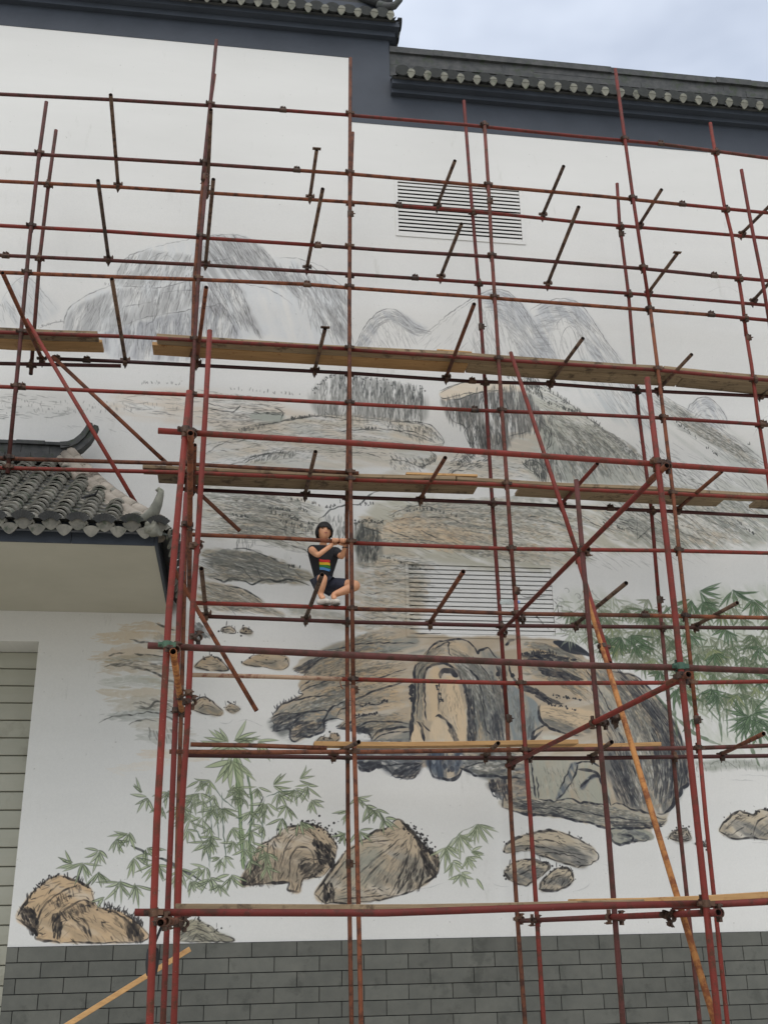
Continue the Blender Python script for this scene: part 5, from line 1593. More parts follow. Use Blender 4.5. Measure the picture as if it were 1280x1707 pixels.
PITCH = 0.2585
_d = lens_plate(0.175, 0.085, 0.22, 0.014, top=0.35)
drip_me = joined([(rotx(_d[0], 16), _d[1])], "drip_tile")
_a = arch_plate(0.070, 0.128, 52, 0.018, teeth=1, n=18, flare=0.035)
_b = lens_plate(0.16, 0.07, 0.15, 0.014, top=0.5)
_cv = tile_arc(0.085, 0.12, 0.012)
cvv = [tuple(v.co) for v in _cv.vertices]
cvf = [tuple(p.vertices) for p in _cv.polygons]
fan_me = joined([([(x, y, z - 0.055) for x, y, z in rotx(_a[0], 8)], _a[1]), (rotx(_b[0], 16, -0.012, 0.012), _b[1])], 'fan_tile')
fan_me.materials.append(M_TILED)
fan_me.materials.append(M_TILE)
for p_ in fan_me.polygons:
    if p_.index >= len(_a[1]):
        p_.material_index = 1
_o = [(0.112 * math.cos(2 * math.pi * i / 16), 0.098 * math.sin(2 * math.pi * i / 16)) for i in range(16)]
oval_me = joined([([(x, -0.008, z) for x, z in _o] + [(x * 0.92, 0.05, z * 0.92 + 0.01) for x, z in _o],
                   [tuple(range(16)), tuple(range(31, 15, -1))] + [(i, (i + 1) % 16, (i + 1) % 16 + 16, i + 16) for i in range(16)])], 'cover_end_shade')
_s1 = lens_plate(0.125, 0.085, 0.2, 0.014, top=0.3)
_s2 = arch_plate(0.0, 0.052, 95, 0.03, n=8)
sdrip_me = joined([(rotx(_s1[0], 14), _s1[1]), ([(x + 0.004, y, z + 0.012) for x, y, z in _s2[0]], _s2[1])], 'drip_tile')


def coping(x0, x1, zpx, tall, phase=0.0, xpx=800):
    """zpx: photo rows at column xpx of moulding 1 bottom/top, moulding 2 bottom/top, drip line, ridge top"""
    m1b, m1t, m2b, m2t, dl, rt = zpx
    p1, p2, p3 = 0.10, 0.21, 0.30
    z1b, z1t = Z_(xpx, m1b, DW - p1), Z_(xpx, m1t, DW - p1)
    z2b, z2t = Z_(xpx, m2b, DW - p2), Z_(xpx, m2t, DW - p2)
    z2b = max(z2b, z1t)
    mb = MB()
    mb.box(x0, x1, DW - p1, DW - 0.009, z1b, z1t)
    bpart('moulding', mb.mesh('moulding'), M_BAND)
    mb = MB()
    mb.box(x0, x1 + (0.0 if not tall else 0.06), DW - p2, DW - 0.009, z1t + 0.001, z2t)
    bpart('moulding', mb.mesh('moulding'), M_BAND)
    zd = Z_(xpx, dl, DW - p3) + 0.10
    zr = Z_(xpx, rt, DW + 0.18)
    # tiled slope with rolls, one mass (only its edge shows from the ground)
    mb = MB()
    ns = 4
    n = int((x1 - x0) / PITCH) + 1
    n8 = n * 8
    v, f = [], []
    for i in range(n8 + 1):
        x = x0 + (x1 - x0) * i / n8
        zz = 0.035 * math.cos(2 * math.pi * (x - phase) / PITCH)
        v += [(x, DW - p3 + 0.02, zd + zz), (x, DW + 0.16, zd + 0.26 + zz)]
    for i in range(n8):
        f.append((2 * i, 2 * i + 2, 2 * i + 3, 2 * i + 1))
    mb.add(v, f)
    mb.add([(x0, DW - p3 + 0.03, zd - 0.04), (x1, DW - p3 + 0.03, zd - 0.04), (x1, DW - 0.01, zd - 0.02), (x0, DW - 0.01, zd - 0.02)], [(0, 1, 2, 3)])
    o = bpart('tile_bed', mb.mesh('bed'), M_TILED)
    # ridge of stacked thin tiles
    mb = MB()
    zr0 = zd + 0.12
    lay = 6
    for q in range(lay):
        za, zb_ = zr0 + (zr - zr0) * q / lay, zr0 + (zr - zr0) * (q + 1.0) / lay
        pr = 0.012 * (q % 2) + (0.03 if q == lay - 1 else 0)
        xx = x0
        while xx < x1:
            w_ = 0.5 + rng.random() * 1.4
            xe = min(xx + w_, x1)
            dz = rng.uniform(-0.003, 0.003)
            mb.box(xx, xe + 0.002, DW + 0.02 - pr + rng.uniform(-0.012, 0.01), DW + 0.34 + pr, za + dz, zb_ + dz)
            xx = xe
    o = bpart('ridge', mb.mesh('ridge'), M_TILED)
    mb = MB()
    mb.box(x0, x1 - 0.01, DW + 0.05, DW + 0.31, zr0 - 0.05, zr - 0.012)
    bpart('ridge_core', mb.mesh('ridge_core'), M_TILED)
    k = math.ceil((x0 - phase) / PITCH)
    while phase + k * PITCH < x1:
        x = phase + k * PITCH
        o = bpart('fan_tile', oval_me, M_OVAL)  # flat dark oval standing for the shaded hollow of a tile end
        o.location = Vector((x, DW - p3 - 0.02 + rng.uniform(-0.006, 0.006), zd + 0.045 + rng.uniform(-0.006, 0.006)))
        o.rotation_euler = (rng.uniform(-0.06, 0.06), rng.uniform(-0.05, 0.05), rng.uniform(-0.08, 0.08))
        x2 = x + PITCH / 2
        if x2 < x1:
            o = bpart('drip_tile', drip_light, M_TILEL)
            o.location = Vector((x2, DW - p3 - 0.03 + rng.uniform(-0.006, 0.006), zd - 0.005 + rng.uniform(-0.006, 0.006)))
            o.rotation_euler = (rng.uniform(-0.06, 0.06), rng.uniform(-0.06, 0.06), rng.uniform(-0.08, 0.08))
            o.scale = (1.05, 1, 1.12)
        k += 1
    return zd, zr, z1b, z1t, z2t


drip_light = sdrip_me.copy()
zdR, zrR, _1, _2, _3 = coping(xE + 0.012, XR, (166.5, 160, 151, 142, 142.5, 107), False, X_(712, 125, DW - 0.3) - PITCH / 2, 800)
zdL, zrL, q1, q2, q3 = coping(XL, xE + 0.09, (46, 38, 29, 20, 20, -18), True, X_(596, 12, DW - 0.3) - PITCH / 2, 500)
# return of the tall block's eave along its right side
mb = MB()
mb.box(xE + 0.012, xE + 0.088, DW + 0.001, D2, q1 + 0.002, q2 - 0.002)
mb.box(xE + 0.012, xE + 0.14, DW + 0.001, D2, q2 + 0.003, q3 - 0.002)
bpart('moulding', mb.mesh('side_moulding'), M_BAND)
mb = MB()
mb.add([(xE + 0.17, DW - 0.28, zdL), (xE + 0.17, D2, zdL), (xE - 0.2, D2, zdL + 0.26), (xE - 0.2, DW + 0.2, zdL + 0.26)], [(0, 1, 2, 3)])
mb.add([(xE + 0.17, DW - 0.28, zdL - 0.04), (xE + 0.01, DW - 0.02, zdL - 0.04), (xE + 0.01, D2, zdL - 0.04), (xE + 0.17, D2, zdL - 0.04)], [(0, 1, 2, 3)])
bpart('tile_bed', mb.mesh('side_bed'), M_TILED)
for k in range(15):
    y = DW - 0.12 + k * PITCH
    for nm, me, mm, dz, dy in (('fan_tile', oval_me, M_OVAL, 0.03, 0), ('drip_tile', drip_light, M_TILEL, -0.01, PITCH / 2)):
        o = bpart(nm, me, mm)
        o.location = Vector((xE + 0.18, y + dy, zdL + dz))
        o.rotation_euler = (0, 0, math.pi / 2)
# upturned corner of the tall block
mb = MB()
c0 = P(622, 14, DW - 0.28)
pts = [P(632, 9, DW - 0.2), P(645, 12, DW - 0.28), P(657, 10, DW - 0.3), P(666, 0, DW - 0.32), P(673, -14, DW - 0.34), P(677, -28, DW - 0.34)]
mb.tube(pts, 0.05, 8, True, True, [0.075, 0.07, 0.06, 0.05, 0.035, 0.015])
bpart('upturned_corner', mb.mesh('corner'), M_TILED)
pts = [P(560, -12, DW + 0.1), P(600, -6, DW), P(630, 2, DW - 0.1), P(648, 5, DW - 0.2)]
mb = MB()
mb.tube(pts, 0.09, 8, True, True)
bpart('hip_ridge', mb.mesh('hip'), M_TILED)

# ------------------------------------------------------------------ porch roof at the left
DE = 10.14
zf = Z_(100, 905, DE)
xr = X_(258, 907, DE)
por = thing('porch_roof', 'grey tiled porch roof with upturned ends over the shutter, at lower left of the mural', 'roof', (xr, DE, zf))


def ppart(name, me, mats, parent=None):
    o = obj(name, me, mats)
    par = parent or por
    o.parent = par
    if par is por:
        o.matrix_parent_inverse = Matrix.Translation((-xr, -DE, -zf))
    return o


PXL = -8.0
yw = DW - 0.004
mb = MB()
mb.box(PXL, xr, DE, yw, zf, zf + 0.02)
ppart('soffit', mb.mesh('soffit'), M_SOFF)
zft = Z_(100, 872, DE)
xj = [PXL, X_(-62, 890, DE), X_(121, 890, DE), xr]
for a, b_ in zip(xj[:-1], xj[1:]):
    mb = MB()
    mb.box(a + 0.003, b_ - 0.003, DE - 0.03, DE - 0.001, zf - 0.006, zft)
    ppart('fascia', mb.mesh('fascia'), M_BAND)
mb = MB()
mb.box(xr + 0.001, xr + 0.03, DE - 0.03, yw, zf - 0.006, zft)
ppart('fascia', mb.mesh('fascia'), M_BAND)
# roof planes
DT = 9.98                                     # drip line
zt = Z_(100, 880, DT)                         # tile surface at the drip line
DRG = 12.45
zrg = Z_(60, 769, DRG)
xrg = X_(118, 765, DRG)                       # ridge end
xc = xr + 0.14                                # corner of the tiles
slope = math.atan2(zrg - zt, DRG - DT)
mb = MB()
mb.add([(PXL, DT + 0.03, zt - 0.03), (xc, DT + 0.03, zt - 0.03), (xrg, DRG, zrg - 0.03), (PXL, DRG, zrg - 0.03)], [(0, 1, 2, 3)])
mb.add([(xc, DT + 0.03, zt - 0.03), (xc, yw, zt - 0.03), (xrg, yw, zrg - 0.03), (xrg, DRG, zrg - 0.03)], [(0, 1, 2, 3)])
mb.add([(PXL, DT + 0.03, zft + 0.001), (PXL, yw, zft + 0.001), (xc - 0.03, yw, zft + 0.001), (xc - 0.03, DT + 0.03, zft + 0.001)], [(0, 1, 2, 3)])
ppart('roof_deck', mb.mesh('deck'), M_TILED)
cover = tile_arc(0.092, 0.16, 0.018, True, 7, 80, 0.92)
pan = tile_arc(0.112, 0.17, 0.020, False, 6, 62, 0.95)
cover.materials.append(M_TILE)
pan.materials.append(M_TILE)
px0 = X_(40, 875, DT)                         # a fan
nrow = 21
sl = math.hypot(DRG - DT, zrg - zt)
step = sl / nrow


def hipx(y):
    return xc + (xrg - xc) * (y - DT) / (DRG - DT)


k = -6
ncov = 0
while px0 + k * PITCH < xc:
    for half in (0, 1):
        x = px0 + (k + 0.5 * half) * PITCH
        if x < -5.2 or x > xc - 0.02:
            continue
        vis = x > -3.6
        for q in range(nrow):
            y = DT + 0.05 + (DRG - DT) * q / nrow
            z = zt + (zrg - zt) * q / nrow
            if x > hipx(y) - 0.13:
                break
            if not vis:
                continue
            o = ppart('cover_tile' if half == 0 else 'pan_tile', cover if half == 0 else pan, None)
            o.location = Vector((x + rng.uniform(-0.006, 0.006), y, z + (0.050 if half == 0 else 0.055) + rng.uniform(-0.004, 0.004)))
            o.rotation_euler = (slope - (0.16 if half == 0 else 0.17) + rng.uniform(-0.04, 0.04), rng.uniform(-0.05, 0.05), rng.uniform(-0.06, 0.06))
            ncov += 1
        if half == 0:
            o = ppart('fan_tile', fan_me, None)
            o.location = Vector((x, DT - 0.035, zt + 0.065 + rng.uniform(-0.006, 0.006)))
            o.rotation_euler = (0.1 + rng.uniform(-0.05, 0.05), rng.uniform(-0.04, 0.04), rng.uniform(-0.06, 0.06))
            o.scale = (1.12, 1.12, 1.12)
        else:
            o = ppart('drip_tile', drip_me, M_TILE if not drip_me.materials else None)
            o.location = Vector((x, DT - 0.01, zt + 0.005 + rng.uniform(-0.006, 0.006)))
            o.rotation_euler = (rng.uniform(-0.05, 0.05), rng.uniform(-0.05, 0.05), rng.uniform(-0.08, 0.08))
            o.scale = (0.98, 1, 1.0)
    k += 1
# side eave: tile ends run back to the wall
ny = int((yw - DT) / PITCH)
for q in range(ny):
    y = DT + 0.16 + q * PITCH
    for nm, me, dz, dy in (('fan_tile', fan_me, 0.05, 0), ('drip_tile', drip_me, 0.0, PITCH / 2)):
        if y + dy > yw - 0.1:
            continue
        o = ppart(nm, me, None)
        o.location = Vector((xc + 0.02, y + dy, zt + dz))
        o.rotation_euler = (0.1, 0, math.pi / 2)
        o.scale = (1.12,) * 3
    yy = y
    for s_ in range(12):
        fx = s_ / 12
        xx = xc - 0.03 - (xc - xrg) * fx
        if yy < DT + (DRG - DT) * fx + 0.13 or yy > yw - 0.06:
            continue
        o = ppart('cover_tile', cover, None)
        o.location = Vector((xx, yy, zt + (zrg - zt) * fx + 0.035))
        o.rotation_euler = (math.atan2(zrg - zt, xc - xrg) - 0.14, 0, math.pi / 2)
# ridge against the wall, with its upturned horn
zrt = Z_(60, 742, DRG)
mb = MB()
segs = [(zrg - 0.06, zrg + 0.06, 0.13), (zrg + 0.062, zrt - 0.045, 0.10), (zrt - 0.043, zrt, 0.135)]
for a, b_, hw in segs:
    x = PXL
    while x < xrg:
        xe = min(x + 0.30 + rng.random() * 0.05, xrg)
        d_ = rng.uniform(-0.006, 0.006)
        mb.box(x, xe - 0.004, DRG - hw + d_, DRG + hw, a, b_ + rng.uniform(-0.006, 0.006))
        x = xe
ppart('ridge', mb.mesh('porch_ridge'), M_TILED)
mb = MB()
for off, hw, sc in ((0.0, 0.13, 1.0), (-0.075, 0.09, 0.94)):
    ctr = [P(104, 752, DRG), P(118, 750, DRG), P(131, 744, DRG), P(143, 733, DRG), P(151, 721, DRG), P(156, 710, DRG)]
    v, f = [], []
    nn = len(ctr)
    for i, p in enumerate(ctr):
        t = i / (nn - 1)
        th = 0.055 * (1 - 0.35 * t)
        d = (ctr[min(i + 1, nn - 1)] - ctr[max(i - 1, 0)]).normalized()
        nrm = Vector((-d.z, 0, d.x))
        q = p + nrm * (off + 0.03)
        w_ = hw * (1 - 0.35 * t)
        for s1, s2 in ((-1, -1), (1, -1), (1, 1), (-1, 1)):
            v.append(tuple(q + nrm * th * s1 * 0.8 + Vector((0, w_ * s2, 0))))
    for i in range(nn - 1):
        for j in range(4):
            a, b_ = 4 * i + j, 4 * i + (j + 1) % 4
            f.append((a, b_, b_ + 4, a + 4))
    f += [(0, 3, 2, 1), (4 * nn - 4, 4 * nn - 3, 4 * nn - 2, 4 * nn - 1)]
    mb.add(v, f)
ppart('ridge_horn', fixn(mb.mesh('horn')), M_TILED)
# hip: mortar bed, two runs of cap tiles
pa = Vector((xrg - 0.03, DRG - 0.02, zrg + 0.10))
pb = Vector((xc - 0.12, DT + 0.18, zt + 0.12))
hv = pb - pa
n = 9
sag = lambda t: -0.10 * math.sin(math.pi * t)
mb = MB()
mb.tube([pa + hv * t + Vector((0, 0, sag(t) - 0.06)) for t in (0, .2, .4, .6, .8, 1)], 0.13, 8)
ppart('hip_bed', mb.mesh('hip_bed'), M_HIP)
for run, (ox, oz, rr) in enumerate(((0.02, 0.045, 0.07), (-0.12, -0.035, 0.055))):
    for i in range(n):
        t0, t1 = i / n, (i + 0.97) / n
        a = pa + hv * t0 + Vector((ox, 0, sag(t0) + oz))
        b_ = pa + hv * t1 + Vector((ox, 0, sag(t1) + oz))
        mb = MB()
        mb.tube([a, a.lerp(b_, 0.08), b_], rr, 10, True, True, [rr * 0.99, rr * 1.02, rr * 0.99])
        ppart('hip_tile', mb.mesh('hip_tile'), M_HIP)
# corner finial curling up
mb = MB()
base = P(238, 868, DT + 0.1)
for offy, sc in ((0.0, 1.0), (0.07, 0.75)):
    pts = [P(230, 869, DT + 0.15 + offy), P(246, 864, DT + 0.08 + offy), P(257, 853, DT + 0.04 + offy), P(263, 840, DT + 0.02 + offy),
           P(267, 827, DT + offy), P(269, 818, DT + offy), P(266, 815, DT + offy), P(262, 819, DT + offy)]
    mb.tube(pts, 0.06, 8, True, True, [0.04 * sc, 0.062 * sc, 0.062 * sc, 0.05 * sc, 0.038 * sc, 0.03 * sc, 0.024 * sc, 0.022 * sc])
ppart('corner_finial', mb.mesh('finial'), M_TILEL)
mb = MB()
for (a, b_) in (((246, 878), (262, 872)), ((244, 884), (264, 878)), ((252, 888), (266, 884))):
    mb.tube([P(*a, DT + 0.02), P(*b_, DT - 0.03)], 0.055, 8, True, True, [0.05, 0.062])
ppart('corner_tile', mb.mesh('corner_tiles'), M_TILEL)

# ------------------------------------------------------------------ roller shutter
DS = DW + 0.58
shut = thing('roller_shutter', 'pale grey-green roller shutter closed, under the porch at the left edge', 'shutter', (xo, DS, 0))
zs = Z_(30, 1087, DS)
sh = zo / 22.0
prof = [(0.0, 0.004), (-0.012, 0.012), (-0.016, sh * 0.5), (-0.012, sh - 0.012), (0.0, sh - 0.004), (0.012, sh - 0.004), (0.012, 0.004)]
L_ = 4.2
v = [(0, y, z) for y, z in prof] + [(L_, y, z) for y, z in prof]
k = len(prof)
f = [tuple(range(k)), tuple(range(2 * k - 1, k - 1, -1))] + [(i, i + k, (i + 1) % k + k, (i + 1) % k) for i in range(k)]
me = fixn(mesh_from(v, f, 'shutter_slat'))
me.materials.append(M_SHUT)
for i in range(22):
    o = obj('slat', me, None, shut)
    o.location = (-L_ + 0.05, 0, i * sh)
mb = MB()
mb.box(-L_, 0.05, 0.02, 0.03, 0, zo)
obj('shutter_backing', mb.mesh('back'), M_DARK, shut)
# ------------------------------------------------------------------ scaffold
scaf = thing('scaffold', 'red painted steel tube scaffold standing in front of the mural', 'scaffold', (1.4, 10.0, 0))
SI = Matrix.Translation((-1.4, -10.0, 0))


def spart(name, me, mats):
    o = obj(name, me, mats)
    o.parent = scaf
    o.matrix_parent_inverse = SI
    return o


PR = 0.0245
PIPES = []          # (kind, plane, pts) for the clamps


def pipe(name, pts, mat, plane=None, r=PR, n=14):
    """a steel tube along pts with open ends showing the wall thickness"""
    pts = [Vector(p) for p in pts]
    if mat is M_RED:
        q_ = rng.random()
        zc_ = (pts[0].z + pts[-1].z) / 2
        if q_ < (0.6 if zc_ > 8 else 0.2):
            mat = M_RED2
        elif q_ > 0.9:
            mat = M_RUST
    v, f, sm = sweep(pts, r, n, False)
    v2_, f2_, sm2 = sweep(pts, r - 0.0035, n, False)
    k = len(v)
    v += v2_
    f += [tuple(reversed([i + k for i in q])) for q in f2_]
    sm += sm2
    mi = [0] * len(sm2) + [1] * len(sm2)
    e = (len(pts) - 1) * n
    for i in range(n):
        j = (i + 1) % n
        f.append((i, i + k, j + k, j))
        f.append((e + i, e + j, e + j + k, e + i + k))
        sm += [False, False]
        mi += [0, 0]
    me = bpy.data.meshes.new(name)
    me.from_pydata(v, [], f)
    me.polygons.foreach_set('use_smooth', sm)
    me.polygons.foreach_set('material_index', mi)
    me.update()
    o = spart(name, me, [mat, M_PIPEIN])
    PIPES.append((name, plane, pts))
    return o


def clamp_mesh():
    mb = MB()

    def ring(ax, c, r0, r1, h, n=12):
        v, f = [], []
        for i in range(n):
            a = 2 * math.pi * i / n
            for rr, hh in ((r0, -h / 2), (r1, -h / 2), (r1, h / 2), (r0, h / 2)):
                p = (rr * math.cos(a), rr * math.sin(a), hh)
                if ax == 'x':
                    p = (p[2], p[0], p[1])
                v.append((p[0] + c[0], p[1] + c[1], p[2] + c[2]))
        for i in range(n):
            for j in range(4):
                a, b_ = 4 * i + j, 4 * i + (j + 1) % 4
                a2, b2 = 4 * ((i + 1) % n) + j, 4 * ((i + 1) % n) + (j + 1) % 4
                f.append((a, b_, b2, a2))
        mb.add(v, f)
    ring('z', (0, 0, 0), 0.0235, 0.032, 0.05)
    ring('x', (0, 0.052, 0), 0.0235, 0.032, 0.05)
    mb.box(-0.022, 0.022, 0.02, 0.032, -0.022, 0.022)
    for sx in (1, -1):                               # lugs and bolt on the first band
        mb.box(min(sx * 0.028, sx * 0.062), max(sx * 0.028, sx * 0.062), -0.014, 0.012, -0.017, 0.017)
    mb.tube([(0.05, -0.045, 0), (0.05, 0.03, 0)], 0.006, 6)
    mb.tube([(0.05, -0.03, 0), (0.05, -0.014, 0)], 0.013, 6, smooth=False)
    for sz in (1, -1):                               # lugs and bolt on the second band
        mb.box(-0.017, 0.017, 0.04, 0.066, min(sz * 0.028, sz * 0.06), max(sz * 0.028, sz * 0.06))
    mb.tube([(0, 0.025, 0.05), (0, 0.10, 0.05)], 0.006, 6)
    mb.tube([(0, 0.066, 0.05), (0, 0.082, 0.05)], 0.013, 6, smooth=False)
    return fixn(mb.mesh('clamp'))


def sleeve_mesh():
    mb = MB()
    mb.tube([(0, 0, -0.05), (0, 0, -0.046), (0, 0, 0.046), (0, 0, 0.05)], 0.031, 12, True, True, [0.027, 0.031, 0.031, 0.027])
    mb.box(-0.012, 0.012, 0.028, 0.052, -0.04, 0.04)
    for z in (-0.022, 0.022):
        mb.tube([(-0.03, 0.042, z), (0.035, 0.042, z)], 0.006, 6)
        mb.tube([(-0.026, 0.042, z), (-0.012, 0.042, z)], 0.012, 6, smooth=False)
    mb.tube([(0, 0.05, 0.0), (0, 0.075, 0.0)], 0.007, 6)
    return fixn(mb.mesh('sleeve'))


CLAMP, SLEEVE = clamp_mesh(), sleeve_mesh()
CLAMP.materials.append(M_CLAMP)
SLEEVE.materials.append(M_CLAMP)


def clamp(p, dp, q, dl, mat=None):
    """p on the upright with direction dp, q on the crossing tube with direction dl"""
    z = dp.normalized()
    y = q - p
    y = (y - z * y.dot(z))
    if y.length < 1e-4:
        y = Vector((0, 1, 0))
    y.normalize()
    x = y.cross(z).normalized()
    m_ = Matrix((x, y, z)).transposed().to_4x4()
    m_.translation = p
    o = spart('clamp', CLAMP, None)
    o.matrix_basis = m_
    if mat:
        o.material_slots[0].link = 'OBJECT'
        o.material_slots[0].material = mat
    return o


def sleeve(p, d, up=(0, 0, 1)):
    z = d.normalized()
    y = Vector(up)
    y = (y - z * y.dot(z)).normalized()
    x = y.cross(z).normalized()
    m_ = Matrix((x, y, z)).transposed().to_4x4()
    m_.translation = p
    o = spart('joint_sleeve', SLEEVE, None)
    o.matrix_basis = m_
    return o


def to_ground(pts):
    """carry the last run of an upright on down to the ground"""
    a, b_ = pts[-2], pts[-1]
    d = (b_ - a)
    d = Vector((d.x * 0.5, d.y * 0.0, d.z))
    t = -b_.z / d.z
    pts.append(Vector((b_.x + d.x * t * 0.6, b_.y, 0.012)))
    return pts


def pole(px, d, mat, ground=False, name='pole'):
    pts = [P(x, y, d) for x, y in px]
    # keep each upright in its own row: drop nearly straight middle points
    if ground:
        to_ground(pts)
    return pipe(name, pts, mat, d)


def ledger(px, d, mat, name='ledger'):
    pts = [P(x, y, d) for x, y in px]
    return pipe(name, pts, mat, d)


EF, EM, EB = DF + 0.052, DM + 0.052, DB - 0.052      # ledgers run behind the front rows and before the back row

# uprights ----------------------------------------------------------
pole([(316, 652), (299, 830), (282, 1020), (262, 1367), (250, 1707)], DF, M_RED, True)
pole([(1078, 630), (1099, 800), (1124, 1020), (1161, 1367), (1197, 1707)], DF, M_RED, True)
pole([(311, 822), (299, 1020), (292, 1220), (286, 1367), (272, 1707)], DN, M_RED, True)
pole([(960, 800), (979, 1020), (1012, 1367), (1038, 1707)], DN, M_RED, True)
pole([(350, 551), (343, 680), (331, 880), (321, 1020), (312, 1220), (302, 1367), (290, 1707)], 8.6, M_RED, True)
pole([(78, 170), (66, 256), (50, 400), (33, 585), (13, 790)], DM, M_RED)
pole([(94, 217), (82, 303), (67, 428), (52, 624)], DB, M_RED)
pole([(361, 67), (351, 172), (341, 270), (338, 300)], DM, M_RED)
pole([(345, 290), (335, 400), (326, 550), (319, 680), (315, 800), (313, 860)], DM, M_RED)
pole([(358, 124), (350, 180), (344, 270), (336, 330), (330, 400), (324, 470), (321, 600), (312, 780), (307, 1020), (302, 1200), (297, 1360), (290, 1707)], DB - 0.25, M_RUST, True)
pole([(584, 97), (583, 300), (582.5, 500), (583, 700), (586, 940), (589, 1150)], DM, M_RED)
pole([(588, 1148), (594, 1360), (602, 1707)], DM - 0.02, M_RUST, True)
pole([(588, 221), (584, 330), (582, 620), (578, 860), (579, 1150), (580, 1367), (586, 1707)], DB, M_RED, True)
pole([(773, 168), (786, 340), (798, 480), (808, 640), (821, 850), (833, 1025), (845, 1200)], DB, M_RED)
pole([(845, 1198), (852, 1367), (862, 1530), (875, 1707)], DB, M_RUST, True)
pole([(807, 203), (815, 330), (820, 430), (836, 680), (845, 810), (858, 1000)], DM, M_RED)
pole([(858, 985), (862, 1040), (871, 1190), (884, 1367), (906, 1707)], DM, M_RED, True)
pole([(1025, 115), (1041, 232), (1056, 340), (1083, 516)], DM, M_RED)
pole([(1082, 505), (1096, 616), (1104, 680), (1122, 830), (1141, 1010), (1160, 1200)], DM, M_RED)
pole([(1160, 1190), (1176, 1367), (1190, 1500), (1212, 1707)], DM, M_RED, True)
pole([(1028, 306), (1032, 370), (1047, 490), (1063, 680), (1085, 850), (1099, 1020)], DB, M_RED)
pole([(1098, 1000), (1115, 1180), (1131, 1367), (1148, 1530), (1166, 1707)], DB, M_RED, True)
pole([(1183, 205), (1206, 340), (1219, 392), (1237, 505), (1243, 560)], DM + 0.1, M_RED)
pole([(1242, 550), (1252, 610), (1262, 690), (1280, 800), (1300, 930)], DM + 0.1, M_RED)
pole([(1235, 283), (1246, 345), (1255, 393), (1270, 467), (1292, 600)], DM - 0.08, M_RED)

# ledgers, main row ---------------------------------------------------
ledger([(-160, 149), (0, 157), (183, 166), (350, 176), (472, 184)], EM, M_RED)
ledger([(472, 184), (583, 192), (775, 208), (960, 227), (1101, 240)], EM, M_RED)
ledger([(1101, 240), (1185, 251), (1280, 264), (1400, 281)], EM, M_RED)
ledger([(-160, 246), (0, 254), (183, 264), (350, 274), (495, 284)], EM, M_RED)
ledger([(495, 284), (583, 290), (810, 310), (1000, 327), (1137, 341)], EM, M_RED)
ledger([(1137, 341), (1280, 355), (1400, 369)], EM, M_RED)
ledger([(-160, 368), (0, 376), (170, 385), (345, 397), (530, 409)], EM, M_RED)
ledger([(530, 409), (640, 417), (820, 428), (1073, 448), (1190, 460)], EM, M_RED)
ledger([(1190, 460), (1280, 468), (1400, 480)], EM, M_RED)
ledger([(-160, 447), (0, 454), (180, 461), (330, 466), (512, 474)], EM, M_RED)
ledger([(512, 474), (583, 480), (797, 495), (1083, 517), (1185, 525)], EM, M_RED)
ledger([(1185, 525), (1280, 534), (1400, 546)], EM, M_RED)
ledger([(-160, 548), (0, 554), (210, 561), (320, 567), (583, 582)], EM, M_RED)
ledger([(583, 583), (830, 600), (1095, 617), (1280, 634), (1400, 645)], EM, M_RED)
ledger([(-120, 640), (37, 646), (310, 658), (583, 673), (791, 684)], EM, M_RED)
ledger([(791, 684), (960, 690), (1105, 697), (1275, 708), (1400, 716)], EM, M_RED)
ledger([(-120, 759), (0, 764), (300, 773), (450, 781), (598, 789)], EM, M_RUST)
ledger([(-120, 776), (0, 780), (320, 788), (583, 799)], EM - 0.0, M_RED)
ledger([(583, 800), (845, 808), (960, 816), (1120, 823), (1280, 831), (1400, 838)], EM, M_RED)
ledger([(316, 891), (450, 896), (590, 904)], EM, M_RUST)
ledger([(583, 905), (850, 915), (1120, 918), (1280, 922), (1400, 925)], EM, M_RED)
ledger([(325, 1005), (450, 1009), (583, 1014)], EM, M_RED)
ledger([(583, 1015), (720, 1018), (855, 1023), (1075, 1026)], EM, M_RUST)
ledger([(1075, 1026), (1280, 1030), (1400, 1032)], EM, M_RED)
ledger([(316, 1125), (450, 1128), (570, 1132)], EM, M_PALE)
ledger([(570, 1132), (860, 1139), (1160, 1138), (1280, 1136), (1400, 1134)], EM, M_RED)
ledger([(318, 1241), (430, 1243), (545, 1247)], EM + 0.02, M_RED)
ledger([(283, 1253), (430, 1254), (640, 1253), (870, 1250)], EM - 0.01, M_RUST)
ledger([(870, 1250), (1160, 1247), (1280, 1243), (1400, 1240)], EM, M_RED)
# ledgers, back row --------------------------------------------------
ledger([(-120, 296), (0, 302), (200, 312), (355, 322), (583, 337), (665, 343)], EB, M_RED)
ledger([(665, 343), (788, 352), (960, 370), (1065, 379), (1280, 397), (1400, 408)], EB, M_RED)
ledger([(-120, 420), (10, 426), (180, 434), (345, 442), (583, 457), (692, 464)], EB, M_RED)
ledger([(692, 464), (797, 471), (1047, 489), (1280, 509), (1400, 520)], EB, M_RED)
ledger([(-120, 604), (0, 606), (202, 610)], EB, M_RED_SHADED)
ledger([(90, 598), (210, 603), (583, 622), (787, 636)], EB, M_RED_SHADED)
ledger([(787, 636), (918, 640), (1065, 651), (1280, 661), (1400, 668)], EB, M_RED_SHADED)
ledger([(300, 815), (583, 829), (822, 838), (1017, 848)], EB, M_RED_SHADED)
ledger([(1017, 848), (1130, 853), (1280, 861), (1400, 867)], EB, M_RED_SHADED)
ledger([(332, 1027), (583, 1037), (835, 1043), (1280, 1047), (1400, 1048)], EB, M_RED_SHADED)
ledger([(308, 1259), (583, 1263), (960, 1264), (1280, 1260), (1400, 1258)], EB, M_RED_SHADED)
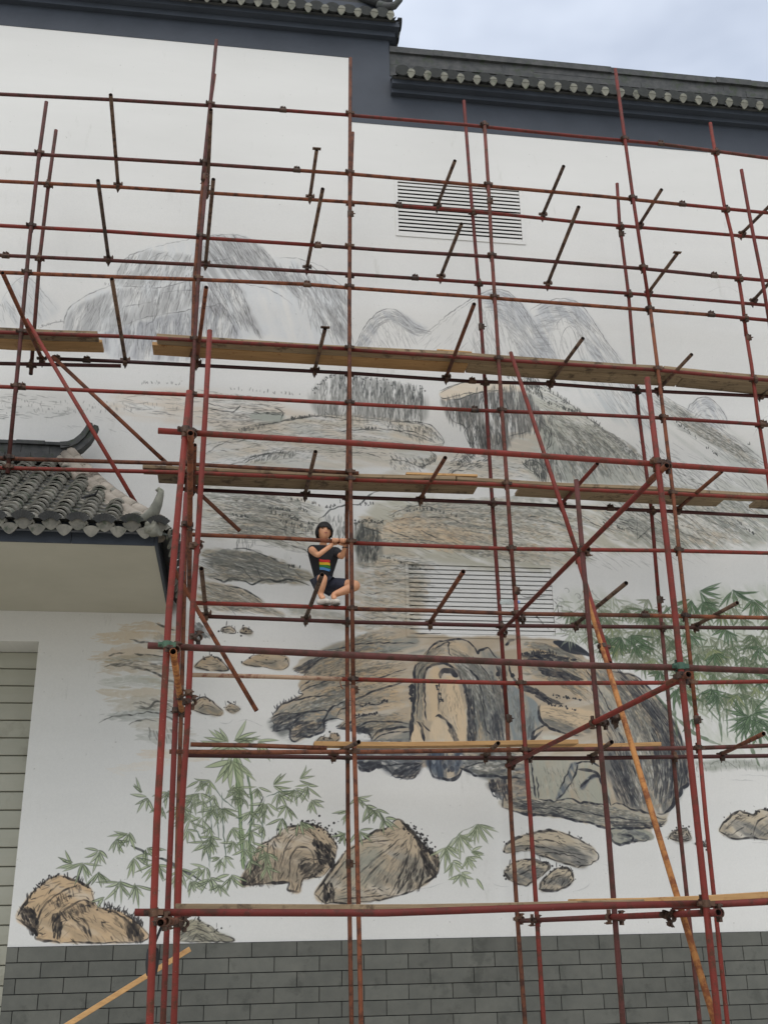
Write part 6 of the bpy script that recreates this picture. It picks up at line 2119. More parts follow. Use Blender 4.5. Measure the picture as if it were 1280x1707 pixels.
# front frame ---------------------------------------------------------
ledger([(264, 718), (580, 738), (960, 764), (1280, 787), (1420, 797)], EF, M_RED)
ledger([(247, 1076), (583, 1092), (960, 1109), (1135, 1113), (1420, 1124)], EF, M_RED)
ledger([(225, 1521), (640, 1522), (960, 1511), (1180, 1506)], EF, M_RED)
ledger([(1120, 1511), (1280, 1503), (1420, 1497)], EF + 0.05, M_RED)

# transoms: near end (towards the camera), far end on the back row ------


def transom(near, far, mat, d=DB - 0.05, lift=0.03, flange=False, over=0.10):
    b_ = P(far[0], far[1], d)
    b_.z += lift
    v = ray(*near)
    k = (b_.z - CAM.z) / v.z
    a = CAM + v * k
    dirv = (b_ - a).normalized()
    e = b_ + dirv * over
    pipe('transom', [a, e], mat, None)
    clamp(b_, dirv, b_ + Vector((0, 0, -0.05)), Vector((1, 0, 0)))
    # clamp over the main row as well
    t = (EM - a.y) / (e.y - a.y)
    if flange:
        mb = MB()
        mb.box(a.x - 0.055, a.x + 0.055, a.y - 0.03, a.y + 0.02, a.z + 0.012, a.z + 0.02)
        spart('flange', mb.mesh('flange'), M_OLD)
    return a, e


TR = [((185, 158), (197, 310), M_OLD, 0), ((352, 183), (346, 322), M_OLD, 0), ((528, 250), (517, 330), M_OLD, 1), ((758, 268), (729, 345), M_OLD, 0),
      ((939, 277), (905, 360), M_OLD, 0), ((1102, 316), (1066, 377), M_OLD, 0), ((1285, 340), (1237, 391), M_OLD, 0),
      ((164, 301), (181, 433), M_OLD, 0), ((356, 299), (343, 441), M_OLD, 0), ((538, 315), (512, 448), M_OLD, 0), ((769, 373), (735, 463), M_OLD, 0),
      ((964, 345), (913, 475), M_OLD, 0), ((1128, 423), (1081, 490), M_OLD, 1), ((1290, 462), (1256, 503), M_OLD, 0),
      ((187, 465), (209, 603), M_OLD, 0), ((344, 479), (328, 607), M_RUST, 0), ((542, 548), (525, 619), M_OLD, 1), ((790, 507), (744, 631), M_RUST, 0),
      ((971, 564), (918, 640), M_OLD, 0), ((1152, 591), (1098, 652), M_OLD, 0), ((5, 455), (70, 601), M_RUST, 0), ((1310, 625), (1268, 660), M_OLD, 0),
      ((325, 742), (323, 816), M_RUST, 0), ((526, 753), (509, 826), M_OLD, 0), ((742, 763), (701, 834), M_RUST, 0), ((995, 773), (936, 843), M_RED, 0), ((1202, 786), (1129, 852), M_RED, 0),
      ((336, 948), (344, 1027), M_OLD, 0), ((537, 958), (510, 1034), M_OLD, 0), ((772, 953), (717, 1041), M_RUST, 0), ((1043, 972), (960, 1044), M_OLD, 0), ((1228, 1005), (1160, 1046), M_OLD, 0),
      ((598, 1237), (556, 1262), M_OLD, 0), ((830, 1239), (809, 1263), M_OLD, 0), ((1019, 1237), (987, 1264), M_OLD, 0), ((1272, 1223), (1203, 1261), M_RUST, 0)]
TRP = [transom(a, b_, mt, flange=bool(fl)) for a, b_, mt, fl in TR]


def cross_tube(near, dn, far, df_, mat, name='transom'):
    a, b_ = P(*near, dn), P(*far, df_)
    pipe(name, [a, b_], mat, None)
    return a, b_


# long tubes that tie the front frame back to the rows behind
cross_tube((318, 722), DF - 0.12, (316, 990), DM + 0.1, M_RUST)
cross_tube((289, 1086), DF - 0.12, (304, 1188), DN + 0.1, M_TAN)
cross_tube((268, 1538), DF - 0.12, (306, 1534), DN, M_RUST)
pipe('transom', [P(1111, 776, DF - 0.10), P(1111, 776, DF - 0.10) + Vector((-0.02, 0.34, 0.0))], M_RUST)
pipe('transom', [P(1147, 1124, DF - 0.10), P(1147, 1124, DF - 0.10) + Vector((-0.02, 0.34, 0.0))], M_RUST)
cross_tube((1197, 1521), DF - 0.12, (868, 1535), DB - 0.05, M_RED)
# knee braces running back from the front upright
cross_tube((1103, 783), DF + 0.06, (831, 1057), DB + 0.05, M_RED, 'brace')
cross_tube((1132, 1133), DF + 0.06, (845, 1277), DB + 0.05, M_RED, 'brace')
# raking tubes
def rake(a, da, b_, db, mat):
    pipe('brace', [P(*a, da), P(*b_, db)], mat, None)


rake((851, 588), 11.36, (966, 935), 9.95, M_RED)
rake((961, 925), 9.90, (1016, 1105), 9.20, M_RED)
ya, yb_ = P(975, 985, 9.66), P(1192, 1707, 7.62)
e = ya + (yb_ - ya) * ((ya.z - 0.01) / (ya.z - yb_.z))
pipe('brace', [ya, e], M_TAN)
rake((45, 533), 11.40, (235, 853), 11.15, M_RED)
rake((224, 836), 11.20, (428, 1185), 11.1, M_RED)
rake((88, 594), 11.86, (270, 765), 11.86, M_RUST)
rake((262, 757), 11.90, (400, 885), 11.9, M_RUST)

# clamps where an upright and a ledger of the same row touch
SEGS = []
for nm, pl, pts in PIPES:
    for a, b_ in zip(pts[:-1], pts[1:]):
        SEGS.append((nm, pl, a, b_))


def closest(a0, a1, b0, b1):
    u, v, w_ = a1 - a0, b1 - b0, a0 - b0
    A, B, C_, D_, E_ = u.dot(u), u.dot(v), v.dot(v), u.dot(w_), v.dot(w_)
    den = A * C_ - B * B
    if den < 1e-9:
        return None
    s, t = (B * E_ - C_ * D_) / den, (A * E_ - B * D_) / den
    if not (-0.01 <= s <= 1.01 and -0.01 <= t <= 1.01):
        return None
    return a0 + u * s, b0 + v * t


done = []
greens = 0
for n1, p1, a0, a1 in SEGS:
    if n1 != 'pole':
        continue
    for n2, p2, b0, b1 in SEGS:
        if n2 == 'pole':
            continue
        c = closest(a0, a1, b0, b1)
        if c is None:
            continue
        p, q = c
        if (p - q).length > 0.085 or any((p - d).length < 0.09 for d in done):
            continue
        done.append(p.copy())
        mat = M_CLAMPG if (abs(p.y - DF) < 0.1 and 2.5 < p.z < 4.2) else None
        clamp(p, a1 - a0, q, b1 - b0, mat)
# joints in line
for x, y, d, up in ((472, 184, EM, 1), (1101, 240, EM, 1), (495, 284, EM, 1), (1137, 341, EM, 1), (530, 410, EM, 1), (1190, 460, EM, 1), (512, 475, EM, 1),
                    (1185, 525, EM, 1), (37, 646, EM, 1), (791, 684, EM, 1), (1273, 708, EM, 1), (1075, 1026, EM, 1), (10, 427, EB, 1), (692, 464, EB, 1),
                    (665, 343, EB, 1), (787, 636, EB, 1), (145, 601, EB, 1), (95, 599, EB, 1), (1017, 848, EB, 1)):
    sleeve(P(x, y, d), Vector((1, 0, 0)))
for x, y, d in ((341, 295, DM), (583, 357, DM), (815, 335, DM), (801, 545, DB), (1034, 390, DB), (1245, 563, DM + 0.1), (859, 985, DM), (1098, 1000, DB), (846, 1198, DB),
                (589, 1150, DM), (1160, 1200, DM), (581, 1440, DB)):
    sleeve(P(x, y, d), Vector((0, 0, 1)), (1, -0.3, 0))
for (x, y), d, dv, q in (((966, 930), 9.93, (P(1016, 1105, 9.2) - P(961, 925, 9.9)), 0), ((1006, 1078), 9.3, (P(1016, 1105, 9.2) - P(961, 925, 9.9)), 0),
                         ((970, 915), DN, Vector((0, 0, 1)), 1), ((1001, 1205), DN, Vector((0, 0, 1)), 1), ((865, 1032), DM, Vector((0, 0, 1)), 1), ((877, 1262), DM, Vector((0, 0, 1)), 1),
                         ((835, 1054), DB, Vector((0, 0, 1)), 1), ((848, 1275), DB, Vector((0, 0, 1)), 1), ((1027, 1196), 8.95, (yb_ - ya), 0), ((303, 1188), DN + 0.1, Vector((0, 0, 1)), 1),
                         ((1133, 1126), DF, Vector((0, 0, 1)), 1), ((1104, 776), DF, Vector((0, 0, 1)), 1), ((262, 1536), DF, Vector((0, 0, 1)), 1), ((1188, 1522), DF, Vector((0, 0, 1)), 1),
                         ((281, 1082), DF, Vector((0, 0, 1)), 1), ((310, 724), DF, Vector((0, 0, 1)), 1), ((290, 1538), 9.0, Vector((0, 0, 1)), 1), ((1118, 1530), 8.0, Vector((1, 0.6, 0)), 0),
                         ((890, 1535), DM, Vector((0, 0, 1)), 1), ((862, 1532), DB, Vector((0, 0, 1)), 1), ((1027, 1530), DN, Vector((0, 0, 1)), 1), ((322, 910), 8.6, Vector((0, 0, 1)), 1),
                         ((321, 1062), 8.6, Vector((0, 0, 1)), 1), ((311, 1170), 8.6, Vector((0, 0, 1)), 1), ((297, 1540), 8.6, Vector((0, 0, 1)), 1)):
    p = P(x, y, d)
    clamp(p, Vector(dv), p + (Vector((0.05, 0.02, 0)) if q else Vector((0, 0.05, 0.02))), Vector((1, 0, 0)))
# loop of tie wire left on the back upright
mb = MB()
mb.tube([P(574, 1130, DM), P(569, 1132, DM), P(567, 1138, DM), P(569, 1145, DM), P(572, 1149, DM)], 0.006, 6)
spart('tie_wire', mb.mesh('wire'), M_RUST)

# ------------------------------------------------------------------ boards


def board(a, b_, ztop, y0, y1, th, mat, label, twist=0.0, dz=0.0):
    """a, b_ : photo columns/rows of the near lower edge at both ends, laid on the transoms; y0..y1 across, ends at photo x"""
    xa, xb = a, b_
    w_ = y1 - y0
    Ln = xb - xa
    seg = max(int(Ln / 0.5), 1)
    v, f = [], []
    rs = rng.random() * 6
    for i in range(seg + 1):
        t = i / seg
        sagz = -0.012 * math.sin(math.pi * t) + 0.003 * math.sin(rs + 7 * t)
        yy = twist * (t - 0.5) + 0.004 * math.sin(rs * 2 + 5 * t)
        for (y, z) in ((-w_ / 2, 0), (w_ / 2, 0), (w_ / 2, th), (-w_ / 2, th)):
            v.append((Ln * (t - 0.5), y + yy, z + sagz + dz * (t - 0.5)))
    for i in range(seg):
        for j in range(4):
            p_, q_ = 4 * i + j, 4 * i + (j + 1) % 4
            f.append((p_, q_, q_ + 4, p_ + 4))
    f += [(0, 3, 2, 1), (4 * seg, 4 * seg + 1, 4 * seg + 2, 4 * seg + 3)]
    me = fixn(mesh_from(v, f, 'board'))
    bm = bmesh.new()
    bm.from_mesh(me)
    bmesh.ops.bevel(bm, geom=[e_ for e_ in bm.edges if len(e_.link_faces) == 2 and e_.calc_face_angle(0) > 1.0], offset=0.004, segments=1, affect='EDGES')
    bm.to_mesh(me)
    bm.free()
    o = obj('scaffold_board', me, mat)
    o.location = ((xa + xb) / 2, (y0 + y1) / 2, ztop)
    tag(o, label, 'board', 'boards laid on the scaffold')
    return o


DECKS = {'upper': [(-160, 548), (0, 554), (320, 567), (583, 582), (830, 600), (1095, 617), (1280, 634), (1400, 645)],
         'middle': [(-120, 776), (0, 780), (320, 788), (583, 799), (845, 808), (960, 816), (1120, 823), (1280, 831), (1400, 838)],
         'low': [(300, 1253), (640, 1253), (960, 1249), (1160, 1247), (1400, 1240)]}


def deck_z(level, px):
    t = DECKS[level]
    return P(px, float(np.interp(px, [a for a, b in t], [b for a, b in t])), EM).z + 0.078


def bdk(level, x0p, x1p, y0, y1, th, mat, label, up=0.0):
    """board on the transoms of a deck, from photo column x0p to x1p"""
    za, zb_ = deck_z(level, x0p) + up, deck_z(level, x1p) + up
    ym = (y0 + y1) / 2
    xa = at_x(x0p, ym, za)
    xb = at_x(x1p, ym, zb_)
    return board(xa, xb, (za + zb_) / 2, y0, y1, th, mat, label, 0.0, zb_ - za)


def at_x(px, y, z):
    """x of the point at depth y and height z that shows in photo column px"""
    lo, hi = -12.0, 16.0
    for _ in range(40):
        m_ = (lo + hi) / 2
        v = Vector((m_, y, z)) - CAM
        if 640 + FPX * v.dot(r_) / v.dot(f_) < px:
            lo = m_
        else:
            hi = m_
    return (lo + hi) / 2


def bpx(x0p, x1p, ypx0, ypx1, y0, y1, th, mat, label):
    """board seen from photo column x0p to x1p, its near lower edge at rows ypx0 / ypx1"""
    p, q = P(x0p, ypx0, y0), P(x1p, ypx1, y0)
    o = board(p.x, q.x, (p.z + q.z) / 2, y0, y1, th, mat, label, 0.0, q.z - p.z)
    return o
# upper deck: ledger row y~580; the boards' undersides and near faces show from below
bdk('upper', -60, 164, 11.63, 11.83, 0.045, M_WOODG, 'weathered grey-brown board, near one of the pair ending left of the pole, upper deck')
bdk('upper', -60, 172, 11.845, 12.10, 0.045, M_WOODY, 'paler far board of the short pair at the left edge, upper deck')
bdk('upper', 262, 756, 11.63, 11.83, 0.045, M_WOODG, 'brown board on the upper deck, near side, starting at the left uprights')
bdk('upper', 255, 777, 11.845, 12.10, 0.05, M_WOODY, 'fresh yellow pine board on the upper deck between the left uprights and the middle')
bdk('upper', 758, 1100, 11.63, 11.83, 0.045, M_WOODG, 'grey board at mid upper deck with a lath over its left end')
bdk('upper', 779, 1130, 11.845, 12.10, 0.045, M_WOODG, 'weathered far board of the upper deck ending in a chamfer by the right front upright')
bdk('upper', 1102, 1390, 11.63, 11.83, 0.045, M_WOODG, 'scuffed board at the right end of the upper deck, near side')
bdk('upper', 1132, 1390, 11.845, 12.10, 0.045, M_WOODG, 'brown far board at the right end of the upper deck')
bdk('upper', 726, 784, 11.63, 11.83, 0.02, M_WOODY, 'short split lath lying on the upper deck near its middle', 0.048)
# middle deck
bdk('middle', 239, 757, 11.63, 11.83, 0.045, M_WOODG, 'dark brown board on the middle deck, near side, starting left of the left uprights')
bdk('middle', 264, 792, 11.845, 12.10, 0.045, M_WOODG, 'grey-brown far board on the middle deck above the crouching man')
bdk('middle', 675, 793, 11.63, 11.83, 0.03, M_WOODY, 'short pale board end lapped on the middle deck above the upper mural hills', 0.048)
bdk('middle', 759, 1090, 11.63, 11.83, 0.045, M_WOODG, 'pale grey board on the middle deck left of the right front upright')
bdk('middle', 862, 1200, 11.845, 12.10, 0.045, M_WOODG, 'weathered far board on the middle deck behind the knee brace')
bdk('middle', 1092, 1390, 11.63, 11.83, 0.045, M_WOODG, 'board with a pale worn edge at the right end of the middle deck')
bdk('middle', 1255, 1390, 11.845, 12.10, 0.045, M_WOODG, 'dark board end at the right edge of the middle deck')
# low deck, almost edge on
bdk('low', 523, 960, 11.66, 11.84, 0.05, M_WOODY, 'bright yellow pine plank on the low deck, middle of the scaffold')
bdk('low', 880, 1098, 11.88, 12.04, 0.045, M_WOODY, 'narrow orange-brown plank end on the low deck before the big painted rock')
bpx(292, 1075, 1519, 1511, 7.56, 7.80, 0.045, M_WOODG, 'grey mortar-stained board lying behind the lowest front tube')
bpx(960, 1400, 1510, 1490, 7.86, 8.06, 0.045, M_WOODY, 'pale yellow board behind the lowest front tube, lower right')

# stick leaning behind the left uprights
a, b_ = P(317, 1582, 9.75), P(117, 1706, 9.45)
d = (b_ - a)
b2_ = a + d * ((a.z - 0.02) / (a.z - b_.z))
d = (b2_ - a)
z = d.normalized()
y = (Vector((0, 1, 0)) - z * z.y).normalized()
x = y.cross(z)
me = box_mesh(-0.021, 0.021, -0.012, 0.012, 0, d.length, 0.003)
o = obj('wooden_batten', me, M_WOODY)
m_ = Matrix((x, y, z)).transposed().to_4x4()
m_.translation = a
o.matrix_world = m_
tag(o, 'thin light wooden batten leaning behind the left uprights at the bottom', 'batten')

# dark cloth bag hung from the lowest clamp
M_BAG = mottled('black_nylon', sr(26, 26, 28), sr(36, 36, 38), 20, 0.7, objvar=0)
bp = P(254.5, 1598, 7.62)
bag = thing('hanging_bag', 'small black bag hanging on a strap behind the left front upright near the bottom', 'bag', bp)
mb = MB()
segs_ = 12
v, f = [], []
prof = [(-0.105, 0.03, 0.02), (-0.09, 0.036, 0.03), (-0.03, 0.044, 0.036), (0.03, 0.042, 0.034), (0.06, 0.035, 0.025), (0.075, 0.012, 0.012)]
for z_, rx, ry in prof:
    for i in range(segs_):
        a_ = 2 * math.pi * i / segs_
        v.append((rx * math.cos(a_) * (1 + 0.08 * math.sin(3 * a_)), ry * math.sin(a_), z_))
for k in range(len(prof) - 1):
    for i in range(segs_):
        j = (i + 1) % segs_
        f.append((k * segs_ + i, k * segs_ + j, (k + 1) * segs_ + j, (k + 1) * segs_ + i))
f.append(tuple(range(segs_))[::-1])
f.append(tuple((len(prof) - 1) * segs_ + i for i in range(segs_)))
mb.add(v, f, True)
obj('bag_body', mb.mesh('bag'), M_BAG, bag)
mb = MB()
tp = P(269, 1546, 7.50) - bp
mb.tube([(0.0, 0, 0.07), (0.012, -0.005, 0.10), tuple(tp)], 0.010, 6)
obj('strap', mb.mesh('strap'), M_BAG, bag)

# broken dark tile lying on the porch roof
bp = P(146, 829, 10.75)
o = obj('tile_shard', mesh_from([(-0.06, 0, 0), (0.03, -0.06, 0.01), (0.07, 0.01, 0.05), (0.115, 0.01, 0.12), (0.085, 0.03, 0.055), (0.0, 0.08, 0.05),
                                 (-0.06, 0, -0.02), (0.03, -0.06, -0.01), (0.07, 0.01, 0.03), (0.11, 0.02, 0.10), (0.085, 0.03, 0.035), (0.0, 0.08, 0.03)],
                                [(0, 1, 2, 5), (2, 3, 4), (2, 4, 5), (6, 11, 8, 7), (8, 10, 9), (8, 11, 10), (0, 6, 7, 1), (1, 7, 8, 2), (2, 8, 9, 3), (3, 9, 10, 4), (4, 10, 11, 5), (5, 11, 6, 0)]), M_DARK)
o.location = bp
tag(o, 'dark broken tile scrap lying on the porch roof tiles', 'tile scrap')

# clear bottle lying on the tube by the lower vent
M_BOT, t_, b__ = new_mat('thin_clear_plastic')
b__.inputs['Base Color'].default_value = (0.75, 0.8, 0.78, 1)
b__.inputs['Roughness'].default_value = 0.15
b__.inputs['Transmission Weight'].default_value = 0.75
b__.inputs['IOR'].default_value = 1.1
M_BLUE = mottled('blue_cap', sr(120, 150, 205), sr(136, 166, 215), 10, 0.4, objvar=0)
bp = P(848, 1009, 11.60)
bot = thing('plastic_bottle', 'small clear plastic bottle with blue cap lying on the tube before the lower vent', 'bottle', bp)
mb = MB()
ax = [(-0.10, 0.028), (-0.09, 0.034), (-0.05, 0.034), (0.03, 0.034), (0.06, 0.03), (0.085, 0.014), (0.10, 0.013)]
mb.tube([(x_, 0, 0.04) for x_, r__ in ax], 0.03, 12, True, True, [r__ for x_, r__ in ax])
obj('bottle_body', mb.mesh('bottle'), M_BOT, bot)
mb = MB()
mb.tube([(0.092, 0, 0.04), (0.12, 0, 0.042), (0.135, 0, 0.043)], 0.02, 10, True, True, [0.020, 0.020, 0.014])
obj('cap', mb.mesh('cap'), M_BLUE, bot)

# ------------------------------------------------------------------ the man crouching on the scaffold


def skin_mesh(nodes, edges, root=0, sub=2, name='skin'):
    """nodes: (point, rx, ry)"""
    me = bpy.data.meshes.new(name)
    me.from_pydata([tuple(n[0]) for n in nodes], edges, [])
    o = bpy.data.objects.new(name, me)
    S.collection.objects.link(o)
    md = o.modifiers.new('s', 'SKIN')
    md.use_smooth_shade = True
    ly = me.skin_vertices[0].data
    for i, n in enumerate(nodes):
        ly[i].radius = (n[1], n[2] if len(n) > 2 else n[1])
        ly[i].use_root = (i == root)
    ss = o.modifiers.new('u', 'SUBSURF')
    ss.levels = sub
    ss.render_levels = sub
    dg = bpy.context.evaluated_depsgraph_get()
    dg.update()
    ev = o.evaluated_get(dg)
    out = bpy.data.meshes.new_from_object(ev)
    bpy.data.objects.remove(o)
    for p in out.polygons:
        p.use_smooth = True
    return out


def ellipsoid(c, rx, ry, rz, seg=16, rings=10, fn=None):
    v, f = [], []
    for i in range(rings + 1):
        ph = math.pi * i / rings
        for j in range(seg):
            th = 2 * math.pi * j / seg
            p = Vector((rx * math.sin(ph) * math.cos(th), ry * math.sin(ph) * math.sin(th), rz * math.cos(ph)))
            if fn:
                p = fn(p)
            v.append(tuple(Vector(c) + p))
    for i in range(rings):
        for j in range(seg):
            k = (j + 1) % seg
            f.append((i * seg + j, (i + 1) * seg + j, (i + 1) * seg + k, i * seg + k))
    return v, f


M_SKIN = mottled('skin', sr(196, 140, 104), sr(206, 152, 114), 14, 0.55, 0.05, 0.001, objvar=0)
M_HAIR = mottled('black_hair', sr(18, 15, 14), sr(28, 24, 22), 40, 0.8, 0.5, 0.003, objvar=0, stretch=(1, 1, 0.3))
M_SHIRT = mottled('black_cotton', sr(24, 24, 27), sr(36, 36, 39), 9, 0.9, 0.3, 0.004, objvar=0)
M_SHORT = mottled('navy_shorts', sr(28, 31, 44), sr(44, 47, 60), 26, 0.85, 0.3, 0.004, objvar=0)
M_SHOE = mottled('dusty_white_shoe', sr(176, 168, 154), sr(196, 190, 178), 20, 0.8, 0.3, 0.002, objvar=0)
M_SOLE = mottled('grey_sole', sr(110, 104, 96), sr(124, 118, 110), 20, 0.8, objvar=0)

man = thing('person', 'man in black T-shirt with rainbow stripes and dark shorts crouching and gripping the rail', 'person', P(545, 1008, 11.6))
MI = Matrix.Translation(-P(545, 1008, 11.6))


def mpart(name, me, mats, parent=None):
    o = obj(name, me, mats)
    o.parent = parent or man
    if parent is None:
        o.matrix_parent_inverse = MI
    return o


hd = P(540.5, 887, 11.80)          # head centre
nk = P(539, 907, 11.86)
ch = P(538, 922, 11.88)
wa = P(537, 948, 11.95)
pv = P(541, 972, 12.00)
sL, sR = P(518, 915, 11.84), P(561, 919, 11.86)          # shoulders (image left / right)
eL, hL = P(530, 926, 11.58), P(558, 904, 11.56)
wL = P(551, 910, 11.57)
eR, wR, hR = P(570, 929, 11.70), P(575, 912, 11.61), P(575, 905, 11.56)
kL, aL = P(538, 962, 11.58), P(534, 991, 11.66)
kR, aR = P(598, 975, 11.68), P(555, 992, 11.70)
hpL, hpR = P(533, 973, 11.97), P(549, 975, 11.97)
fL, fR = P(546, 1003, 11.55), P(561, 1002, 11.55)
# body: one continuous surface
nodes = [(pv, .12, .09), (wa + Vector((0, .03, 0)), .085, .065), (ch + Vector((0, .03, 0)), .085, .06), (nk, .045, .045), (hd + Vector((0, 0.01, -0.045)), .05, .055),
         (sL, .048, .048), (eL, .033, .033), (wL, .025, .028), (hL + Vector((-0.015, 0.004, -0.004)), .024, .03),
         (sR, .040, .040), (eR, .036, .036), (wR, .025, .027), (hR + Vector((0.0, 0.006, -0.008)), .024, .03),
         (hpL, .07, .07), (kL, .064, .064), (kL.lerp(aL, .35), .060, .058), (aL, .036, .038), (fL.lerp(aL, .5) + Vector((0, 0, -.02)), .034, .03),
         (hpR, .085, .085), (kR, .064, .064), (kR.lerp(aR, .35), .062, .058), (aR, .036, .038), (fR.lerp(aR, .5) + Vector((0, 0, -.02)), .034, .03),
         (hpL.lerp(kL, .5), .058, .058), (hpR.lerp(kR, .5), .072, .072), (sL.lerp(eL, .5), .044, .044), (sR.lerp(eR, .5), .044, .044)]
edges = [(0, 1), (1, 2), (2, 3), (3, 4), (2, 5), (5, 25), (25, 6), (6, 7), (7, 8), (2, 9), (9, 26), (26, 10), (10, 11), (11, 12),
         (0, 13), (13, 23), (23, 14), (14, 15), (15, 16), (16, 17), (0, 18), (18, 24), (24, 19), (19, 20), (20, 21), (21, 22)]
bme = skin_mesh(nodes, edges, 0, 2)
mb = MB()
mb.add([tuple(v_.co) for v_ in bme.vertices], [tuple(p_.vertices) for p_ in bme.polygons], True)


def face(p):
    # p relative to the head centre; -y is the front
    q = p.copy()
    if q.z < 0:
        q.x *= 1 - 0.30 * (-q.z / 0.115) ** 1.5
        q.y *= 1 - 0.12 * (-q.z / 0.115)
    return q


hw_, hd_, hh_ = 0.078, 0.092, 0.112
v, f = ellipsoid((0, 0, 0), hw_, hd_, hh_, 28, 20, face)
yawh = Matrix.Rotation(math.radians(8), 4, 'Z') @ Matrix.Rotation(math.radians(-10), 4, 'X')
HM = Matrix.Translation(hd) @ yawh


def hp(x, y, z):
    return HM @ Vector((x, y, z))


v2_ = []
for p in v:
    p = Vector(p)
    if p.y < 0:      # nose, brow, eye sockets, lips, chin
        g_ = lambda cx, cz, sx, sz: math.exp(-((p.x - cx) / sx) ** 2 - ((p.z - cz) / sz) ** 2)
        p.y -= 0.020 * g_(0, -0.022, 0.012, 0.018) + 0.010 * g_(0, 0.0, 0.009, 0.02) + 0.007 * g_(0, -0.056, 0.02, 0.007) + 0.008 * g_(0, -0.088, 0.02, 0.014)
        p.y += 0.009 * (g_(0.030, 0.008, 0.014, 0.011) + g_(-0.030, 0.008, 0.014, 0.011)) - 0.004 * (g_(0.03, 0.026, 0.02, 0.007) + g_(-0.03, 0.026, 0.02, 0.007))
    v2_.append(tuple(HM @ p))
mb.add(v2_, f, True)
for sx in (-1, 1):      # ears
    v, f = ellipsoid((0, 0, 0), 0.010, 0.018, 0.030, 10, 8)
    mb.add([tuple(hp(sx * 0.080, 0.008, -0.01) + yawh @ Vector(p)) for p in v], f, True)
# fingers closed over the rail: four and a thumb on each hand
railc = lambda px: P(px, 903.0 + (px - 570) * 0.05, EM)
for hx0, sgn in ((553.5, 1), (566.5, 1)):
    for q in range(4):
        c0 = railc(hx0 + q * 2.9 + 1.2)
        rr = 0.034
        ln = (0.95, 1.0, 0.97, 0.85)[q]
        pts = [c0 + Vector((0.0, rr * math.cos(math.radians(20 + 215 * ln * s_ / 6)), rr * math.sin(math.radians(20 + 215 * ln * s_ / 6)))) for s_ in range(7)]
        mb.tube(pts, 0.009, 8, True, True, [.0095, .0098, .0095, .0092, .0088, .0082, .0070])
    c0 = railc(hx0 - 1.5)
    pts = [c0 + Vector((0.0 + 0.004 * s_, rr * math.cos(math.radians(-20 - 95 * s_ / 4)), rr * math.sin(math.radians(-20 - 95 * s_ / 4)))) for s_ in range(5)]
    mb.tube(pts, 0.0105, 8, True, True, [.0115, .0115, .011, .010, .008])
    # palm and back of the hand behind and above the tube
    cpx = railc(hx0 + 5.4)
    v, f = ellipsoid((0, 0, 0), 0.042, 0.016, 0.036, 12, 8)
    mb.add([tuple(cpx + Vector((p[0], p[1] + 0.036, p[2] - 0.002))) for p in v], f, True)
body = mpart('body', mb.mesh('body'), M_SKIN)

# face details
M_EYE = mottled('dark_eye', sr(30, 22, 20), sr(36, 28, 24), 30, 0.3, objvar=0)
M_LIP = mottled('lips', sr(150, 84, 72), sr(160, 92, 80), 30, 0.5, objvar=0)
for sx in (-1, 1):
    v, f = ellipsoid((0, 0, 0), 0.017, 0.006, 0.0065, 10, 6)
    m_ = MB()
    m_.add([tuple(hp(sx * 0.030, -0.0775, 0.006) + yawh @ Vector(p)) for p in v], f, True)
    mpart('eye', m_.mesh('eye'), M_EYE)
    m_ = MB()
    m_.tube([hp(sx * 0.014, -0.088, 0.024), hp(sx * 0.030, -0.086, 0.029), hp(sx * 0.046, -0.076, 0.024)], 0.0035, 6)
    mpart('eyebrow', m_.mesh('brow'), M_HAIR)
v, f = ellipsoid((0, 0, 0), 0.022, 0.006, 0.0055, 12, 6)
m_ = MB()
m_.add([tuple(hp(0, -0.0855, -0.054) + yawh @ Vector(p)) for p in v], f, True)
mpart('mouth', m_.mesh('mouth'), M_LIP)
# hair: cap with a fringe to the brows and over the ears


def hairf(p):
    n_ = Vector(p)
    th = math.atan2(n_.x, -n_.y)        # 0 = front
    return n_


v, f = [], []
SG, RG = 40, 16
hr_ = random.Random(3)
for i in range(RG + 1):
    for j in range(SG):
        th = 2 * math.pi * j / SG
        fr_ = max(0.0, math.cos(th))       # front weight
        low = 0.004 if fr_ > 0.5 else (-0.050 if fr_ > -0.1 else -0.085)
        if 0.38 < fr_ <= 0.5:
            low = -0.02
        low += (0.013 * math.sin(j * 2.7) + 0.009 * math.sin(j * 1.3 + 1)) * (i / RG) ** 3
        low -= 0.022 * math.sin(th) * (fr_ > 0.5)
        z0 = 0.135
        zz = z0 + (low - z0) * (i / RG) ** 1.35
        cz = max(min(zz / 0.135, 1), -1)
        s_ = math.sqrt(max(0, 1 - cz * cz)) if zz > 0 else 1.0 - 0.10 * (-zz / 0.08)
        rx, ry = 0.104 * s_, 0.118 * s_
        wob = 1 + (0.035 * math.sin(j * 1.9 + i * 0.4) + 0.02 * math.sin(j * 4.1)) * (0.3 + i / RG)
        v.append(tuple(HM @ Vector((rx * math.sin(th) * wob, -ry * math.cos(th) * wob + 0.004, zz))))
for i in range(RG):
    for j in range(SG):
        k = (j + 1) % SG
        f.append((i * SG + j, (i + 1) * SG + j, (i + 1) * SG + k, i * SG + k))
base_n = len(v)
for j in range(SG):     # inner rim for thickness
    p = HM.inverted() @ Vector(v[RG * SG + j])
    v.append(tuple(HM @ Vector((p.x * 0.86, p.y * 0.86, p.z + 0.01))))
for j in range(SG):
    k = (j + 1) % SG
    f.append((RG * SG + j, base_n + j, base_n + k, RG * SG + k))
m_ = MB()
m_.add(v, f, True)
mpart('hair', m_.mesh('hair'), M_HAIR)

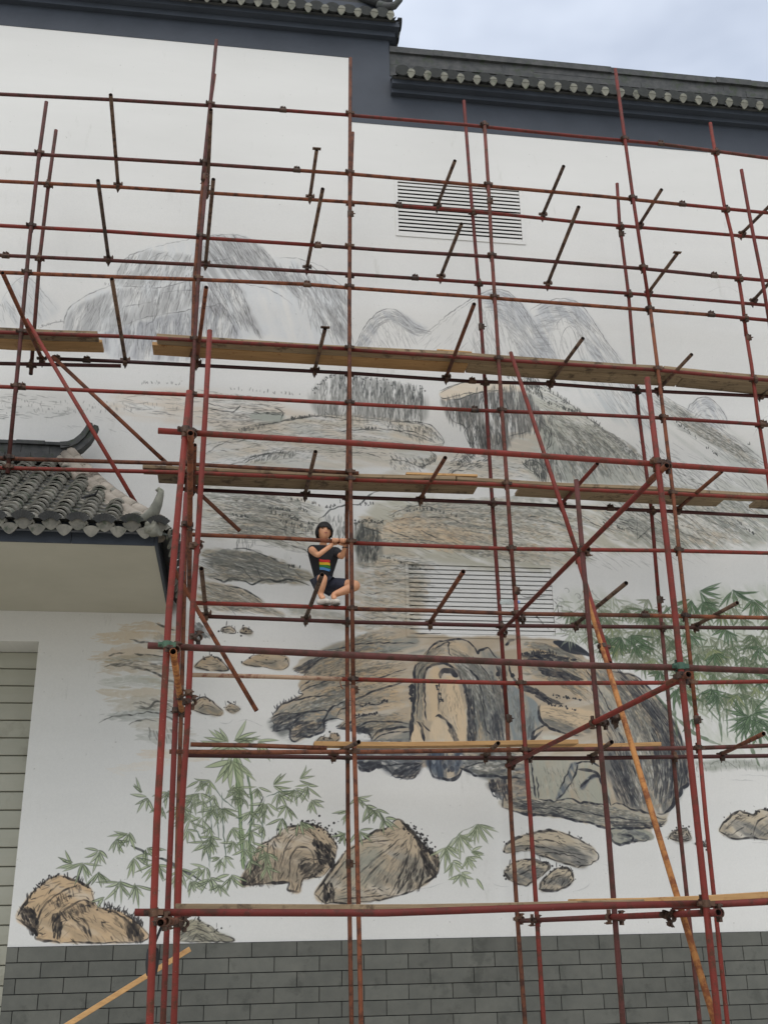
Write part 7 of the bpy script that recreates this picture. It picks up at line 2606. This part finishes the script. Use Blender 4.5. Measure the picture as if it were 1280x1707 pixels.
# shirt
nodes = [(wa.lerp(pv, .75), .132, .112), (wa, .122, .102), (ch, .138, .104), (nk + Vector((0, 0, -0.045)), .074, .07),
         (sL, .062, .060), (sL.lerp(eL, .20), .060, .060), (sR, .064, .062), (sR.lerp(eR, .78), .060, .058)]
edges = [(0, 1), (1, 2), (2, 3), (2, 4), (4, 5), (2, 6), (6, 7)]
sme = skin_mesh(nodes, edges, 1, 2)
shirt = mpart('shirt', sme, M_SHIRT)
# shorts
nodes = [(pv + Vector((0, 0, .03)), .128, .112), (hpL, .098, .096), (hpL.lerp(kL, .45), .088, .086), (hpL.lerp(kL, .72), .086, .086),
         (hpR, .098, .096), (hpR.lerp(kR, .45), .090, .086), (hpR.lerp(kR, .70), .084, .080)]
edges = [(0, 1), (1, 2), (2, 3), (0, 4), (4, 5), (5, 6)]
mpart('shorts', skin_mesh(nodes, edges, 0, 2), M_SHORT)
# shoes
railz = P(545, 1012, EM).z + PR
for a_, f_2, s_ in ((aL, fL, 0), (aR, fR, 1)):
    heel = Vector((a_.x - 0.012, EM + 0.075, railz + 0.038))
    toe = Vector((f_2.x + 0.015, EM - 0.065, railz + 0.030))
    nodes = [(heel, .038, .036), (heel.lerp(toe, .45) + Vector((0, 0, .008)), .042, .040), (toe, .040, .028), (heel + Vector((0, 0, .055)), .040, .044)]
    sh_ = mpart('shoe', skin_mesh(nodes, [(0, 1), (1, 2), (0, 3)], 1, 2), M_SHOE)
    src = sh_.data
    me = src.copy()
    me.materials.clear()
    me.materials.append(M_SOLE)
    for v_ in me.vertices:
        v_.co.z = railz + (0.012 if v_.co.z > railz + 0.03 else 0.0)
        v_.co.x = heel.x + (v_.co.x - heel.x) * 1.03
    mpart('sole', me, M_SOLE, sh_)
    for v_ in src.vertices:
        v_.co.z = max(v_.co.z, railz + 0.006)
# watch band
m_ = MB()
m_.tube([wR + Vector((0, 0, -0.014)), wR + Vector((0, -0.001, 0.0))], 0.034, 12, True, True)
mpart('wristband', m_.mesh('band'), M_EYE)
# rainbow print: four bands that follow the chest
from mathutils.bvhtree import BVHTree
bvh = BVHTree.FromPolygons([v_.co.copy() for v_ in sme.vertices], [tuple(p_.vertices) for p_ in sme.polygons])
M_ST = [mottled('print_' + n_, c_, c_, 10, 0.8, objvar=0) for n_, c_ in (('red', sr(200, 44, 40)), ('yellow', sr(214, 176, 40)), ('green', sr(52, 124, 56)), ('blue', sr(86, 140, 190)))]
for k in range(4):
    v, f = [], []
    nx_, nz_ = 8, 3
    for j in range(nz_ + 1):
        for i in range(nx_ + 1):
            tx = i / nx_
            tz = (k + (j / nz_) * 0.94) / 4
            px = 532 + 18 * tx + 1.0 * tz
            py = 931.5 + 18.5 * tz + 2.6 * tx + 0.6 * math.sin(tx * 5 + k)
            vv = ray(px, py)
            hit = bvh.ray_cast(CAM, vv.normalized())[0]
            if hit is None:
                hit = P(px, py, 11.77)
            v.append(tuple(hit - vv.normalized() * 0.0025))
    for j in range(nz_):
        for i in range(nx_):
            a_ = j * (nx_ + 1) + i
            f.append((a_, a_ + 1, a_ + nx_ + 2, a_ + nx_ + 1))
    mpart('shirt_stripe', mesh_from(v, f, 'stripe', True), M_ST[k], shirt)
    # shirt has the inverse of the person's place already
